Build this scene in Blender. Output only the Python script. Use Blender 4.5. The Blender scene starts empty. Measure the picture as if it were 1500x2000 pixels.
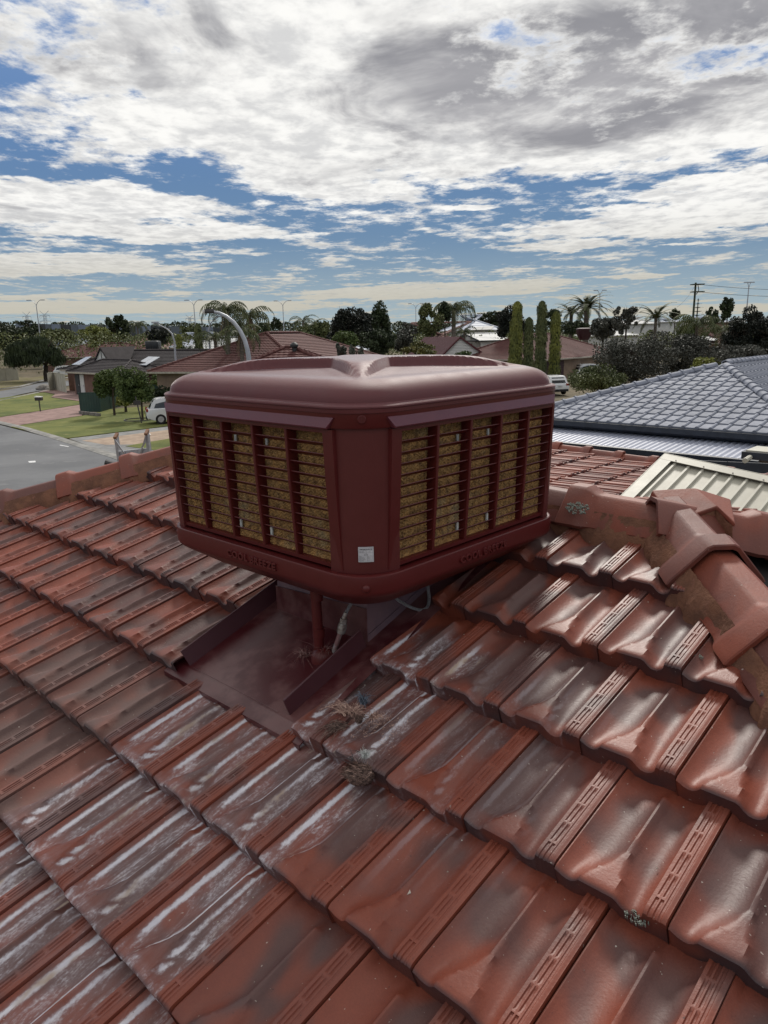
import bpy, bmesh, math, random
import numpy as np
from mathutils import Matrix, Vector

random.seed(7)
rng = np.random.default_rng(11)
scene = bpy.context.scene
COL = scene.collection
PI = math.pi

# ------------------------------------------------------------------ camera
EYE = Vector((0.0, 0.0, 5.5))
PITCH, ROLL, FPX = math.radians(13.65), math.radians(1.14), 1432.0
_fw = np.array([0, math.cos(PITCH), -math.sin(PITCH)])
_rt = np.array([1.0, 0, 0])
_dn = np.cross(_fw, _rt)
_rt2 = math.cos(ROLL) * _rt + math.sin(ROLL) * _dn
_dn2 = np.cross(_fw, _rt2)
RC = np.array([_rt2, _dn2, _fw])
cd = bpy.data.cameras.new('camera')
cam = bpy.data.objects.new('camera', cd)
COL.objects.link(cam)
cd.sensor_fit = 'HORIZONTAL'
cd.sensor_width = 36.0
cd.lens = 36.0 * FPX / 1500.0
cd.clip_start = 0.05
cd.clip_end = 6000
cm = Matrix(((RC[0][0], -RC[1][0], -RC[2][0], EYE.x),
             (RC[0][1], -RC[1][1], -RC[2][1], EYE.y),
             (RC[0][2], -RC[1][2], -RC[2][2], EYE.z), (0, 0, 0, 1)))
cam.matrix_world = cm
scene.camera = cam

# ------------------------------------------------------------------ light
SUN_AZ, SUN_EL = math.radians(12.0), math.radians(40.0)      # azimuth measured from +Y towards +X
scene.view_settings.view_transform = 'Standard'
scene.view_settings.look = 'None'
scene.view_settings.gamma = 1.0
scene.view_settings.exposure = 0.0
scene.view_settings.use_curve_mapping = False
sd = bpy.data.lights.new('sun', 'SUN')
sd.energy = 2.9
sd.angle = math.radians(9)
sd.color = (1.0, 0.95, 0.87)
sun = bpy.data.objects.new('sun', sd)
COL.objects.link(sun)
sdir = Vector((math.sin(SUN_AZ) * math.cos(SUN_EL), math.cos(SUN_AZ) * math.cos(SUN_EL), math.sin(SUN_EL)))
sun.rotation_euler = sdir.to_track_quat('Z', 'Y').to_euler()
sun.location = (0, 0, 40)


def ray(x, y):
    return RC.T @ np.array([(x - 750) / FPX, (y - 1000) / FPX, 1.0])


def at(x, y, z=0.0):
    """where the line of sight through a spot of the photograph meets the height z"""
    d = ray(x, y)
    return Vector(EYE) + Vector(d * ((z - EYE.z) / d[2]))


def atd(x, y, dist):
    d = ray(x, y)
    return Vector(EYE) + Vector(d * (dist / d[1]))


def azel(x, y):
    d = ray(x, y)
    d = d / np.linalg.norm(d)
    return math.degrees(math.atan2(d[0], d[1])), math.degrees(math.asin(d[2]))


# ---- sky: Nishita with broken altocumulus worked out on a cloud plane
world = bpy.data.worlds.new('World')
scene.world = world
world.use_nodes = True
wt = world.node_tree
wt.nodes.clear()


class NB:
    """small node-building helper"""
    def __init__(self, tree):
        self.t = tree

    def n(self, typ, **kw):
        nd = self.t.nodes.new(typ)
        for k, v in kw.items():
            setattr(nd, k, v)
        return nd

    def link(self, a, b):
        self.t.links.new(a, b)

    def setin(self, sock, v):
        if isinstance(v, bpy.types.NodeSocket):
            self.t.links.new(v, sock)
        else:
            sock.default_value = v

    def m(self, op, a, b=0.0, c=None, clamp=False):
        nd = self.n('ShaderNodeMath', operation=op)
        nd.use_clamp = clamp
        self.setin(nd.inputs[0], a)
        self.setin(nd.inputs[1], b)
        if c is not None:
            self.setin(nd.inputs[2], c)
        return nd.outputs[0]

    def sstep(self, v, a, b):
        nd = self.n('ShaderNodeMapRange')
        nd.interpolation_type = 'SMOOTHSTEP'
        self.setin(nd.inputs['Value'], v)
        self.setin(nd.inputs['From Min'], a)
        self.setin(nd.inputs['From Max'], b)
        nd.inputs['To Min'].default_value = 0
        nd.inputs['To Max'].default_value = 1
        return nd.outputs[0]

    def mix(self, f, a, b, blend='MIX'):
        nd = self.n('ShaderNodeMix', data_type='RGBA')
        nd.blend_type = blend
        self.setin(nd.inputs[0], f)
        self.setin(nd.inputs[6], a if isinstance(a, bpy.types.NodeSocket) else tuple(a) + (1,))
        self.setin(nd.inputs[7], b if isinstance(b, bpy.types.NodeSocket) else tuple(b) + (1,))
        return nd.outputs[2]

    def noise(self, vec, scale, detail=4, rough=0.5, dist=0.0, lac=2.0, dim='3D'):
        nd = self.n('ShaderNodeTexNoise')
        nd.noise_dimensions = dim
        nd.inputs['Scale'].default_value = scale
        nd.inputs['Detail'].default_value = detail
        nd.inputs['Roughness'].default_value = rough
        nd.inputs['Distortion'].default_value = dist
        nd.inputs['Lacunarity'].default_value = lac
        if vec is not None:
            self.link(vec, nd.inputs['Vector'])
        return nd.outputs['Fac']

    def sep(self, vec):
        nd = self.n('ShaderNodeSeparateXYZ')
        self.link(vec, nd.inputs[0])
        return nd.outputs

    def comb(self, x, y, z):
        nd = self.n('ShaderNodeCombineXYZ')
        for i, v in enumerate((x, y, z)):
            self.setin(nd.inputs[i], v)
        return nd.outputs[0]

    def mapv(self, vec, scale=(1, 1, 1), loc=(0, 0, 0), rot=(0, 0, 0)):
        nd = self.n('ShaderNodeMapping')
        self.link(vec, nd.inputs[0])
        nd.inputs['Location'].default_value = loc
        nd.inputs['Rotation'].default_value = rot
        nd.inputs['Scale'].default_value = scale
        return nd.outputs[0]


def build_sky():
    b = NB(wt)
    out = b.n('ShaderNodeOutputWorld')
    bg = b.n('ShaderNodeBackground')
    bg.inputs['Strength'].default_value = 0.1
    b.link(bg.outputs[0], out.inputs[0])
    tc = b.n('ShaderNodeTexCoord').outputs['Generated']
    sky = b.n('ShaderNodeTexSky', sky_type='NISHITA')
    sky.sun_disc = False
    sky.sun_elevation = SUN_EL
    sky.sun_rotation = SUN_AZ
    sky.altitude = 20
    sky.air_density = 1.0
    sky.dust_density = 0.6
    sky.ozone_density = 2.0
    x, y, z = b.sep(tc)
    el = b.m('MULTIPLY', b.m('ARCSINE', z), 180 / PI)
    az = b.m('MULTIPLY', b.m('ARCTAN2', x, y), 180 / PI)
    zz = b.m('ADD', b.m('ABSOLUTE', z), 0.045)
    px = b.m('DIVIDE', x, zz)
    py = b.m('DIVIDE', y, zz)
    P = b.comb(px, py, 0.0)
    Pd = b.comb(b.m('MULTIPLY', px, 1.0), b.m('MULTIPLY', py, 0.8), 3.7)
    big = b.noise(Pd, 0.55, 5, 0.55, 0.3)
    mid = b.noise(Pd, 1.6, 7, 0.60, 0.25)
    fine = b.noise(Pd, 7.5, 5, 0.65, 0.1)

    # warp of azimuth / elevation so that the patch outlines are not ellipses
    wa = b.m('MULTIPLY', b.m('SUBTRACT', b.noise(P, 0.9, 4, 0.6), 0.5), 9.0)
    we = b.m('MULTIPLY', b.m('SUBTRACT', b.noise(b.mapv(P, loc=(9, 4, 2)), 1.3, 5, 0.6), 0.5), 3.0)
    a2 = b.m('ADD', az, wa)
    e2 = b.m('ADD', el, b.m('MULTIPLY', we, b.m('MULTIPLY', el, 0.1, clamp=False)))

    def ell(a0, e0, ra, re, tilt=0.0, amp=1.0):
        da = b.m('SUBTRACT', a2, a0)
        de = b.m('SUBTRACT', e2, b.m('ADD', b.m('MULTIPLY', da, tilt), e0))
        da = b.m('DIVIDE', da, ra)
        de = b.m('DIVIDE', de, re)
        r2 = b.m('ADD', b.m('MULTIPLY', da, da), b.m('MULTIPLY', de, de))
        return b.m('MULTIPLY', b.m('SUBTRACT', 1.0, r2), amp)

    def px_ell(cx, cy, rx, ry, tilt=0.0, amp=1.0):
        a0, e0 = azel(cx, cy)
        return ell(a0, e0, rx / 27.5, ry / 26.0, tilt, amp)
    patches = [
        px_ell(910, 110, 790, 215, 0.0, 1.0), px_ell(740, 290, 420, 92, 0.0, 1.0),
        px_ell(430, 170, 360, 130, 0.0, .9), px_ell(1380, 150, 560, 150, 0.0, 1.0),
        px_ell(90, 395, 380, 38, 0.0, .9), px_ell(330, 455, 300, 22, 0.0, .8), px_ell(60, 200, 120, 60, 0.0, .35),
        px_ell(110, 518, 240, 20, 0.0, .9), px_ell(340, 525, 80, 6, 0.0, .6), px_ell(60, 60, 130, 50, 0, .25),
        px_ell(1330, 428, 360, 30, 0.03, .9), px_ell(1430, 365, 230, 22, 0.03, .8), px_ell(1100, 478, 110, 8, 0, .8),
        px_ell(910, 410, 70, 6, 0, .5), px_ell(1330, 476, 60, 4, 0, .5),
        px_ell(840, 566, 330, 16, 0.012, 1.0), px_ell(200, 600, 560, 14, 0.0, .85), px_ell(110, 580, 110, 5, 0, .8),
        px_ell(340, 572, 70, 3, 0, .6), px_ell(1250, 540, 90, 4, 0, .5), px_ell(1400, 604, 330, 10, 0, .5),
    ]
    f = patches[0]
    for q in patches[1:]:
        f = b.m('MAXIMUM', f, q)
    # unseen sky: deck goes on overhead, cloud thinned behind the viewer so noses darken
    deck = b.m('MULTIPLY', b.sstep(el, 19.0, 27.0), b.m('SUBTRACT', b.m('MULTIPLY', big, 4.0), 1.35))
    side = b.m('MULTIPLY', b.sstep(b.m('ABSOLUTE', az), 31.0, 40.0), b.m('SUBTRACT', b.m('MULTIPLY', big, 4.0), 2.0))
    f = b.m('MAXIMUM', f, b.m('MAXIMUM', deck, side))
    f = b.m('MAXIMUM', f, -1.6)
    f = b.m('MINIMUM', b.m('MULTIPLY', f, 1.7), 0.95)
    dens = b.m('ADD', f, b.m('MULTIPLY', b.m('SUBTRACT', mid, 0.5), 3.0))
    dens = b.m('ADD', dens, b.m('MULTIPLY', b.m('SUBTRACT', fine, 0.5), 1.8))
    dens = b.m('SUBTRACT', dens, b.m('MULTIPLY', b.sstep(f, -0.1, -1.0), 0.85))
    mask = b.sstep(dens, -0.05, 0.55)
    # thickness (grey bellies) in the upper part
    g1 = px_ell(1180, 150, 620, 120, 0.0, 1.25)
    g2 = px_ell(330, 110, 330, 90, 0, .45)
    g3 = px_ell(820, 190, 300, 70, 0, .8)
    g4 = px_ell(1420, 60, 420, 110, 0, 1.1)
    g = b.m('MAXIMUM', b.m('MAXIMUM', g1, g2), b.m('MAXIMUM', g3, g4))
    gd = b.m('MULTIPLY', b.sstep(el, 20.0, 28.0), b.m('SUBTRACT', b.m('MULTIPLY', big, 4.0), 1.9))
    g = b.m('MAXIMUM', b.m('MAXIMUM', g, gd), -1.0)
    n2 = b.noise(b.mapv(Pd, loc=(3, 1, 8)), 1.5, 6, 0.6, 0.5)
    thick = b.sstep(b.m('ADD', g, b.m('MULTIPLY', b.m('SUBTRACT', n2, 0.5), 3.0)), 0.15, 1.0)
    thick = b.m('MULTIPLY', thick, b.sstep(dens, 0.25, 0.9))
    puff = b.m('ADD', b.m('MULTIPLY', b.noise(b.mapv(Pd, loc=(1, 7, 3)), 9.0, 4, 0.6, 0.2), 0.6), b.m('MULTIPLY', b.noise(b.mapv(Pd, loc=(1, 7, 3)), 2.6, 4, 0.6, 0.2), 0.4))
    white = b.mix(b.sstep(puff, 0.36, 0.6), (6.9, 6.9, 6.9), (9.9, 9.8, 9.5))
    warm = b.mix(b.sstep(el, 1.0, 9.0), (5.9, 5.4, 4.3), white)
    grey = b.mix(b.sstep(n2, 0.35, 0.7), (4.3, 4.25, 4.45), (2.9, 2.9, 3.15))
    cl = b.mix(thick, warm, grey)
    hs = b.n('ShaderNodeHueSaturation')
    hs.inputs['Saturation'].default_value = 0.95
    hs.inputs['Value'].default_value = 1.0
    b.link(sky.outputs[0], hs.inputs['Color'])
    skyc = b.mix(1.0, hs.outputs[0], (SKY_K[0], SKY_K[1], SKY_K[2]), 'MULTIPLY')
    # pale air towards the horizon
    skyc = b.mix(b.sstep(el, 30.0, 10.0), skyc, b.mix(b.sstep(el, 3.0, 17.0), (1.75, 2.85, 4.2), (1.05, 2.15, 4.4)))
    haze = b.sstep(el, 7.5, -0.5)
    skyc = b.mix(haze, skyc, (4.0, 4.9, 5.2))
    col = b.mix(b.m('MULTIPLY', mask, b.m('ADD', 0.82, b.m('MULTIPLY', b.sstep(el, 2, 10), 0.18))), skyc, cl)
    b.link(col, bg.inputs['Color'])


SKY_K = (0.8, 0.85, 0.95)
build_sky()

# ------------------------------------------------------------------ helpers
WM = {}


def link(o):
    COL.objects.link(o)
    return o


def tag(o, label=None, cat=None, group=None, kind=None):
    if label:
        o['label'] = label
    if cat:
        o['category'] = cat
    if group:
        o['group'] = group
    if kind:
        o['kind'] = kind
    return o


def setm(o, M, parent=None):
    """place o at world matrix M under parent"""
    M = Matrix(M)
    if parent is not None:
        o.parent = parent
        o.matrix_parent_inverse = Matrix.Identity(4)
        o.matrix_basis = WM[parent.name].inverted() @ M
    else:
        o.matrix_basis = M
    WM[o.name] = M
    return o


def T(x, y=None, z=None):
    if y is None:
        return Matrix.Translation(Vector(x))
    return Matrix.Translation((x, y, z))


def RZ(a):
    return Matrix.Rotation(a, 4, 'Z')


def thing(name, label, cat, loc=(0, 0, 0), rotz=0.0, group=None, M=None):
    o = link(bpy.data.objects.new(name, None))
    o.empty_display_size = 0.3
    setm(o, M if M is not None else T(loc) @ RZ(rotz))
    return tag(o, label, cat, group)


class MB:
    """collects faces for one mesh"""
    def __init__(self):
        self.v = []
        self.f = []

    def add(self, vs, fs):
        k = len(self.v)
        self.v.extend([tuple(p) for p in vs])
        self.f.extend([tuple(i + k for i in q) for q in fs])

    def box(self, c, s, M=None, bev=0):
        cx, cy, cz = c
        hx, hy, hz = s[0] / 2, s[1] / 2, s[2] / 2
        vs = [Vector((cx + a * hx, cy + b_ * hy, cz + d * hz)) for a in (-1, 1) for b_ in (-1, 1) for d in (-1, 1)]
        if M is not None:
            vs = [M @ p for p in vs]
        self.add(vs, [(0, 1, 3, 2), (4, 6, 7, 5), (0, 4, 5, 1), (2, 3, 7, 6), (0, 2, 6, 4), (1, 5, 7, 3)])

    def tube(self, pts, r, n=8, cap=True):
        pts = [Vector(p) for p in pts]
        rs = r if isinstance(r, (list, tuple)) else [r] * len(pts)
        rings = []
        up = None
        for i, p in enumerate(pts):
            d = (pts[min(i + 1, len(pts) - 1)] - pts[max(i - 1, 0)])
            if d.length < 1e-9:
                d = Vector((0, 0, 1))
            d.normalize()
            if up is None:
                up = Vector((1, 0, 0)) if abs(d.x) < .8 else Vector((0, 1, 0))
            s = d.cross(up)
            s.normalize()
            up = s.cross(d)
            rings.append([p + (s * math.cos(2 * PI * k / n) + up * math.sin(2 * PI * k / n)) * rs[i] for k in range(n)])
        vs = [q for rg in rings for q in rg]
        fs = []
        for i in range(len(pts) - 1):
            for k in range(n):
                k2 = (k + 1) % n
                fs.append((i * n + k, i * n + k2, (i + 1) * n + k2, (i + 1) * n + k))
        if cap:
            fs.append(tuple(range(n - 1, -1, -1)))
            fs.append(tuple((len(pts) - 1) * n + k for k in range(n)))
        self.add(vs, fs)

    def loft(self, rings, cap0=True, cap1=True, closed=True):
        n = len(rings[0])
        vs = [q for rg in rings for q in rg]
        fs = []
        for i in range(len(rings) - 1):
            for k in range(n if closed else n - 1):
                k2 = (k + 1) % n
                fs.append((i * n + k, i * n + k2, (i + 1) * n + k2, (i + 1) * n + k))
        if cap0:
            fs.append(tuple(range(n - 1, -1, -1)))
        if cap1:
            fs.append(tuple((len(rings) - 1) * n + k for k in range(n)))
        self.add(vs, fs)

    def prism(self, poly, d0, d1, M=None):
        """poly in xy extruded from z=d0 to z=d1"""
        n = len(poly)
        vs = [Vector((p[0], p[1], d0)) for p in poly] + [Vector((p[0], p[1], d1)) for p in poly]
        if M is not None:
            vs = [M @ q for q in vs]
        fs = [tuple(range(n - 1, -1, -1)), tuple(range(n, 2 * n))]
        fs += [(i, (i + 1) % n, n + (i + 1) % n, n + i) for i in range(n)]
        self.add(vs, fs)

    def mesh(self, name, mat, smooth=None):
        me = bpy.data.meshes.new(name)
        me.from_pydata(self.v, [], self.f)
        me.update()
        if mat is not None:
            for mm in (mat if isinstance(mat, (list, tuple)) else [mat]):
                me.materials.append(mm)
        if smooth is not None:
            me.shade_smooth()
            me.set_sharp_from_angle(angle=math.radians(smooth))
        return me

    def obj(self, name, mat, parent=None, M=None, smooth=None, kind=None, label=None):
        return mobj(name, self.mesh(name, mat, smooth), parent, M, kind, label)


def mobj(name, me, parent=None, M=None, kind=None, label=None):
    o = link(bpy.data.objects.new(name, me))
    if M is None:
        M = WM[parent.name] if parent is not None else Matrix.Identity(4)
    setm(o, M, parent)
    if kind:
        o['kind'] = kind
    if label:
        o['label'] = label
    return o


def bevel_obj(o, w, seg=2, ang=30):
    md = o.modifiers.new('bevel', 'BEVEL')
    md.width = w
    md.segments = seg
    md.limit_method = 'ANGLE'
    md.angle_limit = math.radians(ang)
    return o


def clip_mesh(me, planes, name=None):
    """keep the part of a mesh on the inner side of every plane (co, no): keeps (p-co).no < 0"""
    bm = bmesh.new()
    bm.from_mesh(me)
    for co, no in planes:
        bmesh.ops.bisect_plane(bm, geom=bm.verts[:] + bm.edges[:] + bm.faces[:], plane_co=co, plane_no=no, clear_outer=True)
    if not bm.faces:
        bm.free()
        return None
    m2 = bpy.data.meshes.new(name or me.name)
    bm.to_mesh(m2)
    bm.free()
    for mm in me.materials:
        m2.materials.append(mm)
    return m2


# ------------------------------------------------------------------ materials
def mat(name, c1, c2=None, scale=6.0, rough=0.6, spec=0.4, bump=0.0, bscale=60.0, metal=0.0, detail=5, coat=0.0,
        stretch=(1, 1, 1), c3=None, lo=0.38, hi=0.64, brick=None, rvar=0.0):
    m = bpy.data.materials.new(name)
    m.use_nodes = True
    b = NB(m.node_tree)
    bs = m.node_tree.nodes['Principled BSDF']
    tc = b.n('ShaderNodeTexCoord').outputs['Object']
    inf = b.n('ShaderNodeObjectInfo').outputs['Random']
    vec = b.n('ShaderNodeVectorMath', operation='ADD')
    b.link(b.mapv(tc, scale=stretch), vec.inputs[0])
    b.link(b.comb(b.m('MULTIPLY', inf, 37.0), b.m('MULTIPLY', inf, 91.0), b.m('MULTIPLY', inf, 13.0)), vec.inputs[1])
    v = vec.outputs[0]
    c2 = c2 if c2 is not None else tuple(q * 0.72 for q in c1)
    n = b.noise(v, scale, detail, 0.6)
    col = b.mix(b.sstep(n, lo, hi), c1, c2)
    if c3 is not None:
        n3 = b.noise(v, scale * 3.7, 4, 0.65)
        col = b.mix(b.sstep(n3, 0.56, 0.72), col, c3)
    if rvar:
        k = b.m('ADD', 1.0 - rvar, b.m('MULTIPLY', inf, 2 * rvar))
        col = b.mix(1.0, col, b.comb(k, k, k), 'MULTIPLY')
    b.link(col, bs.inputs['Base Color'])
    rn = b.noise(v, scale * 2.3, 3, 0.6)
    b.link(b.m('ADD', rough - 0.08, b.m('MULTIPLY', rn, 0.16)), bs.inputs['Roughness'])
    bs.inputs['Specular IOR Level'].default_value = spec
    bs.inputs['Metallic'].default_value = metal
    bs.inputs['Coat Weight'].default_value = coat
    if bump:
        bp = b.n('ShaderNodeBump')
        bp.inputs['Strength'].default_value = bump
        bp.inputs['Distance'].default_value = 0.01
        b.link(b.noise(v, bscale, 4, 0.6), bp.inputs['Height'])
        b.link(bp.outputs[0], bs.inputs['Normal'])
    return m

# ================================================================== THE ROOF IN THE FOREGROUND
AZ, SL = math.radians(43.5), math.radians(18.5)
HX = Vector((math.sin(AZ), math.cos(AZ), 0))          # uphill, horizontal
HY = Vector((-math.cos(AZ), math.sin(AZ), 0))         # along the courses, to the left
UP = Vector((0, 0, 1))
US = HX * math.cos(SL) + UP * math.sin(SL)            # up the slope
NS = (-HY).cross(US).normalized()
TW, TG = 0.26, 0.3615
O0 = EYE + Vector((2.361, 10.09, -3.395)) * TW
ROOF = Matrix(((-HY.x, US.x, NS.x, O0.x), (-HY.y, US.y, NS.y, O0.y), (-HY.z, US.z, NS.z, O0.z), (0, 0, 0, 1)))
HOUSE_RZ = math.radians(46.5)


def ruv(u, v, n=0.0):
    return ROOF @ Vector((u, v, n))


house = thing('house', 'house under the red terracotta tiled hip roof that fills the foreground',
              'house', (O0.x, O0.y, 1.3), HOUSE_RZ)


def smooth(t):
    t = max(0.0, min(1.0, t))
    return t * t * (3 - 2 * t)


# ---- glazed terracotta, with the flashing blotches and the lime run-off below the tray
def terracotta(name, k=1.0, blot=1.0, stains=False, roofobj=None, rough=0.41, flat=False):
    m = bpy.data.materials.new(name)
    m.use_nodes = True
    b = NB(m.node_tree)
    bs = m.node_tree.nodes['Principled BSDF']
    tc = b.n('ShaderNodeTexCoord').outputs['Object']
    rnd = b.n('ShaderNodeObjectInfo').outputs['Random']
    off = b.comb(b.m('MULTIPLY', rnd, 53.0), b.m('MULTIPLY', rnd, 17.0), b.m('MULTIPLY', rnd, 29.0))
    va = b.n('ShaderNodeVectorMath', operation='ADD')
    b.link(tc, va.inputs[0])
    b.link(off, va.inputs[1])
    v = va.outputs[0]
    n1 = b.noise(b.mapv(v, scale=(1.2, 0.8, 1.2)), 4.8, 2, 0.5, 0.5)
    n2 = b.noise(v, 22.0, 4, 0.6)
    n3 = b.noise(v, 260.0, 3, 0.6)
    red = b.mix(n2, (0.190 * k, 0.042 * k, 0.024 * k), (0.265 * k, 0.068 * k, 0.038 * k))
    red = b.mix(b.m('MULTIPLY', b.sstep(rnd, 0.45, 1.0), 0.55), red, (0.13 * k, 0.045 * k, 0.038 * k))
    dark = b.mix(n2, (0.046, 0.033, 0.036), (0.080, 0.056, 0.055))
    amount = b.m('ADD', b.m('MULTIPLY', rnd, 0.14), 0.45)
    tx, ty, tz = b.sep(tc)
    mid_ = b.m('MULTIPLY', b.m('MULTIPLY', b.sstep(tx, 0.0, 0.07), b.sstep(tx, 0.23, 0.17)), b.m('MULTIPLY', b.sstep(ty, 0.03, 0.16), b.sstep(ty, 0.40, 0.28)))
    n1 = b.m('ADD', n1, b.m('MULTIPLY', b.m('SUBTRACT', mid_, 0.45), 0.16 if not flat else 0.0))
    fl = b.sstep(n1, b.m('SUBTRACT', 0.90, amount), b.m('SUBTRACT', 1.14, amount))
    col = b.mix(b.m('MULTIPLY', fl, 0.72 * blot), red, dark)
    xx, yy, zz = b.sep(tc)
    if not flat:
        # the butt end of many tiles was flashed nearly black in the kiln
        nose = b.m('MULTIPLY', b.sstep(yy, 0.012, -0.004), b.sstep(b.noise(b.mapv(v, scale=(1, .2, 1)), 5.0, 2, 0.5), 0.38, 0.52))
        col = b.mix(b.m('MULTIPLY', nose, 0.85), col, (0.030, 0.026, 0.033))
    gk = b.m('ADD', 0.80, b.m('MULTIPLY', n3, 0.40))
    col = b.mix(1.0, col, b.comb(gk, gk, gk), 'MULTIPLY')
    speck = b.sstep(b.noise(v, 95.0, 2, 0.5), 0.735, 0.765)
    col = b.mix(b.m('MULTIPLY', speck, 0.6), col, (0.50, 0.45, 0.40))
    pit = b.sstep(b.noise(v, 140.0, 2, 0.5), 0.27, 0.24)
    col = b.mix(b.m('MULTIPLY', pit, 0.7), col, (0.03, 0.02, 0.02))
    rg = b.m('ADD', rough, b.m('MULTIPLY', n2, 0.16))
    if stains:
        to = b.n('ShaderNodeTexCoord')
        to.object = roofobj
        ru, rv, rn = b.sep(to.outputs['Object'])
        fa = b.n('ShaderNodeAttribute', attribute_name='flow').outputs['Fac']
        rvec = to.outputs['Object']
        wob = b.m('MULTIPLY', b.m('SUBTRACT', b.noise(rvec, 5.0, 3, 0.6), 0.5), 0.16)
        uu = b.m('ADD', ru, wob)
        reg = b.m('MULTIPLY', b.sstep(ru, -0.86, -0.80), b.sstep(uu, 0.14, 0.0))
        reg = b.m('MULTIPLY', reg, b.sstep(b.m('ADD', rv, wob), -0.42, -0.60))
        reg = b.m('MULTIPLY', reg, b.m('ADD', 0.72, b.m('MULTIPLY', b.sstep(rv, -0.95, -1.1), 0.28)))
        reg2 = b.m('MULTIPLY', b.m('MULTIPLY', b.sstep(uu, 0.85, 0.15), b.sstep(uu, 0.0, 0.2)), b.m('MULTIPLY', b.sstep(rv, -.4, -.6), b.sstep(rv, -1.5, -1.1)))
        reg = b.m('MAXIMUM', reg, b.m('MULTIPLY', reg2, 0.25))
        st = b.noise(b.mapv(rvec, scale=(26, 4.5, 26)), 1.0, 6, 0.70, 0.8)
        gr = b.noise(b.mapv(rvec, scale=(150, 80, 150)), 1.0, 4, 0.7)
        amt = b.m('ADD', b.m('MULTIPLY', fa, 0.60), b.m('MULTIPLY', st, 0.75))
        amt = b.m('ADD', amt, b.m('MULTIPLY', b.m('SUBTRACT', gr, 0.5), 0.55))
        lime = b.m('MULTIPLY', b.sstep(amt, 0.52, 0.86), b.sstep(reg, 0.02, 0.75))
        film = b.m('MULTIPLY', b.sstep(b.m('ADD', b.m('MULTIPLY', st, .7), b.m('MULTIPLY', fa, 0.4)), 0.28, 0.62), reg)
        col = b.mix(b.m('MULTIPLY', film, 0.50), col, (0.28, 0.225, 0.24))
        lc = b.mix(b.noise(b.mapv(rvec, scale=(40, 9, 40)), 1.0, 3, 0.6), (0.48, 0.47, 0.55), (0.86, 0.85, 0.88))
        lc = b.mix(b.sstep(b.noise(b.mapv(rvec, scale=(16, 5, 16)), 1.0, 3, 0.6), 0.50, 0.66), lc, (0.42, 0.33, 0.26))
        col = b.mix(b.m('MULTIPLY', lime, 0.88), col, lc)
        # grey-green dust film on the tiles left of the run-off
        d = b.m('MULTIPLY', b.m('MULTIPLY', b.sstep(uu, -1.95, -1.55), b.sstep(ru, -0.80, -0.86)), b.sstep(rv, -1.02, -1.25))
        d = b.m('MULTIPLY', d, b.m('ADD', 0.35, b.m('MULTIPLY', st, 0.7)))
        col = b.mix(b.m('MULTIPLY', d, 0.42), col, (0.145, 0.100, 0.086))
        rg = b.m('ADD', rg, b.m('MULTIPLY', b.m('MAXIMUM', lime, d), 0.35))
    b.link(col, bs.inputs['Base Color'])
    b.link(rg, bs.inputs['Roughness'])
    bs.inputs['Specular IOR Level'].default_value = 0.42
    bp = b.n('ShaderNodeBump')
    bp.inputs['Strength'].default_value = 0.22
    bp.inputs['Distance'].default_value = 0.004
    h = b.m('ADD', b.noise(v, 120.0, 5, 0.65), b.m('MULTIPLY', b.noise(v, 22.0, 3, 0.5), 0.8))
    b.link(h, bp.inputs['Height'])
    b.link(bp.outputs[0], bs.inputs['Normal'])
    return m


M_mortar = mat('old_mortar', (0.200, 0.095, 0.060), (0.130, 0.064, 0.044), 9, 0.95, 0.15, 0.5, 70, c3=(0.22, 0.10, 0.07))
M_sark = mat('sarking', (0.025, 0.02, 0.02), rough=0.9)

# dark underlay: the four planes of the hip roof, a little below the tiles
RU0, RU1, RV = -2.83, 0.33, 0.40
VE = -2.6
P_ridgeL, P_ridgeR = (RU0, RV), (RU1, RV)
P_eaveR = (RU1 + 0.948 * (RV - VE), VE)
P_eaveL = (RU0 - 0.80 * (RV - VE), VE)
mb = MB()
a, c, d_, e = ruv(*P_ridgeL, -.03), ruv(*P_ridgeR, -.03), ruv(*P_eaveR, -.03), ruv(*P_eaveL, -.03)
ez = d_.z
half = (RV - VE) * math.cos(SL)
b1 = d_ + HX * 2 * half
b2 = e + HX * 2 * half
mb.add([a, c, d_, e, b1, b2], [(3, 2, 1, 0), (2, 4, 1), (4, 5, 0, 1), (5, 3, 0)])
base_me = mb.mesh('roof_underlay', M_sark)
base_me.transform(ROOF.inverted())
roof_base = mobj('roof_underlay', base_me, house, ROOF)
# walls and gutter under the eaves
M_brick = mat('cream_brick', (0.36, 0.27, 0.20), (0.28, 0.20, 0.15), 9, 0.9, 0.2, 0.5, 60)
M_gut = mat('maroon_metal', (0.12, 0.03, 0.03), rough=0.45)
ins = 0.45
cs = [d_ + HX * ins + HY * ins, b1 - HX * ins + HY * ins, b2 - HX * ins - HY * ins, e + HX * ins - HY * ins]
mb = MB()
mb.loft([[Vector((q.x, q.y, 0.9)) for q in cs], [Vector((q.x, q.y, ez)) for q in cs]])
mb.obj('wall', M_brick, house, Matrix.Identity(4))
es = [d_, b1, b2, e]
mb = MB()
for i in range(4):
    p, q = es[i], es[(i + 1) % 4]
    dr = (q - p).normalized()
    out = dr.cross(UP)
    out = -out if out.dot((p + q) / 2 - (es[0] + es[2]) / 2) < 0 else out
    ring = [(0, 0), (0.11, 0), (0.11, -0.11), (0, -0.11)]
    mb.loft([[p + out * x_ + UP * (z_ - .015) for x_, z_ in ring], [q + out * x_ + UP * (z_ - .015) for x_, z_ in ring]])
mb.obj('gutter', M_gut, house, Matrix.Identity(4))

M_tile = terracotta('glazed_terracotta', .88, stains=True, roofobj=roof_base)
M_cap = terracotta('terracotta_cap', .88, 0.45, rough=0.5, flat=True)

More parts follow.
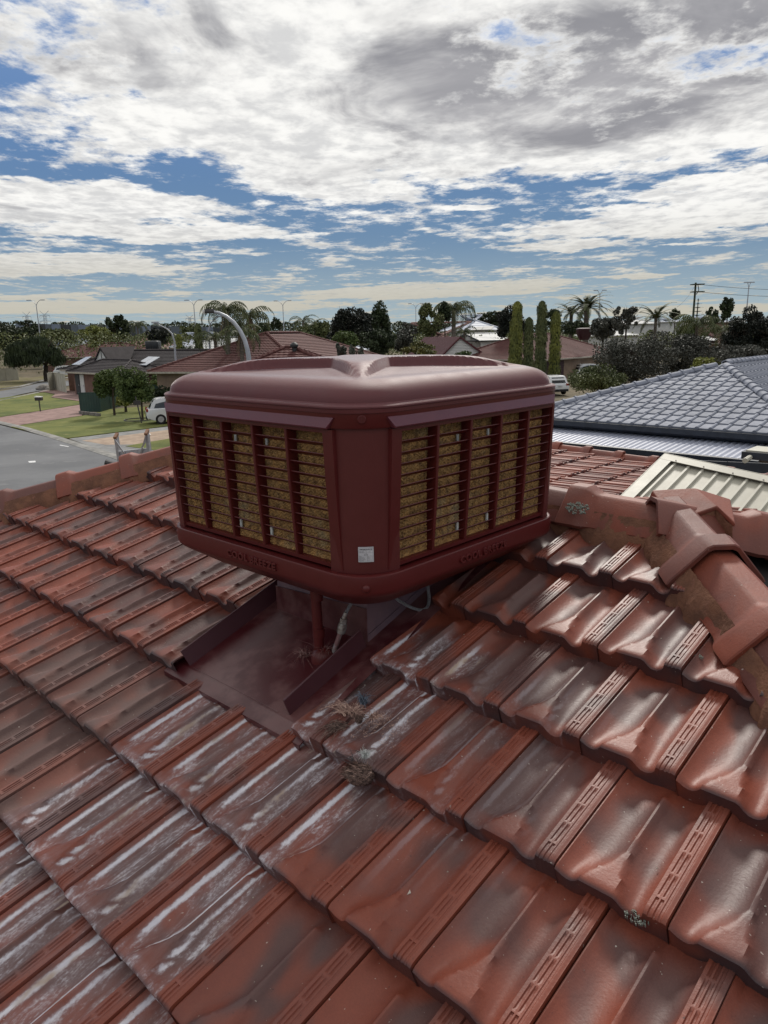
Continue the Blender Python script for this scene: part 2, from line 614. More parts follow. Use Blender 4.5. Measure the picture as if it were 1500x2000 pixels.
# ---- one tile, modelled once: two troughs, a centre roll that flares at the nose, a ribbed side cover
GRV = (0.845, 0.888, 0.931)
xs = [0, .012, .035, .07, .11, .15, .19, .23, .27, .31, .35, .385, .41, .435, .455, .475, .50, .53, .565, .60, .64, .68, .71, .74, .765, .785, .80]
for g_ in GRV:
    xs += [g_ - .015, g_ - .008, g_ + .008, g_ + .015]
xs += [.962, .975, .985]
BRK = (0.14, 0.33, 0.52, 0.71, 0.90)
ys = [0, .0035, .011, .024]
yy_ = [.10, .13]
for k_ in BRK:
    yy_ += [k_ - .022, k_ - .008, k_ + .008, k_ + .022]
yy_ += [.22, .27, .40, .45, .60, .65, .79, .84, 1.0, 1.06]
ys += sorted(q * TG for q in yy_)


def sinp(t, p=.58):
    return math.sin(PI * t) ** p if 0 < t < 1 else 0.0


def tile_z(x, y):
    yn = y / TG
    s = smooth(1 - yn / .52)
    b1_ = .435 - .21 * s * s
    a2_ = .470 + .09 * s * s
    T1 = sinp((x - .02) / (b1_ - .02))
    T2 = sinp((x - a2_) / (.795 - a2_))
    head = smooth((yn - .88) / .08)
    z = 0.010 + .003 * s * (1 if .15 < x < .62 else 0)
    if x < .8:
        T1e = T1 * (1 - .30 * smooth(1 - yn / .25))
        zv = z - .024 * T1e - .026 * T2
        if head > 0 and .06 < x < .76:
            zv = zv * (1 - head) + min(zv, -.009) * head
        z = zv
        if x < .03:
            z -= .002
    else:
        z = .0175
        gi = [i for i, q in enumerate(GRV) if abs(x - q) < .0085]
        brk = [i for i, q in enumerate(BRK) if abs(yn - q) < .0085]
        if gi and not (gi[0] == 2):
            z -= .0032
            if brk:
                z += .0032
        elif gi:
            z -= .002
        if x > .965:
            z -= .002
    # rounded front edge and the rise towards the nose
    if y < .02:
        t = 1 - y / .02
        z -= .007 * t * t * t
    return z + .045 * (1 - yn)


def make_tile_mesh():
    vs, fs, fl = [], [], []
    nx, ny = len(xs), len(ys)
    for y in ys:
        for x in xs:
            vs.append((x * TW + .0012, y, tile_z(x, y)))
            yn = y / TG
            s = smooth(1 - yn / .52)
            b1_, a2_ = .435 - .21 * s * s, .470 + .09 * s * s
            T1 = sinp((x - .02) / (b1_ - .02), 1)
            T2 = sinp((x - a2_) / (.795 - a2_), 1)
            f_ = 0.0
            for t_ in (T1, T2):
                f_ = max(f_, math.exp(-((t_ - .38) / .16) ** 2), .33 * t_)
            if x > .80:
                f_ = 0.0
            if y < .03:
                f_ = max(f_, .25 if x < .8 else .0)
            fl.append(f_)
    for j in range(ny - 1):
        for i in range(nx - 1):
            k = j * nx + i
            fs.append((k, k + 1, k + nx + 1, k + nx))
    # front (nose) face, sides
    k0 = len(vs)
    for i, x in enumerate(xs):
        step = 0.004 if .40 < x < .60 else -0.003
        vs.append((x * TW + .0012, 0.001, tile_z(x, 0) - .010))
        fl.append(fl[i] * .8)
    k1 = len(vs)
    for x in xs:
        vs.append((x * TW + .0012, 0.004, -.022))
        fl.append(0.3 if x < .8 else 0)
    for i in range(nx - 1):
        fs.append((k0 + i, k0 + i + 1, i + 1, i))
        fs.append((k1 + i, k1 + i + 1, k0 + i + 1, k0 + i))
    for xi in (0, nx - 1):
        kk = len(vs)
        for y in ys:
            vs.append((xs[xi] * TW + .0012 + (.001 if xi else -.0004), y, -.030))
            fl.append(0)
        for j in range(ny - 1):
            q = (j * nx + xi, (j + 1) * nx + xi, kk + j + 1, kk + j)
            fs.append(q if xi == 0 else q[::-1])
        fs.append((k1 + xi, k0 + xi, xi, kk) if xi == 0 else (kk, xi, k0 + xi, k1 + xi))
    me = bpy.data.meshes.new('tile')
    me.from_pydata(vs, [], fs)
    me.update()
    at_ = me.attributes.new('flow', 'FLOAT', 'POINT')
    at_.data.foreach_set('value', fl)
    me.materials.append(M_tile)
    me.shade_smooth()
    me.set_sharp_from_angle(angle=math.radians(38))
    return me


tile_me = make_tile_mesh()

# ---- the metal tray that replaces the tiles below the cooler
TRU0, TRU1, TRV0 = -1.000, -0.235, -1.085


def vis_px(p):
    q = RC @ (np.array(p) - np.array(EYE))
    if q[2] < 0.15:
        return None
    return 750 + FPX * q[0] / q[2], 1000 + FPX * q[1] / q[2], q[2]


cells = []
for j in range(-1, 8):
    hoff = 0.5 if j % 2 else 0.0
    for i in range(-24, 14):
        u0 = (i + hoff) * TW
        v0 = -j * TG
        cu, cv = u0 + TW / 2, v0 + TG / 2
        # inside the four-sided roof plane?
        def inside(u, v):
            return v < RV - .02 and u > RU0 - .80 * (RV - v) and u < RU1 + .948 * (RV - v)
        cor = [(u0, v0), (u0 + TW, v0), (u0, v0 + TG), (u0 + TW, v0 + TG)]
        ins_ = [inside(*q) for q in cor]
        if not any(ins_):
            continue
        cellpx = [vis_px(ruv(*q)) for q in cor]
        if any(q is None for q in cellpx):
            continue
        mx = 260
        if all(q[0] < -mx or q[0] > 1500 + mx or q[1] > 2000 + mx for q in cellpx):
            continue
        size = 1 / min(q[2] for q in cellpx)
        cells.append((size, u0, v0, all(ins_)))
cells.sort(reverse=True, key=lambda q: q[0])


def tile_planes(u0, v0):
    """cutting planes in tile space for the hips, the ridge and the metal tray"""
    pl = []
    # left hip  u = RU0 - .80 (RV - v)
    n = Vector((-1, .80, 0)).normalized()
    pl.append((Vector((RU0 + .03 - u0, RV - v0, 0)), n))
    n = Vector((1, .948, 0)).normalized()
    pl.append((Vector((RU1 - .03 - u0, RV - v0, 0)), n))
    pl.append((Vector((0, RV - .03 - v0, 0)), Vector((0, 1, 0))))
    return pl


def tray_cut(me, u0, v0):
    """pieces of a tile left standing beside the tray"""
    x0, x1, y0 = TRU0 + .055 - u0, TRU1 - .035 - u0, TRV0 - .02 - v0
    if x1 < 0 or x0 > TW or y0 > 0:
        return [me]
    res = []
    L = clip_mesh(me, [(Vector((x0, 0, 0)), Vector((1, 0, 0)))]) if x0 > 0.02 else None
    R_ = clip_mesh(me, [(Vector((x1, 0, 0)), Vector((-1, 0, 0)))]) if x1 < TW - .02 else None
    for q in (L, R_):
        if q is not None:
            res.append(q)
    return res


ntile = 0
rest = bmesh.new()
rest_n = 0
for size, u0, v0, whole in cells:
    me = tile_me
    if not whole:
        me = clip_mesh(me, tile_planes(u0, v0))
        if me is None:
            continue
    pieces = tray_cut(me, u0, v0)
    for q in pieces:
        jit = Matrix.Rotation(rng.normal(0, .0035), 4, 'Z') @ Matrix.Rotation(rng.normal(0, .0035), 4, 'Y')
        Mt = ROOF @ T(u0, v0 + rng.normal(0, .0025), rng.normal(0, .001)) @ jit
        if ntile < 300:
            mobj('tile', q, house, Mt)
            ntile += 1
        else:
            q2 = q.copy()
            q2.transform(ROOF.inverted() @ Mt)
            rest.from_mesh(q2)
            rest_n += 1
if rest_n:
    m_ = bpy.data.meshes.new('tiles_beyond')
    rest.to_mesh(m_)
    m_.materials.append(M_tile)
    o = mobj('tiles_beyond', m_, house, ROOF, kind='stuff')
rest.free()
print('tiles', ntile, 'rest', rest_n)

# ---- ridge and hip caps
def cap_mesh(L, k=1.0, collar=True):
    """angular terracotta cap along +x, its collar at the low end x=0"""
    prof = [(-.125, -.062), (-.118, -.050), (-.040, .040), (-.026, .047), (.026, .047), (.040, .040), (.118, -.050), (.125, -.062)]

    def ring(x, s, dz):
        out = [Vector((x, p[0] * s * k, p[1] * s * k + dz)) for p in prof]
        inn = [Vector((x, p[0] * (s * k - .09), p[1] * s * k + dz - .014)) for p in reversed(prof)]
        return out + inn
    m = MB()
    secs = [(0, 1.17, .016), (.004, 1.21, .018), (.075, 1.20, .018), (.095, 1.14, .010), (.118, 1.03, .002), (.14, 1.0, 0), (L * .6, .995, -.002), (L + .05, .97, -.006)] if collar else \
        [(0, 1.0, 0), (.004, 1.02, 0), (L, .99, 0)]
    m.loft([ring(*q) for q in secs])
    me = m.mesh('ridge_cap', M_cap, 24)
    return me


def frame_along(p, q, up=UP):
    """matrix with x from p to q"""
    x = (q - p).normalized()
    y = up.cross(x).normalized()
    z = x.cross(y)
    return Matrix(((x.x, y.x, z.x, p.x), (x.y, y.y, z.y, p.y), (x.z, y.z, z.z, p.z), (0, 0, 0, 1)))


CAPL = 0.42
cap_me = cap_mesh(CAPL)


def run_caps(p, q, start=0.0, n=None, name='ridge_cap', me=None, jit=.004):
    L = (q - p).length
    F = frame_along(p, q)
    k = 0
    s = start
    while s < L - .25 and (n is None or k < n):
        J = T(s, rng.normal(0, jit), rng.normal(0, jit * .4)) @ RZ(rng.normal(0, .008))
        mobj(name, me or cap_me, house, F @ J)
        s += CAPL
        k += 1


CH = 0.075     # height of the cap axis above the tile plane
ridgeL, ridgeR = ruv(RU0, RV, CH), ruv(RU1, RV, CH)
# along the ridge (collars face right, as seen at the right of the cooler)
run_caps(ridgeL, ridgeR, start=((ridgeR - ridgeL).length - .43) % CAPL)
hipL_end = ruv(RU0 - .80 * (RV + 2.4), -2.4, CH)
hl = (hipL_end - ridgeL)
# left hip: collars at the lower end of each cap
Lh = hl.length
F = frame_along(hipL_end, ridgeL)
_c = ruv(-3.435, -.34, CH)
s0 = (_c - hipL_end).dot((ridgeL - hipL_end).normalized())
s_ = s0 % CAPL
while s_ < Lh - .1:
    mobj('ridge_cap', cap_me, house, F @ T(s_, rng.normal(0, .004), 0))
    s_ += CAPL
hipR_end = ruv(RU1 + .948 * (RV + 2.2), -2.2, CH)
Fr = frame_along(hipR_end, ridgeR)
Lr = (ridgeR - hipR_end).length
s_ = Lr - .36
while s_ > 0:
    mobj('ridge_cap', cap_mesh(CAPL, 1.12), house, Fr @ T(s_, rng.normal(0, .003), 0))
    s_ -= CAPL
# hip running down the far side from the junction
bk_end = ridgeR + (b1 - ridgeR) * .98 + UP * .05
Fb = frame_along(bk_end, ridgeR)
Lb = (ridgeR - bk_end).length
s_ = Lb - .36
while s_ > .2:
    mobj('ridge_cap', cap_me, house, Fb @ T(s_, 0, .01))
    s_ -= CAPL
bl_end = ridgeL + (b2 - ridgeL) * .98 + UP * .05
Fb2 = frame_along(bl_end, ridgeL)
s_ = (ridgeL - bl_end).length - .45
while s_ > .2:
    mobj('ridge_cap', cap_me, house, Fb2 @ T(s_, 0, .01))
    s_ -= CAPL

# junction piece: a faceted terracotta saddle where the ridge and the two hips meet
J = ridgeR
def jn(a_, b_, z_):
    return J - HY * a_ + HX * b_ + UP * z_
# a_: along the ridge to the right, b_: uphill, z_: height
mb = MB()
zt = J.z + .085
A_, B_ = at(1273, 957, zt), at(1357, 953, zt)
C_, D_, E_, F_ = at(1402, 988, zt - .035), at(1330, 1013, zt - .075), at(1302, 992, zt - .055), at(1258, 993, zt - .070)
G_, H_ = at(1427, 975, zt - .030), at(1437, 1023, zt - .085)
bk = HX * .13 - UP * .075
Ab, Bb = A_ + bk, B_ + bk - HY * .02
tk = UP * -.016
vs = [A_, B_, C_, D_, E_, F_, G_, H_, Ab, Bb]
k = len(vs)
vs2 = vs + [p + tk - (p - J).normalized() * .004 for p in vs]
top_f = [(0, 5, 4), (0, 4, 3, 2, 1), (1, 2, 7, 6), (0, 1, 9, 8), (1, 6, 9)]
fs = list(top_f) + [tuple(i + k for i in f[::-1]) for f in top_f]
bd = [0, 5, 4, 3, 2, 7, 6, 9, 8]
fs += [(bd[i], bd[i] + k, bd[(i + 1) % 9] + k, bd[(i + 1) % 9]) for i in range(9)]
mb.add(vs2, fs)
o = mb.obj('ridge_junction_cap', M_cap, house, Matrix.Identity(4), smooth=20)
bevel_obj(o, .006, 3, 12)

# ---- mortar bedding under the caps, with a ragged lower edge
def mortar(p, q, side, w0, w1, h0, name='mortar_bedding', seed=0, n=None):
    """strip along p-q; side = horizontal unit vector towards the tiles; follows the roof plane"""
    L = (q - p).length
    n = n or int(L / .018)
    r = random.Random(seed)
    m = MB()
    rows = 5
    off = [0.0]
    for i in range(n):
        off.append(off[-1] * .86 + r.gauss(0, .007))
    vs = []
    for i in range(n + 1):
        c_ = p.lerp(q, i / n)
        for k in range(rows + 1):
            t = k / rows
            dist = w0 + (w1 + off[i] - w0) * t + r.gauss(0, .0012)
            # plane height at that lateral distance
            P_ = c_ + side * dist
            pl = O0.z + (P_ - O0).dot(HX) * math.tan(SL)
            hgt = h0 * (1 - t) ** .8 + .024 - .030 * (t > .95) + r.gauss(0, .0015)
            vs.append(Vector((P_.x, P_.y, pl + hgt)))
    fs = []
    for i in range(n):
        for k in range(rows):
            a_ = i * (rows + 1) + k
            fs.append((a_, a_ + 1, a_ + rows + 2, a_ + rows + 1))
    m.add(vs, fs)
    return m.obj(name, M_mortar, house, Matrix.Identity(4), smooth=60)


mortar(ridgeR + HY * .02, ridgeL, -HX, .085, .142, .075, seed=3)
hd = (hipR_end - ridgeR).normalized()
sd_ = Vector((hd.y, -hd.x, 0)).normalized()
sd_ = sd_ if sd_.dot(HY) > 0 else -sd_
mortar(ridgeR + hd * .06, hipR_end, sd_, .100, .152, .075, seed=4)
hd2 = (hipL_end - ridgeL).normalized()
sd2 = Vector((hd2.y, -hd2.x, 0)).normalized()
sd2 = sd2 if sd2.dot(-HY) > 0 else -sd2
mortar(ridgeL - hd2 * .05, hipL_end, sd2, .095, .150, .080, seed=5)
# mortar lump filling the mouth of the junction piece
mb = MB()
r_ = random.Random(8)
outl = [A_, F_, E_, D_, C_, H_, G_, Bb, Ab]
cen = sum(outl, Vector()) / 9
ringsM = []
dn_ = []
for i in range(len(outl)):
    p, q = outl[i], outl[(i + 1) % len(outl)]
    for s_ in range(6):
        dn_.append(p.lerp(q, s_ / 6))
for dz, gro in ((-.012, .94), (-.035, .95), (-.07, .97), (-.11, 1.02), (-.16, 1.10), (-.24, 1.2)):
    ringsM.append([Vector((cen.x + (p.x - cen.x) * gro + r_.gauss(0, .003), cen.y + (p.y - cen.y) * gro + r_.gauss(0, .003), p.z + dz + r_.gauss(0, .003))) for p in dn_])
mb.loft(ringsM)
mb.obj('mortar_lump', M_mortar, house, Matrix.Identity(4), smooth=60)

# ---- painted tray under the cooler
def paint(name, c, rough=.38, dusty=0.0, bump=.12, dark=None):
    m = bpy.data.materials.new(name)
    m.use_nodes = True
    b = NB(m.node_tree)
    bs = m.node_tree.nodes['Principled BSDF']
    tc = b.n('ShaderNodeTexCoord').outputs['Object']
    n = b.noise(tc, 3.5, 4, 0.6)
    n2 = b.noise(tc, 16.0, 4, 0.6)
    col = b.mix(n2, tuple(q * .88 for q in c), tuple(q * 1.15 for q in c))
    if dusty:
        col = b.mix(b.m('MULTIPLY', b.sstep(b.m('ADD', b.m('MULTIPLY', n, .7), b.m('MULTIPLY', n2, .3)), 0.44, 0.60), dusty), col, (0.30, 0.17, 0.16))
    b.link(col, bs.inputs['Base Color'])
    b.link(b.m('ADD', rough - .05, b.m('MULTIPLY', n2, .18)), bs.inputs['Roughness'])
    bs.inputs['Specular IOR Level'].default_value = 0.5
    bp = b.n('ShaderNodeBump')
    bp.inputs['Strength'].default_value = bump
    bp.inputs['Distance'].default_value = 0.002
    b.link(b.noise(tc, 420.0, 3, 0.6), bp.inputs['Height'])
    b.link(bp.outputs[0], bs.inputs['Normal'])
    return m


M_tray = paint('tray_paint', (0.062, 0.009, 0.012), .32, .26)
M_skin = paint('cooler_paint', (0.090, 0.011, 0.011), .36, 0.0, .25)
M_skin2 = paint('cooler_paint_post', (0.100, 0.019, 0.018), .40, 0.0, .25)
M_duct = paint('faded_duct_paint', (0.135, 0.085, 0.105), .5, .25)

mb = MB()
N_ = .018
def P3(u, v, n=N_):
    return ruv(u, v, n)
# flat pan, from under the dropper to the folded front apron
th = .002
def slab(m, quad, n0, n1):
    a_ = [ruv(u, v, n0) for u, v in quad]
    b_ = [ruv(u, v, n1) for u, v in quad]
    m.loft([a_, b_])
slab(mb, [(TRU0, TRV0 + .03), (TRU1, TRV0 + .03), (TRU1, .10), (TRU0, .10)], N_ - th, N_)
tray = mb.obj('flashing_tray', M_tray, house, Matrix.Identity(4), label='dark red painted metal tray set into the tiles under the cooler')
mb = MB()
# front apron folded down over the tiles below, slightly steeper
ap = [P3(TRU0 - .01, TRV0 + .035, N_ + .003), P3(TRU1 + .01, TRV0 + .035, N_ + .003), P3(TRU1 + .01, TRV0 - .018, N_ - .004), P3(TRU0 - .01, TRV0 - .018, N_ - .004)]
ap2 = [q - NS * .004 for q in ap]
mb.loft([ap2, ap])
ap3 = [ap[3], ap[2], ap[2] - NS * .018 - US * .004, ap[3] - NS * .018 - US * .004]
mb.loft([ap3, [q - US * .003 for q in ap3]])
mb.obj('front_apron', M_tray, house, Matrix.Identity(4))
M_wallL = paint('upstand_paint', (0.070, 0.020, 0.026), .42, .0)
def upstand(u_a, v_a, u_b, v_b, h0, h1, lean, name, mat_, wedge=.03):
    m = MB()
    p0, p1 = P3(u_a, v_a, N_), P3(u_b, v_b, N_)
    du = -HY
    q0 = p0 + NS * h0 + du * lean + US * wedge
    q1 = p1 + NS * h1 + du * lean
    t_ = du * .0025
    m.loft([[p0 - t_, p1 - t_, q1 - t_, q0 - t_], [p0 + t_, p1 + t_, q1 + t_, q0 + t_]])
    # rolled top edge
    m.tube([q0, q1], .0035, 6)
    return m.obj(name, mat_, house, Matrix.Identity(4))
upstand(-.925, TRV0 + .045, -.925, .05, .062, .070, -.018, 'tray_upstand', M_wallL, wedge=-.002)
upstand(-.352, -1.03, -.352, -.655, .058, .070, -.006, 'tray_upstand', M_wallL, wedge=.0)
# crease lines on the pan
mb = MB()
mb.tube([P3(-.90, TRV0 + .045, N_), P3(-.40, TRV0 + .045, N_)], .0016, 5)
mb.tube([P3(-.300, TRV0 + .05, N_), P3(-.300, -.2, N_)], .0013, 5)
mb.tube([P3(-.955, TRV0 + .05, N_), P3(-.955, -.2, N_)], .0013, 5)
mb.obj('fold_line', M_tray, house, Matrix.Identity(4))

# ================================================================== THE COOLER
CC = (-.0765, 2.794)
CK = T(CC[0], CC[1], EYE.z) @ RZ(HOUSE_RZ)          # local: x uphill, y to the left, z below eye level negative
for _m in (M_skin, M_skin2):
    _m.node_tree.nodes['Principled BSDF'].inputs['Specular IOR Level'].default_value = 0.36
cooler = thing('evaporative_cooler', 'large dark red square evaporative cooler with louvred sides standing over the tiled roof',
               'air cooler', (CC[0], CC[1], EYE.z - 1.09), HOUSE_RZ)


def rsq(h, r, z, n=10, hy=None):
    hy = hy or h
    r = max(min(r, h - 1e-4, hy - 1e-4), 1e-4)
    out = []
    for k, (sx, sy) in enumerate(((1, 1), (-1, 1), (-1, -1), (1, -1))):
        for i in range(n + 1):
            a_ = PI / 2 * (k + i / n)
            out.append(Vector((sx * (h - r) + r * math.cos(a_), sy * (hy - r) + r * math.sin(a_), z)))
    return out


def dens(ring, k=14):
    """subdivide the straight runs of a ring, always into the same number of pieces"""
    out = []
    n = len(ring)
    c = n // 4
    for i in range(n):
        p, q = ring[i], ring[(i + 1) % n]
        out.append(p)
        if (i + 1) % c == 0:
            for s in range(1, k):
                out.append(p.lerp(q, s / k))
    return out


# lid: lip flange, rolled shoulder, star-shaped raised panel whose points run to the corners
M_lid = paint('lid_paint', (0.108, 0.024, 0.028), .56, 0.0, .30)
_p = M_lid.node_tree.nodes['Principled BSDF']
_p.inputs['Sheen Weight'].default_value = 0.75
_p.inputs['Sheen Roughness'].default_value = 0.22
_p.inputs['Sheen Tint'].default_value = (1, .95, .95, 1)
_p.inputs['Specular IOR Level'].default_value = 0.5


def lid_mesh():
    m = MB()
    prof = [(.545, -.208), (.563, -.206), (.5665, -.202), (.566, -.198), (.562, -.1945), (.553, -.193), (.549, -.189)]
    for k in range(1, 11):
        t = PI / 2 * k / 10
        prof.append((.549 - .088 * (1 - math.cos(t)), -.189 + .063 * math.sin(t)))
    hs = [.440, .42, .40]
    base = prof[-1][1]
    s = .445
    while s > .012:
        prof.append((s, base + .012 * smooth((.46 - s) / .25)))
        s -= .005
    nfix = 17
    rings = []
    ref = dens(rsq(.549, .150, 0), 60)
    fr = [(q.x / .549, q.y / .549) for q in ref]
    # parametrise every ring by the same angles so that quads line up
    for h, z in prof:
        r = .16 * (h / .549) ** 1.3 if h < .549 else .16
        rg = []
        n = len(ref)
        base_ring = dens(rsq(.549, .16, 0, 16), 60)
        for q in base_ring:
            # direction of the point from the centre
            dx, dy = q.x, q.y
            # shrink towards the centre keeping rounded corners
            px_, py_ = dx * h / .549, dy * h / .549
            zz = z
            if h < .50:
                a_, b_ = abs(px_ + py_) / 2 / .462, abs(px_ - py_) / 2 / .462
                w_ = .20
                s1_, s2_ = b_ - w_ * (1 - a_), a_ - w_ * (1 - b_)
                sd0 = -.014 * math.log(math.exp(min(40, -s1_ / .014)) + math.exp(min(40, -s2_ / .014)))
                f_ = 1 + sd0 * 2
                zz += .034 * smooth((.004 - sd0) / .022) * smooth((1.0 - max(abs(px_), abs(py_)) / .462) / .40)
                # shallow dish beside the star
                zz -= .004 * smooth((f_ - 1.02) / .15) * smooth((.46 - h) / .1)
            rg.append(Vector((px_, py_, zz)))
        rings.append(rg)
    m.loft(rings, cap0=True, cap1=True)
    return m.mesh('lid', M_lid, 30)


mobj('lid', lid_mesh(), cooler, CK)
# upper band under the lid
mb = MB()
mb.loft([dens(rsq(*q)) for q in ((.548, .15, -.222), (.563, .155, -.216), (.562, .155, -.200))][::1], cap0=True, cap1=True)
mb.loft([dens(rsq(*q)) for q in ((.535, .14, -.262), (.556, .152, -.2605), (.558, .152, -.256), (.561, .155, -.2105))], cap0=True, cap1=True)
mb.obj('upper_band', M_skin, cooler, CK, smooth=40)
# inner casing (dark core behind the pads)
M_core = mat('core_black', (0.012, 0.009, 0.009), rough=.8)
mb = MB()
mb.loft([rsq(.43, .05, -.72), rsq(.43, .05, -.25)])
mb.obj('inner_casing', M_core, cooler, CK)
# corner posts
for qx, qy in ((-1, -1), (1, -1), (1, 1), (-1, 1)):
    mb = MB()
    rings = []
    for z, h in ((-.700, .536), (-.60, .540), (-.48, .543), (-.36, .545), (-.2595, .547)):
        r = .145 if qx * qy > 0 else .098
        pts = []
        for i in range(13):
            a_ = PI / 2 * i / 12
            pts.append((h - r + r * math.cos(a_), h - r + r * math.sin(a_)))
        lo_ = h - r - .004
        outer = [(h, lo_)] + pts + [(lo_, h)]
        inner = [(lo_, h - .03), (h - .09, h - .09), (h - .03, lo_)]
        poly = outer + inner
        sw = [Vector((px_, py_, z)) for px_, py_ in poly]
        rings.append([Vector((p.x * qx, p.y * qy, p.z)) for p in sw])
    if qx * qy < 0:
        rings = [rg[::-1] for rg in rings]
    mb.loft(rings)
    mb.obj('corner_post', M_skin2, cooler, CK, smooth=35)

# lower band and the pan underneath
mb = MB()
mb.loft([dens(rsq(*q)) for q in ((.36, .10, -.850), (.43, .12, -.846), (.452, .13, -.838), (.462, .13, -.831), (.540, .15, -.778), (.5525, .155, -.768), (.5575, .155, -.762), (.5600, .155, -.755),
                                (.5610, .155, -.750), (.5612, .155, -.706), (.5602, .155, -.7005), (.5575, .155, -.6985), (.552, .152, -.6985), (.549, .15, -.7005), (.51, .14, -.7015), (.40, .10, -.7015))])
mb.obj('base_pan', M_skin, cooler, CK, smooth=28)

# hood ledge above each louvre panel, louvre panels
M_pad = bpy.data.materials.new('cellulose_pad')
M_pad.use_nodes = True
_b = NB(M_pad.node_tree)
_bs = M_pad.node_tree.nodes['Principled BSDF']
_tc = _b.n('ShaderNodeTexCoord').outputs['Object']
_n = _b.noise(_tc, 45, 4, .65)
_n2 = _b.noise(_tc, 7, 3, .6)
_c = _b.mix(_b.sstep(_n, .35, .68), (0.44, 0.25, 0.088), (0.18, 0.095, 0.036))
_c = _b.mix(_b.m('MULTIPLY', _b.sstep(_n2, .55, .75), .35), _c, (0.42, 0.38, 0.24))
_b.link(_c, _bs.inputs['Base Color'])
_bs.inputs['Roughness'].default_value = .9

# panel space: x along the panel (to the right as seen from outside), y up, z outwards
PZ0, PZ1 = -.692, -.2645
PH = PZ1 - PZ0
PW0, PW1 = -.435, .459


def bulge(y):
    """the louvre face leans out towards the top and runs in a gentle curve"""
    t = (y - PZ0) / PH
    return .541 + .012 * t - .014 * (1 - t) ** 2


def panel_frame_mesh(flip):
    m = MB()
    n = 12
    ysn = [PZ0 + PH * i / n for i in range(n + 1)]

    def bar(x0, x1, dep0, dep1, y0=PZ0, y1=PZ1):
        k = [y for y in ysn if y0 - 1e-6 <= y <= y1 + 1e-6]
        rings = [[Vector((x0, y, bulge(y) + dep1)), Vector((x1, y, bulge(y) + dep1)), Vector((x1, y, bulge(y) + dep0)), Vector((x0, y, bulge(y) + dep0))] for y in k]
        m.loft(rings)
    a_, b_ = (PW0, PW1)
    if flip:
        a_, b_ = -PW1, -PW0
    # the jamb beside the near corner is broad, the far one narrow
    wa, wb = (.042, .014) if not flip else (.014, .042)
    bar(a_, a_ + wa, -.036, .004)
    bar(b_ - wb, b_, -.036, .004)
    for (y0, y1) in ((PZ0, PZ0 + .013), (PZ1 - .011, PZ1)):
        m.loft([[Vector((x, y0, bulge(y0) - .036)), Vector((x, y0, bulge(y0) + .003)), Vector((x, y1, bulge(y1) + .003)), Vector((x, y1, bulge(y1) - .036))] for x in (a_ + wa, b_ - wb)])
    return m.mesh('louvre_panel', M_skin, 30)


SLATN = 12
MULL = [-.225, -.055, .115, .285]


def slat_mesh(w):
    m = MB()
    e = .0016
    prof = [(0, -.002), (.0018, -.0005), (.0005, .0014), (-.018, -.0100), (-.0195, -.0118), (-.018, -.0132)]
    m.loft([[Vector((x, p[1], p[0])) for p in prof] for x in (0, w)])
    me = m.mesh('slat', M_skin, 30)
    return me


def mull_mesh():
    m = MB()
    n = 10
    rings = []
    for i in range(n + 1):
        y = PZ0 + .013 + (PH - .024) * i / n
        z = bulge(y)
        rings.append([Vector((-.0055, y, z + .004)), Vector((-.0035, y, z + .0065)), Vector((.0035, y, z + .0065)), Vector((.0055, y, z + .004)), Vector((.0045, y, z - .034)), Vector((-.0045, y, z - .034))])
    m.loft(rings)
    return m.mesh('mullion', M_skin, 30)


def pad_mesh():
    W_, H_ = .93, PH
    nx_, ny_ = 250, 118
    X_, Y_ = np.meshgrid(np.linspace(-.465, .465, nx_), np.linspace(PZ0, PZ1, ny_))
    r = np.random.default_rng(4)
    colw = .0125
    c_ = X_ / colw
    tri = np.abs((c_ % 1) - .5) * 2
    sgn = np.where((np.floor(c_).astype(int) % 2) == 0, 1, -1)
    ph = Y_ / .0118 + sgn * (c_ % 1) * .75 + .18 * np.sin(Y_ * 60 + X_ * 9)
    Z_ = .0045 * np.abs(np.sin(PI * ph)) ** .7 + r.normal(0, .0007, X_.shape) - .0022 * (tri > .86)
    vs = np.stack([X_.ravel(), Y_.ravel(), (Z_ + .508).ravel()], 1)
    idx = np.arange(nx_ * ny_).reshape(ny_, nx_)
    fs = np.stack([idx[:-1, :-1].ravel(), idx[:-1, 1:].ravel(), idx[1:, 1:].ravel(), idx[1:, :-1].ravel()], 1)
    me = bpy.data.meshes.new('cooling_pad')
    me.from_pydata(vs.tolist(), [], fs.tolist())
    me.materials.append(M_pad)
    return me


fr_me = {False: panel_frame_mesh(False), True: panel_frame_mesh(True)}
mu_me, pd_me = mull_mesh(), pad_mesh()
M_clip = mat('white_spacer', (0.55, 0.57, 0.55), rough=.6)
mb = MB()
mb.box((0, 0, 0), (.009, .030, .005))
clip_me = mb.mesh('spacer', M_clip)
slat_cache = {}

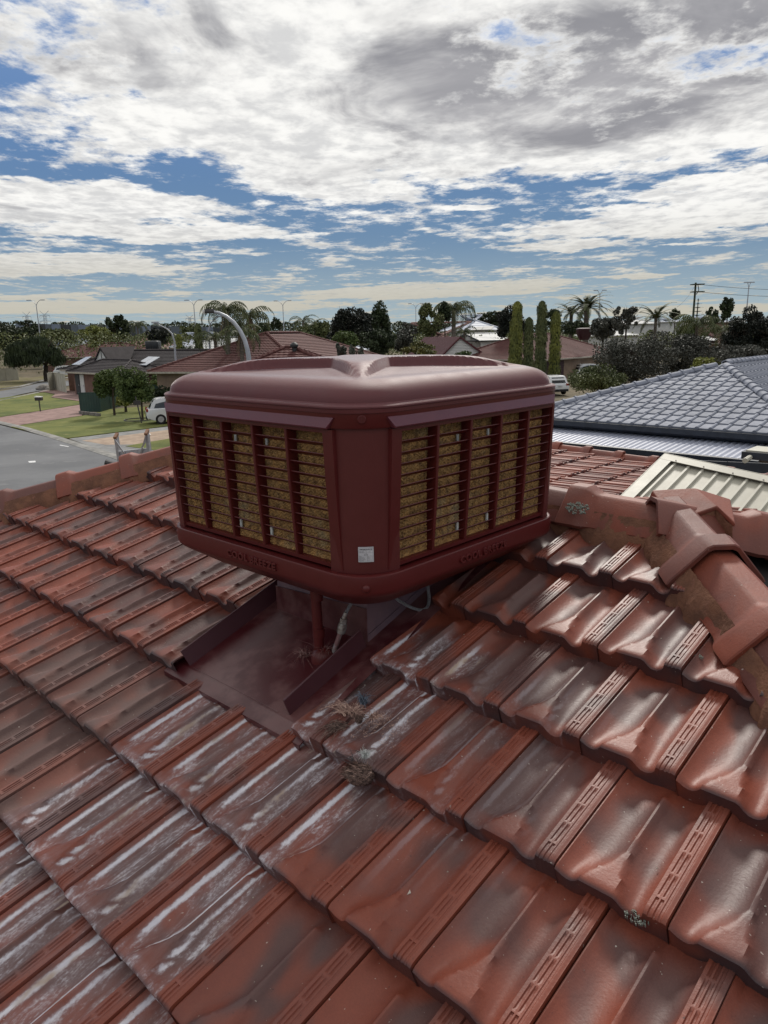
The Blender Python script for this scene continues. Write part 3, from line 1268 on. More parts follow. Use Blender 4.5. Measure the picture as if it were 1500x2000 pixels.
M_strip = paint('hood_skylit_paint', (0.125, 0.032, 0.045), .32, .0, .10)  # shell paint made lighter and purpler: sky reflection put into the colour
for side in range(4):
    # side 0: faces local -x (left face in the picture); 1: faces -y (right face); then the two hidden ones
    ang = {0: PI, 1: -PI / 2, 2: 0.0, 3: PI / 2}[side]
    # panel x axis as seen from outside to the right
    nx3 = Vector((math.cos(ang), math.sin(ang), 0))
    rx = Vector((-nx3.y, nx3.x, 0))
    PM = CK @ Matrix(((rx.x, 0, nx3.x, 0), (rx.y, 0, nx3.y, 0), (0, 1, 0, 0), (0, 0, 0, 1)))
    flip = side in (0, 2)        # near corner lies at the right end of face 0
    # for face 0 the panel x runs to the right in the picture, so positions along +y are mirrored
    panel = mobj('louvre_panel', fr_me[flip], cooler, PM)
    sgn = -1 if flip else 1
    muls = sorted(sgn * q for q in MULL)
    for x in muls:
        mobj('mullion', mu_me, panel, PM @ T(x, 0, 0))
    a_, b_ = (PW0 + .042, PW1 - .014)
    if flip:
        a_, b_ = -b_, -a_
    edges = [a_] + muls + [b_]
    for i in range(5):
        x0, x1 = edges[i] + (.005 if i else 0), edges[i + 1] - (.005 if i < 4 else 0)
        w = round(x1 - x0, 4)
        if w not in slat_cache:
            slat_cache[w] = slat_mesh(w)
        for k in range(1, SLATN):
            y = PZ0 + .013 + (PH - .024) * k / SLATN + .004
            mobj('slat', slat_cache[w], panel, PM @ T(x0, y, bulge(y) - .001 - .002 * 0))
    mobj('cooling_pad', pd_me, panel, PM)
    rowh = (PH - .024) / SLATN
    yb, yt = PZ0 + .013 + rowh * 1.45, PZ0 + .013 + rowh * 10.45
    for (ci, y) in ((2, yt), (1, yt), (2, yb), (1, yb)):
        q = MULL[ci] - .152 if not flip else None
        if flip:
            xq = muls[{2: 1, 1: 2}[ci]] + .026
        else:
            xq = muls[ci] - .026
        mobj('spacer', clip_me, panel, PM @ T(xq, y, .519))
    # hood ledge: a sloping face catching the sky, ends cut on a slant
    mb = MB()
    xa, xb = -.455, .455
    if flip:
        xa, xb = -.462, .445
    y0, y1, y2 = -.2285, -.2575, -.2620
    z0, z1 = .5595, .5695
    def hs_(x, dx):
        return [Vector((x + dx * 0, y0, z0 - .004)), Vector((x + dx * 0, y0, z0)), Vector((x + dx, y1, z1)), Vector((x + dx, y2, z1 - .003)), Vector((x + dx, y2, z0 - .030))]
    mb.loft([hs_(xa, .022), hs_(xb, -.022)])
    mb.obj('hood_ledge', M_strip, cooler, PM)
    # raised lettering on the lower band (two visible faces and their opposites)
    cu = bpy.data.curves.new('lettering', 'FONT')
    cu.body = 'COOL BREEZE'
    cu.size = .038
    cu.extrude = .0035
    cu.bevel_depth = .0006
    cu.bevel_resolution = 1
    cu.offset = .0007
    cu.align_x = 'CENTER'
    cu.space_character = 1.12
    to_ = link(bpy.data.objects.new('lettering_curve', cu))
    bpy.context.view_layer.update()
    lm_ = bpy.data.meshes.new_from_object(to_.evaluated_get(bpy.context.evaluated_depsgraph_get()))
    bpy.data.objects.remove(to_)
    lm_.materials.clear()
    lm_.materials.append(M_skin)
    mobj('lettering', lm_, cooler, PM @ T(.012 if not flip else .016, -.7440, .5640) @ Matrix.Rotation(0, 4, 'X') @ Matrix.Diagonal((1.0, .86, 1, 1)))

# screws with a slot on the upper corners, domed rivets below
for qa in (225, 315, 45, 135):
    ca, sa = math.cos(math.radians(qa)), math.sin(math.radians(qa))
    rad = .5583 * math.sqrt(2) - .152 * (math.sqrt(2) - 1)
    Q = CK @ T(ca * rad, sa * rad, -.2330) @ RZ(math.radians(qa)) @ Matrix.Rotation(PI / 2, 4, 'Y')
    mb = MB()
    c16 = lambda r, z: [Vector((r * math.cos(2 * PI * k / 20), r * math.sin(2 * PI * k / 20), z)) for k in range(20)]
    mb.loft([c16(.0125, -.006), c16(.0125, .0035), c16(.0105, .0055)])
    sc = mb.obj('screw', M_skin, cooler, Q, smooth=40)
    mb = MB()
    mb.box((0, 0, .0065), (.019, .0035, .003))
    mb.obj('screw_rib', M_skin, sc, Q)
    rad = .561 * math.sqrt(2) - .155 * (math.sqrt(2) - 1)
    Q = CK @ T(ca * rad, sa * rad, -.7365) @ RZ(math.radians(qa)) @ Matrix.Rotation(PI / 2, 4, 'Y')
    mb = MB()
    mb.loft([c16(.0125, -.004), c16(.0125, .001), c16(.011, .0045), c16(.007, .0072), c16(.003, .008)])
    mb.obj('rivet', M_skin, cooler, Q, smooth=60)
# small toggle hooks at the outer corners of the upper band
M_dark = mat('dark_metal', (0.05, 0.045, 0.045), rough=.5)
for (lx, ly) in ((.575, -.43), (-.43, .575)):
    mb = MB()
    mb.tube([(lx, ly, -.232), (lx + .006 * (lx > 0), ly + .006 * (ly > 0), -.245), (lx + .002, ly, -.262), (lx - .004, ly, -.25)], .003, 6)
    mb.obj('toggle_hook', M_dark, cooler, CK)

# rating label on the near corner post
def label():
    # the near post is rounded, so the sticker is bent round it
    h, r = .540, .145
    cx_ = -(h - r)
    Wl, Hl = .0455, .047
    zc = -.6365
    # print drawn flat, then wrapped
    def wrap(u, v, lift):
        ang = math.radians(225) + (u + .002) / r
        rr = r + lift
        return Vector((cx_ + rr * math.cos(ang), cx_ + rr * math.sin(ang), zc + v))
    m = MB()
    n = 10
    rings = [[wrap(-Wl / 2 + Wl * i / n, -Hl / 2, .0018), wrap(-Wl / 2 + Wl * i / n, Hl / 2, .0018)] for i in range(n + 1)]
    m.loft(rings, False, False, closed=False)
    o = m.obj('rating_label', mat('label_paper', (0.60, 0.60, 0.62), (0.52, 0.52, 0.55), 20, .5), cooler, CK, label='small white rating label on the corner post')
    M_ink = mat('label_ink', (0.02, 0.02, 0.025), rough=.5)
    pm = MB()

    def line(u0, v0, u1, v1, w=.0004):
        if abs(u1 - u0) > abs(v1 - v0):
            k = 6
            a_ = [wrap(u0 + (u1 - u0) * i / k, v0 - w / 2, .0024) for i in range(k + 1)]
            c_ = [wrap(u0 + (u1 - u0) * i / k, v0 + w / 2, .0024) for i in range(k + 1)]
            pm.loft([[p, q] for p, q in zip(a_, c_)], False, False, closed=False)
        else:
            pm.add([wrap(u0 - w / 2, v0, .0024), wrap(u0 + w / 2, v0, .0024), wrap(u0 + w / 2, v1, .0024), wrap(u0 - w / 2, v1, .0024)], [(0, 1, 2, 3)])
    L_, R_, B_, T_ = -.0202, .0204, -.0208, .0212
    line(L_, T_, R_, T_)
    line(L_, B_, R_, B_)
    line(L_, B_, L_, T_)
    line(R_, B_, R_, T_)
    for v in (.0055, -.0040, -.0074, -.0108, -.0142, -.0176):
        line(L_, v, R_, v, .0003)
    line(.0040, B_, .0040, -.0040)

    def text(body, u, v, size, sx=1.0, bold=0.0):
        cu = bpy.data.curves.new('print', 'FONT')
        cu.body = body
        cu.size = size
        cu.offset = bold
        t_ = link(bpy.data.objects.new('print_curve', cu))
        bpy.context.view_layer.update()
        me = bpy.data.meshes.new_from_object(t_.evaluated_get(bpy.context.evaluated_depsgraph_get()))
        bpy.data.objects.remove(t_)
        vs = [wrap(u + q.co.x * sx, v + q.co.y, .0025) for q in me.vertices]
        pm.add(vs, [tuple(p.vertices) for p in me.polygons])
    text('AIRGROUP', -.0185, .0140, .0056, 1.0, .00012)
    text('CE', .0098, .0134, .0066, 1.05, .0001)
    text('AUSTRALIA', -.0085, .0112, .0018, 1.15)
    text('SEELEY COURT', -.0185, .0091, .0017)
    text('MOUNT FOREST', -.0185, .0074, .0017)
    text('MADE IN AUSTRALIA', -.0185, .0061, .0014)
    text('A', .0003, .0070, .0036)
    text('IPX4', .0085, .0075, .0026)
    text('MODEL', -.0030, .0028, .0020)
    text('D195', -.0056, -.0026, .0056, .9)
    for k, (l_, r__) in enumerate((('MOTOR', '240V'), ('SUPPLY VOLTAGE', '50 Hz'), ('MODEL QTY/POWER', '750 W'), ('TOTAL FULL CURRENT', '3.5 A'), ('SERIAL NUMBER', 'D195'))):
        v = -.0066 - .0034 * k
        text(l_, -.0190, v, .0020, .85)
        text(r__, .0055, v, .0020, .95)
    pm.obj('label_print', M_ink, o, CK)


label()

# duct (dropper) down through the roof, with its folded skirt
mb = MB()
mb.loft([rsq(.2525, .004, -1.35, 2), rsq(.2525, .004, -.840, 2)])
duct = mb.obj('duct', M_duct, cooler, CK)
mb = MB()
# skirt painted dark red, following the tray
zr = lambda lx, ly: (O0.z - EYE.z) + ((CK @ Vector((lx, ly, 0))) - Vector((O0.x, O0.y, EYE.z))).dot(HX) * math.tan(SL)
hh = .2550
c4 = [(-hh, hh), (-hh, -hh), (hh, -hh), (hh, hh)]
def skirt(a_, b_, up0, up1):
    pa, pb = Vector((a_[0], a_[1], 0)), Vector((b_[0], b_[1], 0))
    n_ = (pb - pa).normalized().cross(UP)
    n_ = n_ if n_.dot(pa + pb) > 0 else -n_
    q = []
    for p in (pa, pb):
        z = zr(p.x, p.y)
        q.append((p, z))
    m = [pa + UP * (q[0][1] - .03), pb + UP * (q[1][1] - .03), pb + UP * (q[1][1] + up1), pa + UP * (q[0][1] + up0)]
    mb.loft([[p for p in m], [p + n_ * .003 for p in m]])
skirt(c4[0], c4[1], .115, .145)
mb.obj('duct_skirt', M_tray, duct, CK)
mb = MB()
skirt(c4[1], c4[2], .045, .045)
mb.obj('duct_skirt', M_duct, duct, CK)

# drain pipe with couplings
p0 = ruv(-.479, -.775, .0)
p1 = ruv(-.479, -.775, .0) + UP * 0
top_ = CK @ ((CK.inverted() @ p0) * 1)
lp = CK.inverted() @ p0
px0, py0 = lp.x, lp.y
zb, zt = lp.z + .004, -.845
mb = MB()
mb.tube([(px0, py0, zb), (px0 - .004, py0 + .004, zt)], .0185, 20)
for zc_, hh_ in ((zb + .105, .032), (zt - .035, .04), (zb + .02, .04)):
    mb.tube([(px0, py0, zc_ - hh_ / 2), (px0, py0, zc_ + hh_ / 2)], .0212, 20)
mb.obj('drain_pipe', M_skin, cooler, CK, smooth=40)

# water inlet: painted conduit, union and braided steel hose
M_conduit = mat('grey_conduit', (0.30, 0.27, 0.27), (0.20, 0.10, 0.10), 30, .55, c3=(0.12, .05, .05))
M_steel = mat('braided_steel', (0.55, 0.56, 0.58), (0.25, 0.26, 0.28), 260, .32, .5, .8, 500, metal=.85, stretch=(1, 1, 2.5))
M_brass = mat('union_metal', (0.42, 0.40, 0.38), (0.2, 0.16, 0.14), 60, .45, .5, metal=.7)
hA = CK.inverted() @ (ruv(-.433, -.753, .012))
def onray(px_, py_, ref):
    """point on the sight line at the depth of ref (world)"""
    return CK.inverted() @ atd(px_, py_, ref)
yA = (CK @ hA).y
q0 = hA
q1 = onray(668, 1226, yA + .00)
q2 = onray(672, 1208, yA + .00)
q3 = onray(676, 1196, yA + .00)
q4 = onray(684, 1182, yA + .01)
q5 = onray(692, 1165, yA + .03)
mb = MB()
mb.tube([q0, q0.lerp(q1, .5), q1], [.0095, .009, .009], 12)
mb.obj('conduit', M_conduit, cooler, CK, smooth=50)
mb = MB()
mb.tube([q1 - (q2 - q1) * .55, q1, q1.lerp(q2, .5)], [.0150, .0165, .0150], 14)
mb.tube([q1.lerp(q2, .5), q2], [.0130, .0130], 6)
mb.tube([q2, q3], [.0085, .0075], 12)
mb.obj('union', M_brass, cooler, CK, smooth=30)
mb = MB()
mb.tube([q3, q4, q5, q5 + Vector((0, 0, .06))], .0062, 10)
mb.obj('braided_hose', M_steel, cooler, CK, smooth=60)
# loop of the same hose on the right side of the duct
dl = (CK @ Vector((-.05, -.30, 0))).y
lp_ = [onray(752, 1140, dl - .12), onray(772, 1167, dl - .10), onray(792, 1181, dl - .06), onray(810, 1189, dl - .02), onray(824, 1191.5, dl), onray(834, 1186, dl), onray(838, 1172, dl), onray(836, 1150, dl), onray(832, 1120, dl)]
pts = []
for i in range(len(lp_) - 1):
    a0, a1, a2, a3 = lp_[max(i - 1, 0)], lp_[i], lp_[i + 1], lp_[min(i + 2, len(lp_) - 1)]
    for s in range(5):
        t = s / 5
        pts.append(.5 * ((2 * a1) + (a2 - a0) * t + (2 * a0 - 5 * a1 + 4 * a2 - a3) * t * t + (3 * a1 - a0 - 3 * a2 + a3) * t ** 3))
mb = MB()
mb.tube(pts + [lp_[-1]], .0058, 10)
mb.obj('braided_hose', M_steel, cooler, CK, smooth=60)

# ------------------------------------------------------------------ litter on the roof
def strands(mb, c, n, r0, r1, thick, rand, flat=.4, curl=.6, direction=None, spread=1.0, base=None):
    for _ in range(n):
        if direction is None:
            a_ = rand.uniform(0, 2 * PI)
            d = Vector((math.cos(a_), math.sin(a_), rand.uniform(-.1, flat)))
        else:
            d = (direction + Vector((rand.gauss(0, spread), rand.gauss(0, spread), rand.gauss(0, spread * .5)))).normalized()
        L = rand.uniform(r0, r1)
        s = c + Vector((rand.gauss(0, r0 * .35), rand.gauss(0, r0 * .35), rand.uniform(0, .012))) if base is None else c + base(rand)
        side = d.cross(UP).normalized() * rand.gauss(0, curl)
        pts = [s + d * (L * t) + side * (L * t * t) + UP * (.012 * math.sin(PI * t)) for t in (0, .33, .66, 1)]
        w = thick
        dn = Vector((rand.gauss(0, 1), rand.gauss(0, 1), rand.gauss(0, 1))).normalized() * w
        vs, fs = [], []
        for i, p in enumerate(pts):
            k = 1 - i / 3.4
            vs += [p - dn * k, p + dn * k]
        for i in range(3):
            fs.append((2 * i, 2 * i + 1, 2 * i + 3, 2 * i + 2))
        mb.add(vs, fs)


def on_tiles(u, v, n=.035):
    return ruv(u, v, n)


rr_ = random.Random(5)
M_straw = mat('dry_down', (0.64, 0.44, 0.36), (0.22, 0.13, 0.11), 90, .9, .1, rvar=.05)
M_fur = mat('matted_feather', (0.075, 0.050, 0.045), (0.27, 0.185, 0.155), 110, .9, .1)
M_blue = mat('blue_grey_down', (0.20, 0.24, 0.30), (0.07, 0.08, 0.10), 120, .85, .1)
M_paint_fib = mat('painted_fibre', (0.16, 0.05, 0.05), (0.32, 0.20, 0.18), 90, .8)

fp = at(690, 1440, (onr := ruv(-.105, -.988, .045)).z)
f1 = thing('feather_remains', 'torn straw coloured feathers and down caught on the tile nose just below the tray', 'feathers', ruv(-.115, -.985, .04))
WMf = Matrix.Identity(4)
mb = MB()
ca = ruv(-.115, -.955, .050)
strands(mb, ruv(-.150, -.955, .050), 90, .03, .085, .0014, rr_, direction=(HY * 1.0 - HX * .05).normalized(), spread=.28, curl=.25)
strands(mb, ca, 120, .015, .05, .0012, rr_, flat=.9)
strands(mb, ruv(-.06, -.93, .045), 100, .015, .06, .0010, rr_, flat=.7, direction=(-HY).normalized(), spread=.6)
mb.obj('feather_tuft', M_straw, f1, WMf)
mb = MB()
strands(mb, ruv(-.125, -1.00, .045), 110, .03, .09, .0016, rr_, direction=(-HX - UP * .25 + HY * .35).normalized(), spread=.22, curl=.2)
strands(mb, ruv(-.085, -.965, .045), 130, .012, .035, .0013, rr_, flat=1.2)
mb.obj('wing_feathers', M_fur, f1, WMf)
mb = MB()
strands(mb, ruv(-.120, -.905, .055), 120, .010, .026, .0022, rr_, flat=1.6)
mb.obj('down_tuft', M_blue, f1, WMf)
mb = MB()
for _ in range(220):
    u, v = rr_.gauss(-.03, .045), rr_.gauss(-.955, .035)
    c_ = ruv(u, v, .028 + rr_.random() * .012)
    d = Vector((rr_.gauss(0, 1), rr_.gauss(0, 1), rr_.gauss(0, .3))).normalized() * rr_.uniform(.003, .012)
    w = d.cross(UP).normalized() * .0007
    mb.add([c_ - w, c_ + w, c_ + d + w, c_ + d - w], [(0, 1, 2, 3)])
mb.obj('loose_down', M_straw, f1, WMf, kind='stuff')

f2 = thing('fur_clump', 'dark brown rounded clump of matted feathers on the seam below the straw coloured remains', 'feathers', ruv(.055, -1.10, .03))
cB = ruv(.050, -1.105, .040)
mb = MB()
mb2 = MB()
for ring_i in range(700):
    a_ = rr_.uniform(0, 2 * PI)
    ph = rr_.uniform(0.05, 1.4)
    rad = Vector((math.cos(a_) * math.cos(ph) * .042, math.sin(a_) * math.cos(ph) * .034, math.sin(ph) * .026))
    p = cB + rad
    d = (rad.normalized() * .5 + (-HX) * .9 + (HY) * .3 + Vector((rr_.gauss(0, .3), rr_.gauss(0, .3), rr_.gauss(0, .3)))).normalized() * rr_.uniform(.010, .024)
    w = d.cross(rad).normalized() * .0011
    tgt = mb2 if rr_.random() < .25 else mb
    tgt.add([p - w, p + w, p + d + w * .2, p + d - w * .2], [(0, 1, 2, 3)])
core = MB()
core.loft([[cB + Vector((math.cos(2 * PI * k / 14) * r * .042, math.sin(2 * PI * k / 14) * r * .034, z)) for k in range(14)] for r, z in ((.8, -.02), (1, 0), (.85, .014), (.5, .023), (.15, .026))])
core.obj('clump_core', M_fur, f2, WMf, smooth=80)
mb.obj('matted_feathers', M_fur, f2, WMf)
mb2.obj('pale_feathers', M_straw, f2, WMf)
mb = MB()
strands(mb, ruv(.028, -1.060, .045), 60, .012, .03, .0016, rr_, flat=1.0)
mb.obj('pale_down', M_clip, f2, WMf)
mb = MB()
strands(mb, ruv(.012, -1.085, .04), 26, .03, .065, .0012, rr_, direction=HY, spread=.35, curl=.3)
mb.obj('quills', M_dark, f2, WMf)

f3 = thing('fibre_wad', 'shredded fibre wad painted over round the foot of the drain pipe', 'sealing fibre', ruv(-.46, -.775, .02))
mb = MB()
pb = ruv(-.455, -.770, .022)
strands(mb, pb, 240, .012, .040, .0011, rr_, flat=1.3, curl=1.2)
strands(mb, ruv(-.520, -.800, .020), 70, .02, .050, .0013, rr_, flat=.8, curl=1.4, direction=(HY - HX * .6).normalized(), spread=.5)
mb.obj('fibre', M_paint_fib, f3, WMf)
core = MB()
core.loft([[pb + Vector((math.cos(2 * PI * k / 14) * r, math.sin(2 * PI * k / 14) * r * .8, z)) for k in range(14)] for r, z in ((.045, -.02), (.045, .006), (.034, .022), (.014, .032))])
core.obj('sealant_mound', M_skin, f3, WMf, smooth=80)

# small chips and droppings
M_chip = mat('chip', (0.48, 0.44, 0.38), (0.30, 0.26, 0.22), 60, .8)
def chip(name, u, v, n, r, label_, cat, m=M_chip, squash=1.0, sd=0, hgt=.002, rot=0):
    r_ = random.Random(sd)
    k = 11
    poly = [(r * (1 + r_.uniform(-.4, .4)) * math.cos(2 * PI * i / k), r * squash * (1 + r_.uniform(-.4, .4)) * math.sin(2 * PI * i / k)) for i in range(k)]
    m_ = MB()
    m_.prism(poly, 0, hgt)
    o = m_.obj(name, m, None, ROOF @ T(u, v, n) @ RZ(rot))
    tag(o, label_, cat)
    return o
chip('mortar_chip', .382, -1.306, .029, .013, 'pale triangular flake lying on a tile in the lower middle of the picture', 'flake', sd=1)
M_lich = mat('lichen', (0.32, 0.34, 0.30), (0.20, 0.22, 0.19), 160, .95, .1, .8, 300)
for k, (px_, py_, rad_, pl_) in enumerate(((1127, 992, .030, 'pale grey lichen patch on the ridge cap beside the cooler'), (1363, 1282, .012, 'small pale lichen spot on a nose near the right hip'), (1243, 1792, .020, 'speckled lichen on the dark tile nose at lower right'))):
    hgt_ = .062 if k == 0 else .034
    m_ = MB()
    r_ = random.Random(k + 20)
    if k == 0:
        Fp = atd(px_, py_, (ridgeR + HY * .33).y - .10)
        Q = Fp
        ax = -HY
        ay = (UP * .68 + HX * .72).normalized()
        az_ = ax.cross(ay)
    else:
        d = ray(px_, py_)
        t = (O0 + NS * hgt_ - EYE).dot(NS) / Vector(d).dot(NS)
        Q = EYE + Vector(d) * t
        ax, ay, az_ = -HY, US, NS
    for _ in range((90, 30, 60)[k]):
        a_ = r_.uniform(0, 2 * PI)
        q = rad_ * math.sqrt(r_.random()) * (1.25 if k == 0 else 1)
        c_ = Q + ax * (q * math.cos(a_) * 1.3) + ay * (q * math.sin(a_) * .75)
        s = rad_ * r_.uniform(.05, .15) * (.6 if k == 2 else 1)
        hh_ = r_.uniform(.0004, .0014)
        m_.loft([[c_ + ax * (s * math.cos(2 * PI * i / 6)) + ay * (s * math.sin(2 * PI * i / 6)) + az_ * z for i in range(6)] for z in (-.006, hh_)])
    o = m_.obj('lichen', M_lich, None, Matrix.Identity(4))
    tag(o, pl_, 'lichen')
# fine grit scattered over the tiles
mb = MB()
for _ in range(420):
    u, v = rr_.uniform(-1.9, 1.3), rr_.uniform(-2.0, .3)
    if -1.0 < u < -.27 and v > -1.06:
        continue
    c_ = ruv(u, v, .036 - .034 * ((v / TG) % 1))
    s = rr_.choice([.0008, .0012, .0012, .0022])
    mb.add([c_ + Vector(q) * s for q in ((-1, -1, 0), (1, -.6, 0), (.8, 1, 0), (-.7, .8, 0), (0, 0, 1.2))], [(0, 1, 4), (1, 2, 4), (2, 3, 4), (3, 0, 4)])
o = mb.obj('roof_grit', M_chip, None, Matrix.Identity(4), kind='stuff')
tag(o, 'pale grit and seed husks scattered over the terracotta tiles', 'grit')

# ================================================================== GROUND, STREET AND VERGES
M_soil = mat('dry_ground', (0.16, 0.13, 0.09), (0.10, 0.09, 0.06), .4, .95, .1)
M_lawn = mat('lawn', (0.155, 0.165, 0.055), (0.095, 0.115, 0.040), .35, .95, .1, .6, 9, c3=(0.21, 0.20, 0.08), detail=6)
M_asph = mat('asphalt', (0.165, 0.168, 0.175), (0.125, 0.128, 0.135), .22, .9, .2, .3, 25, c3=(0.19, 0.19, 0.195), detail=7)
M_conc = mat('kerb_concrete', (0.30, 0.29, 0.27), (0.20, 0.195, 0.185), 1.2, .9, .2)
M_pave = mat('pink_brick_paving', (0.30, 0.20, 0.18), (0.22, 0.145, 0.13), 1.5, .9, .2, .4, 12)
M_pave2 = mat('cream_brick_paving', (0.38, 0.29, 0.22), (0.28, 0.21, 0.16), 1.6, .9, .2, .4, 12)

def terr(x, y):
    d = math.hypot((x - 5) / 1.0, (y - 5) / 1.25)
    base = 1.25 * (1 - smooth((d - 9) / 9))
    far = -0.0
    return base + far - .06


def ground():
    xs_ = sorted(set([-3000, -1500, -700, -400, -250, -160] + list(range(-120, 121, 5)) + [160, 250, 400, 700, 1500, 3000]))
    ys_ = sorted(set([-3000, -1000, -300, -100, -50] + list(range(-30, 131, 5)) + [160, 200, 300, 450, 700, 1200, 2500, 5000]))
    vs = [(x, y, terr(x, y) if abs(x) < 60 and abs(y) < 60 else -.06) for y in ys_ for x in xs_]
    n = len(xs_)
    fs = [(j * n + i, j * n + i + 1, (j + 1) * n + i + 1, (j + 1) * n + i) for j in range(len(ys_) - 1) for i in range(n - 1)]
    m = MB()
    m.add(vs, fs)
    return m.obj('ground', M_soil, None, Matrix.Identity(4), smooth=80, kind='structure')


ground()


def sheet(name, px, z, mat_, thick=None, kind='structure', sub=0):
    """flat sheet on the ground whose corners are seen at the given spots of the photograph"""
    P = [at(x, y, 0) if not isinstance(x, Vector) else x for x, y in px]
    m = MB()
    m.add([Vector((p.x, p.y, z)) for p in P], [tuple(range(len(P)))[::-1]])
    if thick:
        n = len(P)
        m.add([Vector((p.x, p.y, z)) for p in P] + [Vector((p.x, p.y, z - thick)) for p in P], [(i, (i + 1) % n, n + (i + 1) % n, n + i) for i in range(n)])
    o = m.obj(name, mat_, None, Matrix.Identity(4), kind=kind)
    # faces up
    me = o.data
    if me.polygons[0].normal.z < 0:
        me.flip_normals()
    return o


# the near street and the far arm of it
road = sheet('road', [(-260, 815), (-60, 818), (0, 830), (100, 856), (225, 895), (340, 932), (420, 958), (520, 1010), (520, 1210), (-400, 1300)], .0, M_asph)
sheet('road', [(-200, 775), (0, 779), (60, 766), (105, 759), (160, 748), (160, 742), (85, 746), (40, 757), (0, 764), (-200, 768)], .004, M_asph)
# kerbs
def kerb(px, w=.35, h=.07):
    P = [at(x, y, 0) for x, y in px]
    m = MB()
    rings = []
    for i, p in enumerate(P):
        d = (P[min(i + 1, len(P) - 1)] - P[max(i - 1, 0)]).normalized()
        s = Vector((-d.y, d.x, 0))
        rings.append([Vector((p.x, p.y, -.02)) - s * w / 2, Vector((p.x, p.y, .015)) - s * w / 2, Vector((p.x, p.y, h)) - s * w * .1, Vector((p.x, p.y, h)) + s * w / 2, Vector((p.x, p.y, -.02)) + s * w / 2])
    m.loft(rings)
    return m.obj('kerb', M_conc, None, Matrix.Identity(4), kind='structure')
kerb([(-200, 812), (0, 826), (50, 838), (110, 856), (225, 893), (340, 930), (440, 962)], .45)
kerb([(-120, 757), (0, 760), (40, 755), (85, 743), (140, 737)], .4)
kerb([(-200, 778), (0, 783), (70, 768), (105, 760)], .3)
# lawns and drives
sheet('lawn', [(-160, 772), (0, 778), (70, 768), (88, 767), (108, 771), (100, 777), (158, 785), (158, 790), (0, 815), (-160, 812)], .03, M_lawn, .06)
sheet('driveway', [(0, 826), (-200, 812), (0, 815.5), (158, 790.5), (160, 812), (22, 833)], .02, M_pave)
sheet('driveway', [(70, 767.5), (95, 760), (195, 766), (210, 790), (158, 784.5), (100, 776.5), (108, 770.5), (88, 766.5)], .05, M_pave)
sheet('lawn', [(22, 834), (165, 812), (210, 800), (340, 790), (400, 800), (400, 838), (330, 832), (135, 856), (110, 855)], .03, M_lawn, .06)
sheet('driveway', [(135, 857), (330, 833), (430, 822), (520, 900), (400, 915), (330, 890), (225, 889)], .012, mat('grey_paving', (0.25, 0.25, 0.245), (0.17, 0.17, 0.17), 1.5, .9, .2, .4, 12))
sheet('driveway', [(160, 861), (345, 838), (420, 835), (480, 880), (300, 868), (205, 869)], .016, M_pave2)
sheet('lawn', [(245, 872), (345, 855), (470, 880), (480, 930), (400, 905), (330, 884.5)], .03, M_lawn, .06)
sheet('verge', [(-200, 730), (0, 735), (60, 738), (100, 733), (140, 731), (140, 737), (85, 742), (40, 754), (0, 759), (-200, 756)], .03, mat('verge_grass', (0.13, 0.12, 0.05), (0.19, 0.16, 0.11), .5, .95, .1))
# white lane mark and pale patches
mk = sheet('road_marking', [(55, 901), (69, 900), (70, 903), (57, 904)], .006, mat('road_white', (0.7, 0.7, 0.7), rough=.8))
sheet('road_marking', [(118, 869), (135, 872), (133, 873), (116, 870)], .006, mk.data.materials[0])

# ================================================================== THE WING, PATIO ROOF AND NEIGHBOUR ON THE RIGHT
def frame3(o, x, y):
    x = x.normalized()
    z = x.cross(y).normalized()
    y = z.cross(x)
    return Matrix(((x.x, y.x, z.x, o.x), (x.y, y.y, z.y, o.y), (x.z, y.z, z.z, o.z), (0, 0, 0, 1)))


# -- lower tiled wing of the same house, seen over the ridge
wing = thing('tiled_wing', 'lower terracotta tiled wing with capped verge, between the cooler and the cream metal roof', 'roof', (2.6, 7.6, 1.3), HOUSE_RZ)
wo = atd(1280, 910, 7.9)
vline = (atd(1085, 874, 8.95) - wo).normalized()
wx = HX
WF = frame3(wo, wx, vline)           # x towards us along the courses, y up the slope
M_wt = terracotta('wing_terracotta', .95, .55, rough=.5)
mb = MB()
mb.box((-1.2, 1.6, -.04), (2.9, 4.6, .02))
mb.obj('roof_underlay', M_sark, wing, WF)
def simple_tile(w, g, name, m, style='french', thick=.025, nx_=None):
    """cheap interlocking tile for roofs a little further off"""
    mm = MB()
    if style == 'french':
        px_ = [(0, .0), (.06, .012), (.16, .012), (.22, -.004), (.36, -.004), (.42, .010), (.50, .010), (.56, -.004), (.72, -.004), (.78, .013), (.96, .013), (.985, 0)]
    else:   # flat pan with a half-round roll on the right
        px_ = [(0, .0), (.05, .004), (.30, .001), (.62, .001), (.70, .006), (.745, .024), (.80, .038), (.86, .043), (.92, .038), (.97, .022), (.99, .002)]
    rows = [(0, -.004), (.010, 0), (g + .03, 0)]
    n = len(px_)
    for y, dz in rows:
        mm.v += [(x * w, y, z + dz + thick * (1 - y / g)) for x, z in px_]
    mm.v += [(x * w, .001, -.012) for x, z in px_]
    for r_ in range(2):
        mm.f += [(r_ * n + i, r_ * n + i + 1, (r_ + 1) * n + i + 1, (r_ + 1) * n + i) for i in range(n - 1)]
    mm.f += [(3 * n + i, 3 * n + i + 1, i + 1, i) for i in range(n - 1)]
    mm.f.append((3 * n, 0, 2 * n, 2 * n))
    mm.f = [tuple(dict.fromkeys(f)) for f in mm.f]
    return mm.mesh(name, m, 35)
wt_me = simple_tile(.26, .36, 'tile', M_wt)
cnt = 0
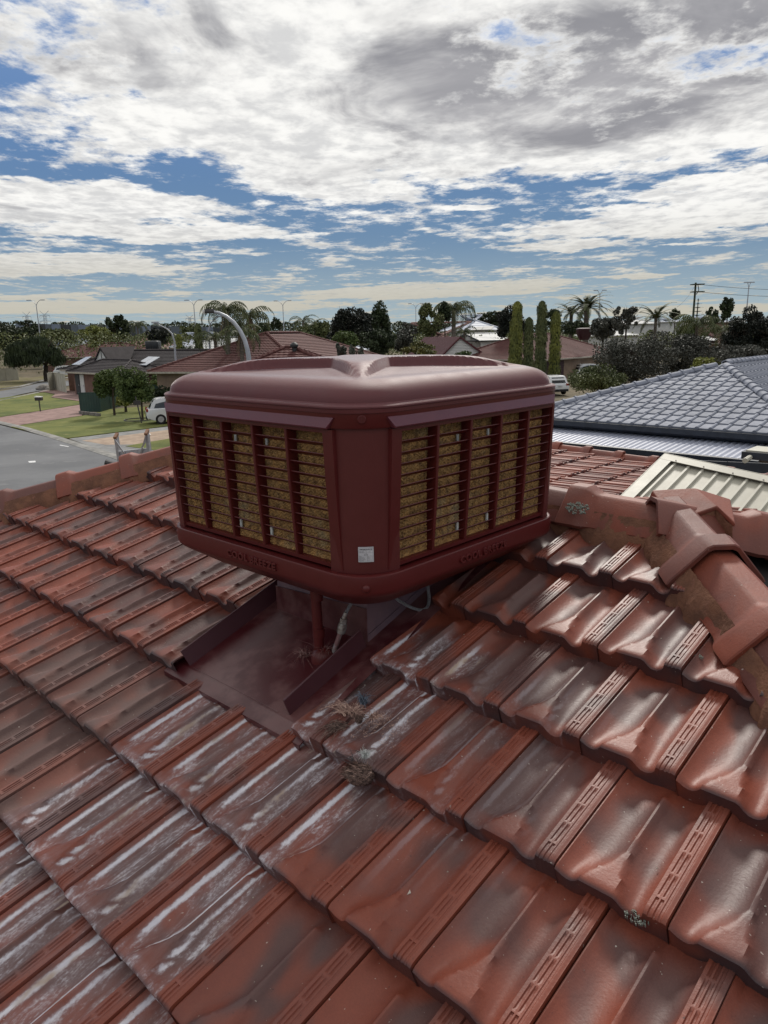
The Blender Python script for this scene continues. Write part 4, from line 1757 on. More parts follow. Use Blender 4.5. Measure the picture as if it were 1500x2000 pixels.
for j in range(-4, 9):
    for i in range(-11, 0):
        M_ = WF @ T(i * .26 + (.13 if j % 2 else 0), j * .36, rng.normal(0, .003)) @ RZ(rng.normal(0, .006))
        mobj('tile', wt_me, wing, M_)
vm = cap_mesh(.40, .62)
for k in range(-3, 9):
    mobj('verge_cap', vm, wing, WF @ T(.06, k * .40, .045) @ RZ(PI / 2))
mb = MB()
mb.box((.10, 1.4, -.12), (.04, 5.2, .22))
mb.obj('verge_mortar', M_mortar, wing, WF)
mb = MB()
wc = [WF @ Vector(q) for q in ((-2.4, -.6, 0), (-.1, -.6, 0), (-.1, 3.2, 0), (-2.4, 3.2, 0))]
mb.loft([[Vector((p.x, p.y, 1.0)) for p in wc], [Vector((p.x, p.y, p.z - .1)) for p in wc]])
mb.obj('wall', M_brick, wing, Matrix.Identity(4))

# -- cream ribbed metal patio roof
pT, pR, pB = atd(1300, 894, 7.0), atd(1500, 938, 6.36), atd(1222, 975, 6.43)
PF = frame3(pT, (pR - pT), (pT - pB))
PFi = PF.inverted()
M_cream = mat('cream_steel', (0.43, 0.41, 0.34), (0.38, 0.36, 0.30), 2.5, .5, .5, .05, 20)
patio = thing('patio_roof', 'cream ribbed metal patio roof with flashed edges beyond the ridge junction', 'patio roof', (pB.x, pB.y, 1.3), HOUSE_RZ)
W_, L_ = 3.4, 3.6
mb = MB()
mb.box((W_ / 2, -L_ / 2, -.01), (W_, L_, .012))
mb.obj('roof_sheet', M_cream, patio, PF)
mb = MB()
mb.loft([[Vector((x, y, z)) for x, z in ((-.018, -.002), (-.010, .018), (.010, .018), (.018, -.002))] for y in (-L_, -.085)])
rib_me = mb.mesh('rib', M_cream)
x_ = .132
while x_ < W_:
    mobj('rib', rib_me, patio, PF @ T(x_, 0, 0))
    x_ += .131
mb = MB()
mb.box((W_ / 2, -.04, .033), (W_ + .04, .105, .006))
mb.box((W_ / 2, .024, -.04), (W_ + .04, .006, .15))
mb.obj('flashing', M_cream, patio, PF)
mb = MB()
mb.box((.04, -L_ / 2, .030), (.11, L_, .006))
mb.box((-.018, -L_ / 2, -.04), (.006, L_, .15))
mb.obj('flashing', M_cream, patio, PF @ T(0, 0, .002))
M_screw = mat('screw_head', (0.25, 0.22, 0.2), rough=.5)
mb = MB()
mb.loft([[Vector((.007 * math.cos(k * PI / 3), .007 * math.sin(k * PI / 3), z)) for k in range(6)] for z in (0, .006)])
scr = mb.mesh('screw_head', M_screw)
x_ = .132
while x_ < W_:
    mobj('screw_head', scr, patio, PF @ T(x_, -.07, .036))
    for yy in (-1.0, -1.9):
        mobj('screw_head', scr, patio, PF @ T(x_, yy, .024))
    x_ += .131 * 2
mb = MB()
for xx in (.1, W_ - .1):
    for yy in (-.1, -L_ + .1):
        c_ = PF @ Vector((xx, yy, -.05))
        mb2 = MB()
        mb2.loft([[Vector((c_.x + a * .045, c_.y + b_ * .045, z)) for a, b_ in ((-1, -1), (1, -1), (1, 1), (-1, 1))] for z in (1.0, c_.z)])
        mb2.obj('post', M_cream, patio, Matrix.Identity(4))

# -- neighbour with the grey concrete tile roof
ZE = EYE.z - 2.4
eL, eR = at(1015, 811, ZE), at(1577, 861, ZE)
eM = at(1290, 833, ZE)
eL, eR = eM + HY * (eL - eM).dot(HY), eM + HY * (eR - eM).dot(HY)
elen = (eL - eR).length
M_gt = mat('grey_glazed_tile', (0.255, 0.27, 0.32), (0.205, 0.22, 0.265), 5, .72, .2, .1, 80, rvar=.10)
M_navy = mat('navy_fascia', (0.030, 0.036, 0.050), rough=.5)
nb = thing('neighbour_house', 'neighbouring house with pale blue-grey concrete tile hip roof and navy gutter', 'house', ((eL.x + eR.x) / 2 + 3, (eL.y + eR.y) / 2 + 3, 1.2), HOUSE_RZ)
apx = None
best = 1e9
for h_ in np.linspace(3, 7, 81):
    for a_ in np.radians(np.linspace(10, 24, 57)):
        P_ = (eL + eR) / 2 + HX * h_ + UP * (h_ * math.tan(a_))
        q_ = vis_px(P_)
        e_ = math.hypot(q_[0] - 1413, q_[1] - 712)
        if e_ < best:
            best, apx, nh, na = e_, P_, h_, a_
NSL = na
NU = HX * math.cos(NSL) + UP * math.sin(NSL)
NF = frame3(eR, HY, -NU)            # temp
# face frame: x to the right (-HY), y up slope, origin at the left end of the eave
NF = frame3(eL, -HY, NU)
slen = (apx - (eL + eR) / 2).length
gt_me = simple_tile(.33, .42, 'tile', M_gt, 'roll', .030)
print('neighbour slope', math.degrees(NSL), 'len', elen, 'slope len', slen)
nside = (eR + HX * 10, )
half_ = elen / 2


def clip_tile(me, u0, v0, planes):
    return clip_mesh(me, [(Vector((p[0] - u0, p[1] - v0, 0)), Vector((p[2], p[3], 0)).normalized()) for p in planes])


planes_n = [(0.06, 0, -slen, half_), (elen - .06, 0, slen, half_)]
gcount = 0
grest = bmesh.new()
ncell = []
for j in range(int(slen / .42) + 1):
    for i in range(int(elen / .33) + 1):
        u0, v0 = i * .33, j * .42
        # inside triangle?
        def tri_in(u, v):
            w_ = half_ * v / slen
            return w_ < u < elen - w_
        c4_ = [(u0, v0), (u0 + .33, v0), (u0, v0 + .42), (u0 + .33, v0 + .42)]
        k_ = [tri_in(*q) for q in c4_]
        if not any(k_):
            continue
        q_ = vis_px(NF @ Vector((u0, v0, 0)))
        if q_[0] > 1620:
            continue
        ncell.append((q_[2], u0, v0, all(k_)))
ncell.sort()
for dep, u0, v0, whole in ncell:
    me = gt_me if whole else clip_tile(gt_me, u0, v0, planes_n)
    if me is None:
        continue
    if gcount < 300:
        mobj('tile', me, nb, NF @ T(u0, v0, 0))
        gcount += 1
    else:
        q2 = me.copy()
        q2.transform(T(u0, v0, 0))
        grest.from_mesh(q2)
m_ = bpy.data.meshes.new('tiles_beyond')
grest.to_mesh(m_)
m_.materials.append(M_gt)
if len(m_.polygons):
    mobj('tiles_beyond', m_, nb, NF, kind='stuff')
grest.free()
# the end face to the right of the hip: same tiles, courses running uphill-parallel to HX
ridge_end = apx + HX * 9
na2 = math.atan2(apx.z - eR.z, half_)
NF2 = frame3(eR, HX, (HY * math.cos(na2) + UP * math.sin(na2)))
sl2 = math.hypot(half_, apx.z - eR.z)
M2 = MB()
tmpb = bmesh.new()
for j in range(int(sl2 / .42) + 1):
    for i in range(0, 34):
        u0, v0 = i * .33, j * .42
        w_ = nh * v0 / sl2
        if u0 + .3 < w_:
            continue
        me = gt_me
        if u0 < nh * (v0 + .42) / sl2:
            me = clip_tile(gt_me, u0, v0, [(0.06, 0, -sl2, nh), (0, sl2, 0, 1)])
            if me is None:
                continue
        if j < 300 and gcount < 300:
            pass
        q2 = me.copy()
        q2.transform(T(u0, v0, 0))
        tmpb.from_mesh(q2)
m_ = bpy.data.meshes.new('tiles_of_side_face')
tmpb.to_mesh(m_)
tmpb.free()
m_.materials.append(M_gt)
mobj('tiles_of_side_face', m_, nb, NF2, kind='stuff')
# closing faces underneath
mb = MB()
q1_, q2_ = eR + HX * 14, eL + HX * 14
r1_, r2_ = apx + HX * 9, apx + HX * 9
dz_ = UP * -.03
mb.add([p + dz_ for p in (eL, eR, q1_, q2_, apx, r1_)], [(0, 1, 4), (1, 2, 5, 4), (2, 3, 5), (3, 0, 4, 5)])
mb.obj('roof_underlay', M_sark, nb, Matrix.Identity(4))
# ridge caps: half-round concrete caps
def round_cap(L, m, r=.13):
    mm = MB()
    def ring(x, s, dz):
        o_ = [Vector((x, -math.cos(PI * k / 8) * r * s, math.sin(PI * k / 8) * r * s * .75 + dz)) for k in range(9)]
        i_ = [Vector((x, p.y * .8, p.z - .03)) for p in reversed(o_)]
        return o_ + i_
    mm.loft([ring(0, 1.12, .01), ring(.05, 1.12, .01), ring(.06, 1.0, 0), ring(L + .03, .94, -.005)])
    return mm.mesh('ridge_cap', m, 35)
rc_me = round_cap(.38, M_gt)
def caps_between(p, q, parent, me, step, lift=.03, name='ridge_cap', mx=99):
    L = (q - p).length
    F_ = frame_along(p + UP * lift, q + UP * lift)
    n = min(int(L / step), mx)
    for k in range(n):
        mobj(name, me, parent, F_ @ T(k * step, 0, 0))
caps_between(eR, apx, nb, rc_me, .38)
caps_between(eL, apx, nb, rc_me, .38)
caps_between(apx + HX * 7, apx, nb, rc_me, .38)
# fascia / gutter
mb = MB()
for a_, c_ in ((eL, eR), (eR, q1_)):
    d = (c_ - a_).normalized()
    o_ = Vector((d.y, -d.x, 0))
    o_ = o_ if o_.dot(-HX - HY) > 0 else -o_
    mb.loft([[p + o_ * x + UP * z for x, z in ((-.02, -.02), (.13, -.01), (.13, -.14), (-.02, -.22))] for p in (a_, c_)])
mb.obj('gutter', M_navy, nb, Matrix.Identity(4))
mb = MB()
cs = [eL + HX * .5 - HY * .5, eR + HX * .5 + HY * .5, q1_ - HX * .5 + HY * .5, q2_ - HX * .5 - HY * .5]
mb.loft([[Vector((p.x, p.y, 1.0)) for p in cs], [Vector((p.x, p.y, ZE - .05)) for p in cs]])
mb.obj('wall', M_brick, nb, Matrix.Identity(4))

# -- corrugated verandah between the two houses
vA, vB = at(1060, 822, EYE.z - 2.62), at(1530, 866, EYE.z - 2.62)
vM = at(1290, 843, EYE.z - 2.62)
vA, vB = vM + HY * (vA - vM).dot(HY), vM + HY * (vB - vM).dot(HY)
vC = at(1270, 880, EYE.z - 2.80)
vdir = (vA - vB)
vdir = HY * vdir.dot(HY)
vdn = -HX
dist_ = (vC - vB).dot(vdn)
VF = frame3(vB + vdir, -vdir, -(vdn * dist_ + UP * (vC.z - vB.z)))
ver = thing('verandah_roof', 'pale blue-grey corrugated verandah roof with navy gutter below the grey tiled roof', 'verandah', (vC.x, vC.y, 1.2), HOUSE_RZ)
M_corr = mat('corrugated_steel', (0.36, 0.38, 0.46), (0.31, 0.33, 0.41), 1.5, .38, .5, .03, 20)
vl = vdir.length + 1.0
vd_ = math.hypot(dist_, vC.z - vB.z)
P_ = .15
n_ = int(vl / P_)
mb = MB()
prof_ = []
for k in range(n_ * 8):
    x = -1.0 + k * P_ / 8
    prof_.append((x, .022 * max(-.35, math.sin(2 * PI * k / 8))))
mb.loft([[Vector((x, y, z)) for x, z in prof_] for y in (.12, -vd_)], False, False, closed=False)
o = mb.obj('corrugated_sheet', M_corr, ver, VF, smooth=50)
mb = MB()
mb.box((vl / 2 - 1, -vd_ - .05, -.05), (vl, .10, .13))
mb.box((vl / 2 - 1, -vd_ + .1, -.14), (vl, .04, .16))
mb.obj('gutter', M_navy, ver, VF)
for k in range(4):
    c_ = VF @ Vector((k * 2.6 - .5, -vd_, -.1))
    mb = MB()
    mb.loft([[Vector((c_.x + a * .05, c_.y + b_ * .05, z)) for a, b_ in ((-1, -1), (1, -1), (1, 1), (-1, 1))] for z in (1.0, c_.z)])
    mb.obj('post', M_navy, ver, Matrix.Identity(4))
# dark yard below the verandah (fence)
fp0, fp1 = at(1040, 880, 3.0), at(1500, 960, 2.4)
mb = MB()
d = (fp1 - fp0).normalized()
for k in range(14):
    p = fp0 + d * (k * .8) + HX * .8
    mb2 = MB()
    mb2.box((0, 0, 0), (.78, .04, 1.75))
    if k == 0:
        fen = thing('boundary_fence', 'dark grey sheet fence in the shade below the verandah gutter', 'fence', (fp0.x, fp0.y, 1.0), 0)
    ang_ = math.atan2(d.y, d.x)
    mb2.obj('fence_panel', M_navy, fen, T(p.x, p.y, 1.95) @ RZ(ang_))
# small skylight box at the right edge
sk_o = atd(1466, 893, 10.0)
sky_b = thing('roof_vent_box', 'small navy framed white box at the right edge above the cream patio roof', 'roof box', sk_o, HOUSE_RZ)
Msb = T(sk_o) @ RZ(HOUSE_RZ)
mb = MB(); mb.box((.2, -.2, .03), (.55, .6, .10)); mb.obj('box_frame', M_navy, sky_b, Msb)
mb = MB(); mb.box((.2, -.2, .09), (.47, .52, .02)); mb.obj('box_lid', M_cream, sky_b, Msb)
g0, g1 = atd(1455, 900, 9.6), atd(1478, 884, 10.4)
mb = MB(); mb.tube([g0, g1], .035, 8); o = mb.obj('downpipe', M_cream, None, Matrix.Identity(4)); tag(o, 'cream pipe running between the verandah gutter and the cream patio roof', 'pipe')

# -- ladder over the left gutter
lad = thing('ladder', 'aluminium ladder top with orange end caps rising behind the left ridge of the roof', 'ladder', at(255, 960, 0), 0)
M_alu = mat('aluminium', (0.50, 0.50, 0.52), (0.38, 0.38, 0.40), 20, .4, .5, metal=.6)
M_or = mat('orange_plastic', (0.27, 0.13, 0.07), rough=.6)
LD = 8.3
sl_, sr_ = atd(227, 852, LD), atd(287, 845, LD)
lean = Vector((.02, .05, -1)).normalized()
perp = (sr_ - sl_)
perp.z = 0
perp.normalize()
fwd_ = Vector((-perp.y, perp.x, 0))
def bar(name, p, q, w, d, m, parent, wd=perp):
    mm = MB()
    ax = (q - p).normalized()
    a_ = (wd - ax * wd.dot(ax)).normalized() * w / 2
    b_ = ax.cross(a_).normalized() * d / 2
    mm.loft([[c + a_ + b_, c - a_ + b_, c - a_ - b_, c + a_ - b_] for c in (p, q)])
    return mm.obj(name, m, parent, Matrix.Identity(4))
for s_ in (sl_, sr_):
    bar('stile', s_, s_ + lean * 4.2, .030, .075, M_alu, lad)
    bar('end_cap', s_ + UP * .018 - fwd_ * .01, s_ + UP * -.006 + fwd_ * .0, .034, .10, M_or, lad)
for k in range(1, 14):
    p = sl_ + lean * (.205 + .3 * (k - 1))
    q = sr_ + lean * (.205 + .3 * (k - 1))
    bar('rung', p, q, .06 if k == 1 else .03, .035, M_alu, lad, wd=UP)
for s_, sg in ((sl_, 1), (sr_, -1)):
    bar('brace', s_ + lean * .03 - fwd_ * .06, s_ + lean * .26 + perp * sg * .105 - fwd_ * .02, .014, .014, M_alu, lad)
bar('brace', sr_ + lean * .03 + fwd_ * .1, sr_ + lean * .22 - perp * .14 + fwd_ * .1, .014, .014, M_alu, lad)
bp_ = atd(212, 908, 7.6)
mb = MB()
mb.tube([bp_ + UP * .03 - perp * .03, bp_ + UP * .0 + perp * .06, bp_ + UP * .015 + perp * .2], [.03, .03, .02], 8)
o = mb.obj('black_strap', M_dark, None, Matrix.Identity(4)); tag(o, 'black rolled strap end showing over the ridge left of the ladder', 'strap')

# ================================================================== SUBURB BEYOND
def M_leaf(name, c1, c2, rough=.65):
    m = mat(name, c1, c2, .9, rough, .3, 0, detail=3, rvar=.12)
    return m


LM = {
    'dark': M_leaf('leaf_dark', (0.020, 0.030, 0.013), (0.042, 0.058, 0.022)),
    'vdark': M_leaf('leaf_very_dark', (0.010, 0.014, 0.010), (0.026, 0.030, 0.020)),
    'mid': M_leaf('leaf_mid', (0.055, 0.085, 0.024), (0.105, 0.140, 0.038)),
    'olive': M_leaf('leaf_olive', (0.075, 0.092, 0.034), (0.125, 0.138, 0.050)),
    'yellow': M_leaf('leaf_yellow', (0.190, 0.200, 0.045), (0.110, 0.125, 0.032)),
    'grey': M_leaf('leaf_grey', (0.050, 0.052, 0.042), (0.085, 0.085, 0.070)),
    'palm': M_leaf('leaf_palm', (0.042, 0.058, 0.022), (0.088, 0.098, 0.034)),
    'gold': M_leaf('leaf_gold', (0.150, 0.135, 0.035), (0.085, 0.090, 0.030)),
    'silver': M_leaf('leaf_silver', (0.16, 0.17, 0.14), (0.09, 0.10, 0.08)),
}
M_bark = mat('bark', (0.085, 0.068, 0.052), (0.045, 0.036, 0.030), 3, .95, .1, .5, 10)
M_bark2 = mat('palm_bark', (0.17, 0.15, 0.125), (0.10, 0.088, 0.075), 2, .95, .1, .5, 10, stretch=(1, 1, 5))


def quads_mesh(name, P, A, B, m):
    """P centres, A and B half-axes (n,3) -> mesh of quads"""
    n = len(P)
    V = np.empty((n, 4, 3), np.float32)
    V[:, 0] = P - A - B
    V[:, 1] = P + A - B * .6
    V[:, 2] = P + A * .8 + B
    V[:, 3] = P - A * .7 + B * .8
    me = bpy.data.meshes.new(name)
    me.vertices.add(4 * n)
    me.vertices.foreach_set('co', V.reshape(-1))
    me.loops.add(4 * n)
    me.loops.foreach_set('vertex_index', np.arange(4 * n, dtype=np.int32))
    me.polygons.add(n)
    me.polygons.foreach_set('loop_start', np.arange(0, 4 * n, 4, dtype=np.int32))
    me.update(calc_edges=True)
    me.materials.append(m)
    return me


def unit(n, r):
    v = r.normal(0, 1, (n, 3))
    return v / np.linalg.norm(v, axis=1, keepdims=True)


def crown_points(rx, ry, rz, n, nb, r, br=.36, flat=0.0, hollow=.55):
    """leaf positions: clumps sitting on an uneven ellipsoid"""
    c = unit(nb, r)
    c[:, 2] = np.where(c[:, 2] < -flat, -c[:, 2] * .3, c[:, 2]) if flat else c[:, 2]
    rad = r.uniform(.35, .82, nb)[:, None]
    c = c * rad
    w = r.uniform(.55, 1.15, nb)
    k = r.choice(nb, n, p=w / w.sum())
    u = unit(n, r)
    s = (hollow + (1 - hollow) * r.random(n))[:, None] * (w[k] * br)[:, None]
    P = c[k] + u * s
    return P * np.array([rx, ry, rz]), u


def crown(name, parent, M, rx, rz, n, leaf, m, seed, nb=26, br=.36, ry=None, weep=False, flat=0.0):
    r = np.random.default_rng(seed)
    ry = ry or rx
    P, U = crown_points(rx, ry, rz, n, nb, r, br, flat)
    if weep:
        A = np.stack([r.normal(0, 1, n), r.normal(0, 1, n), np.zeros(n)], 1)
        A = A / np.linalg.norm(A, axis=1, keepdims=True) * leaf * .35
        B = np.stack([r.normal(0, .2, n), r.normal(0, .2, n), -np.ones(n)], 1) * (leaf * r.uniform(1.5, 3.5, n))[:, None]
        P[:, 2] -= leaf * 1.5
    else:
        N = U * .6 + unit(n, r)
        A = np.cross(N, unit(n, r))
        A /= np.linalg.norm(A, axis=1, keepdims=True) + 1e-9
        B = np.cross(N, A)
        B /= np.linalg.norm(B, axis=1, keepdims=True) + 1e-9
        s = (leaf * r.uniform(.5, 1.2, n))[:, None]
        A, B = A * s, B * s * .7
    me = quads_mesh(name, P, A, B, m)
    return mobj(name, me, parent, M)


def limbs(parent, base, top, rx, rz, cz, tr, seed, nl=7, name='trunk', m=None, depth=1):
    """tapered trunk with limbs running into the crown"""
    r = random.Random(seed)
    mb = MB()
    p0 = Vector(base)
    lean_ = Vector((r.gauss(0, .05), r.gauss(0, .05), 0)) * (top - base[2])
    fork = Vector((base[0], base[1], top)) + lean_
    mb.tube([p0, p0.lerp(fork, .5) + Vector((r.gauss(0, .1), r.gauss(0, .1), 0)) * tr * 3, fork], [tr * 1.25, tr, tr * .85], 8)

    def branch(p, d, L, rad, lev):
        pts = [p]
        q = p.copy()
        for _ in range(4):
            d = (d + Vector((r.gauss(0, .18), r.gauss(0, .18), r.gauss(.05, .12)))).normalized()
            q = q + d * (L / 4)
            pts.append(q.copy())
        mb.tube(pts, [rad * (1 - .2 * i) for i in range(5)], 5)
        if lev > 0:
            for _ in range(3):
                k = r.choice((2, 3, 4))
                nd = (d + Vector((r.gauss(0, .6), r.gauss(0, .6), r.gauss(0, .4)))).normalized()
                branch(pts[k], nd, L * .6, rad * .5, lev - 1)
    for i in range(nl):
        a = 2 * PI * (i + r.random() * .6) / nl
        e = r.uniform(.5, 1.2)
        d = Vector((math.cos(a) * math.cos(e), math.sin(a) * math.cos(e), math.sin(e)))
        branch(fork, d, r.uniform(.6, .9) * min(rx, rz) * 1.1, tr * .45, depth)
    mb.obj(name, m or M_bark, parent, Matrix.Identity(4), smooth=60)


TREES = 'trees standing among the houses'


def tree(label, cx, y0, y1, wpx, dist, leafk='dark', seed=1, cat='tree', name='broadleaf_tree', base_z=0.0, n=None, nb=26, br=.36,
         trunk_px=None, weep=False, flat=0.0, lsc=1.0, dens=1.0, tw=1.0, nl=6, ryk=1.0, group=TREES, td=1):
    """crown spans the photograph rows y0..y1 and wpx columns round cx at the distance dist"""
    t_, b_ = atd(cx, y0, dist), atd(cx, y1, dist)
    rz_ = (t_.z - b_.z) / 2
    rx_ = wpx / 2 * dist / FPX * 1.0
    c_ = (t_ + b_) / 2
    bx, by = (c_.x, c_.y)
    if trunk_px:
        g = atd(trunk_px, (y0 + y1) / 2, dist)
        bx, by = g.x, g.y
    th = thing(name, label, cat, (bx, by, base_z), 0, group)
    leaf = dist / FPX * 1.9 * lsc
    area = wpx * (y1 - y0)
    n = n or int(max(500, min(16000, area * 1.0 * dens / (lsc ** 2))))
    crown('crown', th, T(c_), rx_ * .95, rz_ * .95, n, leaf, LM[leafk], seed, nb, br, ry=rx_ * ryk, weep=weep, flat=flat)
    tr = max(.10, rx_ * .055) * tw
    limbs(th, (bx, by, base_z), c_.z - rz_ * .45, rx_, rz_, c_.z, tr, seed, nl=nl, depth=td)
    return th


# ---- palms
def frond_mesh(L, droop, m, leaflet=.42, n=20, hang=.5, seed=0, name='frond', wk=1.0):
    r = random.Random(seed)
    mb = MB()
    pts = []
    p = Vector((0, 0, 0))
    a = math.radians(62)
    for i in range(n + 1):
        pts.append(p.copy())
        a -= droop / n * (1 + .8 * i / n)
        p = p + Vector((math.cos(a), 0, math.sin(a))) * (L / n)
    mb.tube(pts[::2], [.035 * L / 3 * (1 - .9 * i / (n / 2)) for i in range(len(pts[::2]))], 4)
    for i in range(2, n + 1):
        c = pts[i]
        t = i / n
        w = leaflet * L / 3 * math.sin(PI * min(1, .12 + .88 * t)) ** .6 * 1.25
        d = (pts[i] - pts[i - 1]).normalized()
        for s in (-1, 1):
            side = Vector((d.x * .55, s * 1.0, d.z * .55 - hang * r.uniform(.7, 1.4))).normalized() * w
            ww = d * (L / n * .30 * wk)
            mid = c + side * .55 + Vector((0, 0, .04 * w))
            end = c + side + Vector((0, 0, -hang * .4 * w))
            mb.add([c - ww, c + ww, mid + ww * .8, mid - ww * .8, end], [(0, 1, 2, 3), (3, 2, 4)])
    return mb.mesh(name, m)


def palm(label, cx, ycrown, dist, hgt_px, L, seed=0, nf=16, kind='queen', base_z=0.0, tr=.16, m='palm', skirt=0):
    """ycrown: row of the crown shaft top"""
    c_ = atd(cx, ycrown, dist)
    th = thing('palm_tree', label, 'palm', (c_.x, c_.y, base_z), 0, 'palms standing among the houses')
    r = random.Random(seed)
    mb = MB()
    lean_ = r.gauss(0, .12)
    mb.tube([(c_.x + lean_, c_.y, base_z), (c_.x + lean_ * .4, c_.y, (base_z + c_.z) / 2), (c_.x, c_.y, c_.z - .4), (c_.x, c_.y, c_.z + .1)], [tr * 1.2, tr, tr * .9, tr * 1.1], 8)
    mb.obj('trunk', M_bark2, th, Matrix.Identity(4), smooth=60)
    if kind == 'queen':
        ms = [frond_mesh(L, 2.3, LM[m], .40, 18, .9, seed + k) for k in range(3)]
    elif kind == 'date':
        ms = [frond_mesh(L, 1.05, LM[m], .30, 26, .12, seed + k, wk=1.5) for k in range(3)]
    else:
        ms = [frond_mesh(L, 1.9, LM[m], .30, 16, .5, seed + k) for k in range(3)]
    for k in range(nf):
        a = 2.399 * k + r.random() * .4
        tilt = -.15 + 1.15 * (k / nf) ** 1.1
        if kind == 'queen':
            tilt = -.35 + .95 * (k / nf)
        M_ = T(c_) @ RZ(a) @ Matrix.Rotation(tilt, 4, 'Y') @ Matrix.Diagonal((1, 1, 1, 1)) @ Matrix.Scale(r.uniform(.82, 1.08), 4)
        mobj('frond', ms[k % 3], th, M_)
    if skirt:
        mb = MB()
        for k in range(skirt):
            a = r.uniform(0, 2 * PI)
            d = Vector((math.cos(a), math.sin(a), 0))
            s = Vector((-d.y, d.x, 0)) * .06
            q0 = c_ + d * tr
            q1 = c_ + d * (tr + .25 * L * .5) + UP * (-r.uniform(.3, .6) * L)
            mb.add([q0 - s, q0 + s, q1 + s * .4, q1 - s * .4], [(0, 1, 2, 3)])
        mb.obj('dead_fronds', mat('dead_frond', (0.20, 0.15, 0.09), (0.12, 0.09, 0.06), 3, .9), th, Matrix.Identity(4))
    return th


def cypress(label, cx, y0, y1, wpx, dist, leafk, seed):
    t_, b_ = atd(cx, y0, dist), atd(cx, y1, dist)
    th = thing('cypress_tree', label, 'tree', (b_.x, b_.y, 0), 0, 'columnar cypresses')
    H = t_.z
    R_ = wpx / 2 * dist / FPX
    r = np.random.default_rng(seed)
    n = int(wpx * (y1 - y0) * 1.9)
    z = r.random(n) ** .9
    prof = np.clip(.72 + .5 * (1 - z), 0, 1) * np.where(z > .93, np.sqrt(np.clip(1 - ((z - .93) / .07) ** 2, 0, 1)), 1)
    lump = 1 + .07 * np.sin(z * 38 + seed) + .07 * np.sin(z * 17 + seed * 2) + .10 * r.normal(0, 1, n)
    a = r.uniform(0, 2 * PI, n)
    rr = R_ * prof * lump * r.uniform(.82, 1.0, n)
    P = np.stack([rr * np.cos(a), rr * np.sin(a), z * H], 1)
    up = np.tile([0, 0, 1.0], (n, 1)) + r.normal(0, .35, (n, 3))
    out = np.stack([np.cos(a), np.sin(a), .4 * np.ones(n)], 1) + r.normal(0, .3, (n, 3))
    A = np.cross(up, out)
    A /= np.linalg.norm(A, axis=1, keepdims=True)
    up /= np.linalg.norm(up, axis=1, keepdims=True)
    s = dist / FPX * 1.5
    mobj('crown', quads_mesh('crown', P, A * s * .55, up * s * 1.5, LM[leafk]), th, T(b_.x, b_.y, 0))
    mb = MB()
    rings = []
    for k in range(13):
        zz = k / 12
        pr_ = np.clip(.72 + .5 * (1 - zz), 0, 1) * (math.sqrt(max(0.02, 1 - ((zz - .92) / .08) ** 2)) if zz > .92 else 1) * .80 * R_
        rings.append([Vector((b_.x + pr_ * math.cos(2 * PI * i / 10), b_.y + pr_ * math.sin(2 * PI * i / 10), zz * H * .985)) for i in range(10)])
    mb.loft(rings)
    mb.obj('inner_foliage', LM['dark'], th, Matrix.Identity(4), smooth=60)
    mb = MB()
    mb.tube([(b_.x, b_.y, -.05), (b_.x, b_.y, H * .8)], [.12, .04], 6)
    mb.obj('trunk', M_bark, th, Matrix.Identity(4))


# ---- houses
def roof_mat(name, c, c2=None, rough=.8, spec=.2):
    return mat(name, c, c2 or tuple(q * .75 for q in c), 2.2, rough, spec, .2, 14, c3=tuple(min(1, q * 1.25) for q in c))


M_roofdark = roof_mat('dark_brown_tile', (0.045, 0.038, 0.040))
M_roofred = roof_mat('brown_red_tile', (0.125, 0.055, 0.050))
M_roofred2 = roof_mat('dull_red_tile', (0.115, 0.046, 0.042))
M_roofpink = roof_mat('faded_pink_tile', (0.27, 0.165, 0.145))
M_roofpale = roof_mat('pale_steel', (0.42, 0.45, 0.52), (0.36, 0.39, 0.46), .6)
M_roofwhite = roof_mat('white_steel', (0.50, 0.50, 0.49), (0.42, 0.42, 0.42), .6)
M_roofmar = roof_mat('maroon_steel', (0.095, 0.030, 0.036), (0.080, 0.026, 0.030), .4)
M_wallred = mat('red_brick', (0.21, 0.125, 0.10), (0.16, 0.095, 0.078), 2, .9, .2)
M_walltan = mat('tan_brick', (0.27, 0.20, 0.145), (0.22, 0.16, 0.12), 2, .9, .2)
M_white = mat('white_paint', (0.62, 0.62, 0.60), (0.54, 0.54, 0.53), 2, .6)
M_creamf = mat('cream_fence_steel', (0.42, 0.40, 0.33), (0.37, 0.35, 0.29), 1.2, .6)
M_green = mat('green_fence_steel', (0.030, 0.065, 0.052), (0.024, 0.050, 0.042), 1.2, .5)
M_glass = mat('window_glass', (0.02, 0.025, 0.03), rough=.12, spec=.6)
M_solar = mat('solar_glass', (0.32, 0.34, 0.38), (0.26, 0.28, 0.32), .8, .16, .6)  # pale base colour carries the sky's reflection on the panels
M_darkdoor = mat('dark_screen', (0.03, 0.032, 0.035), rough=.6)
M_garage = mat('maroon_garage', (0.045, 0.014, 0.018), rough=.6)
M_gutcream = mat('cream_gutter', (0.44, 0.40, 0.34), rough=.5)


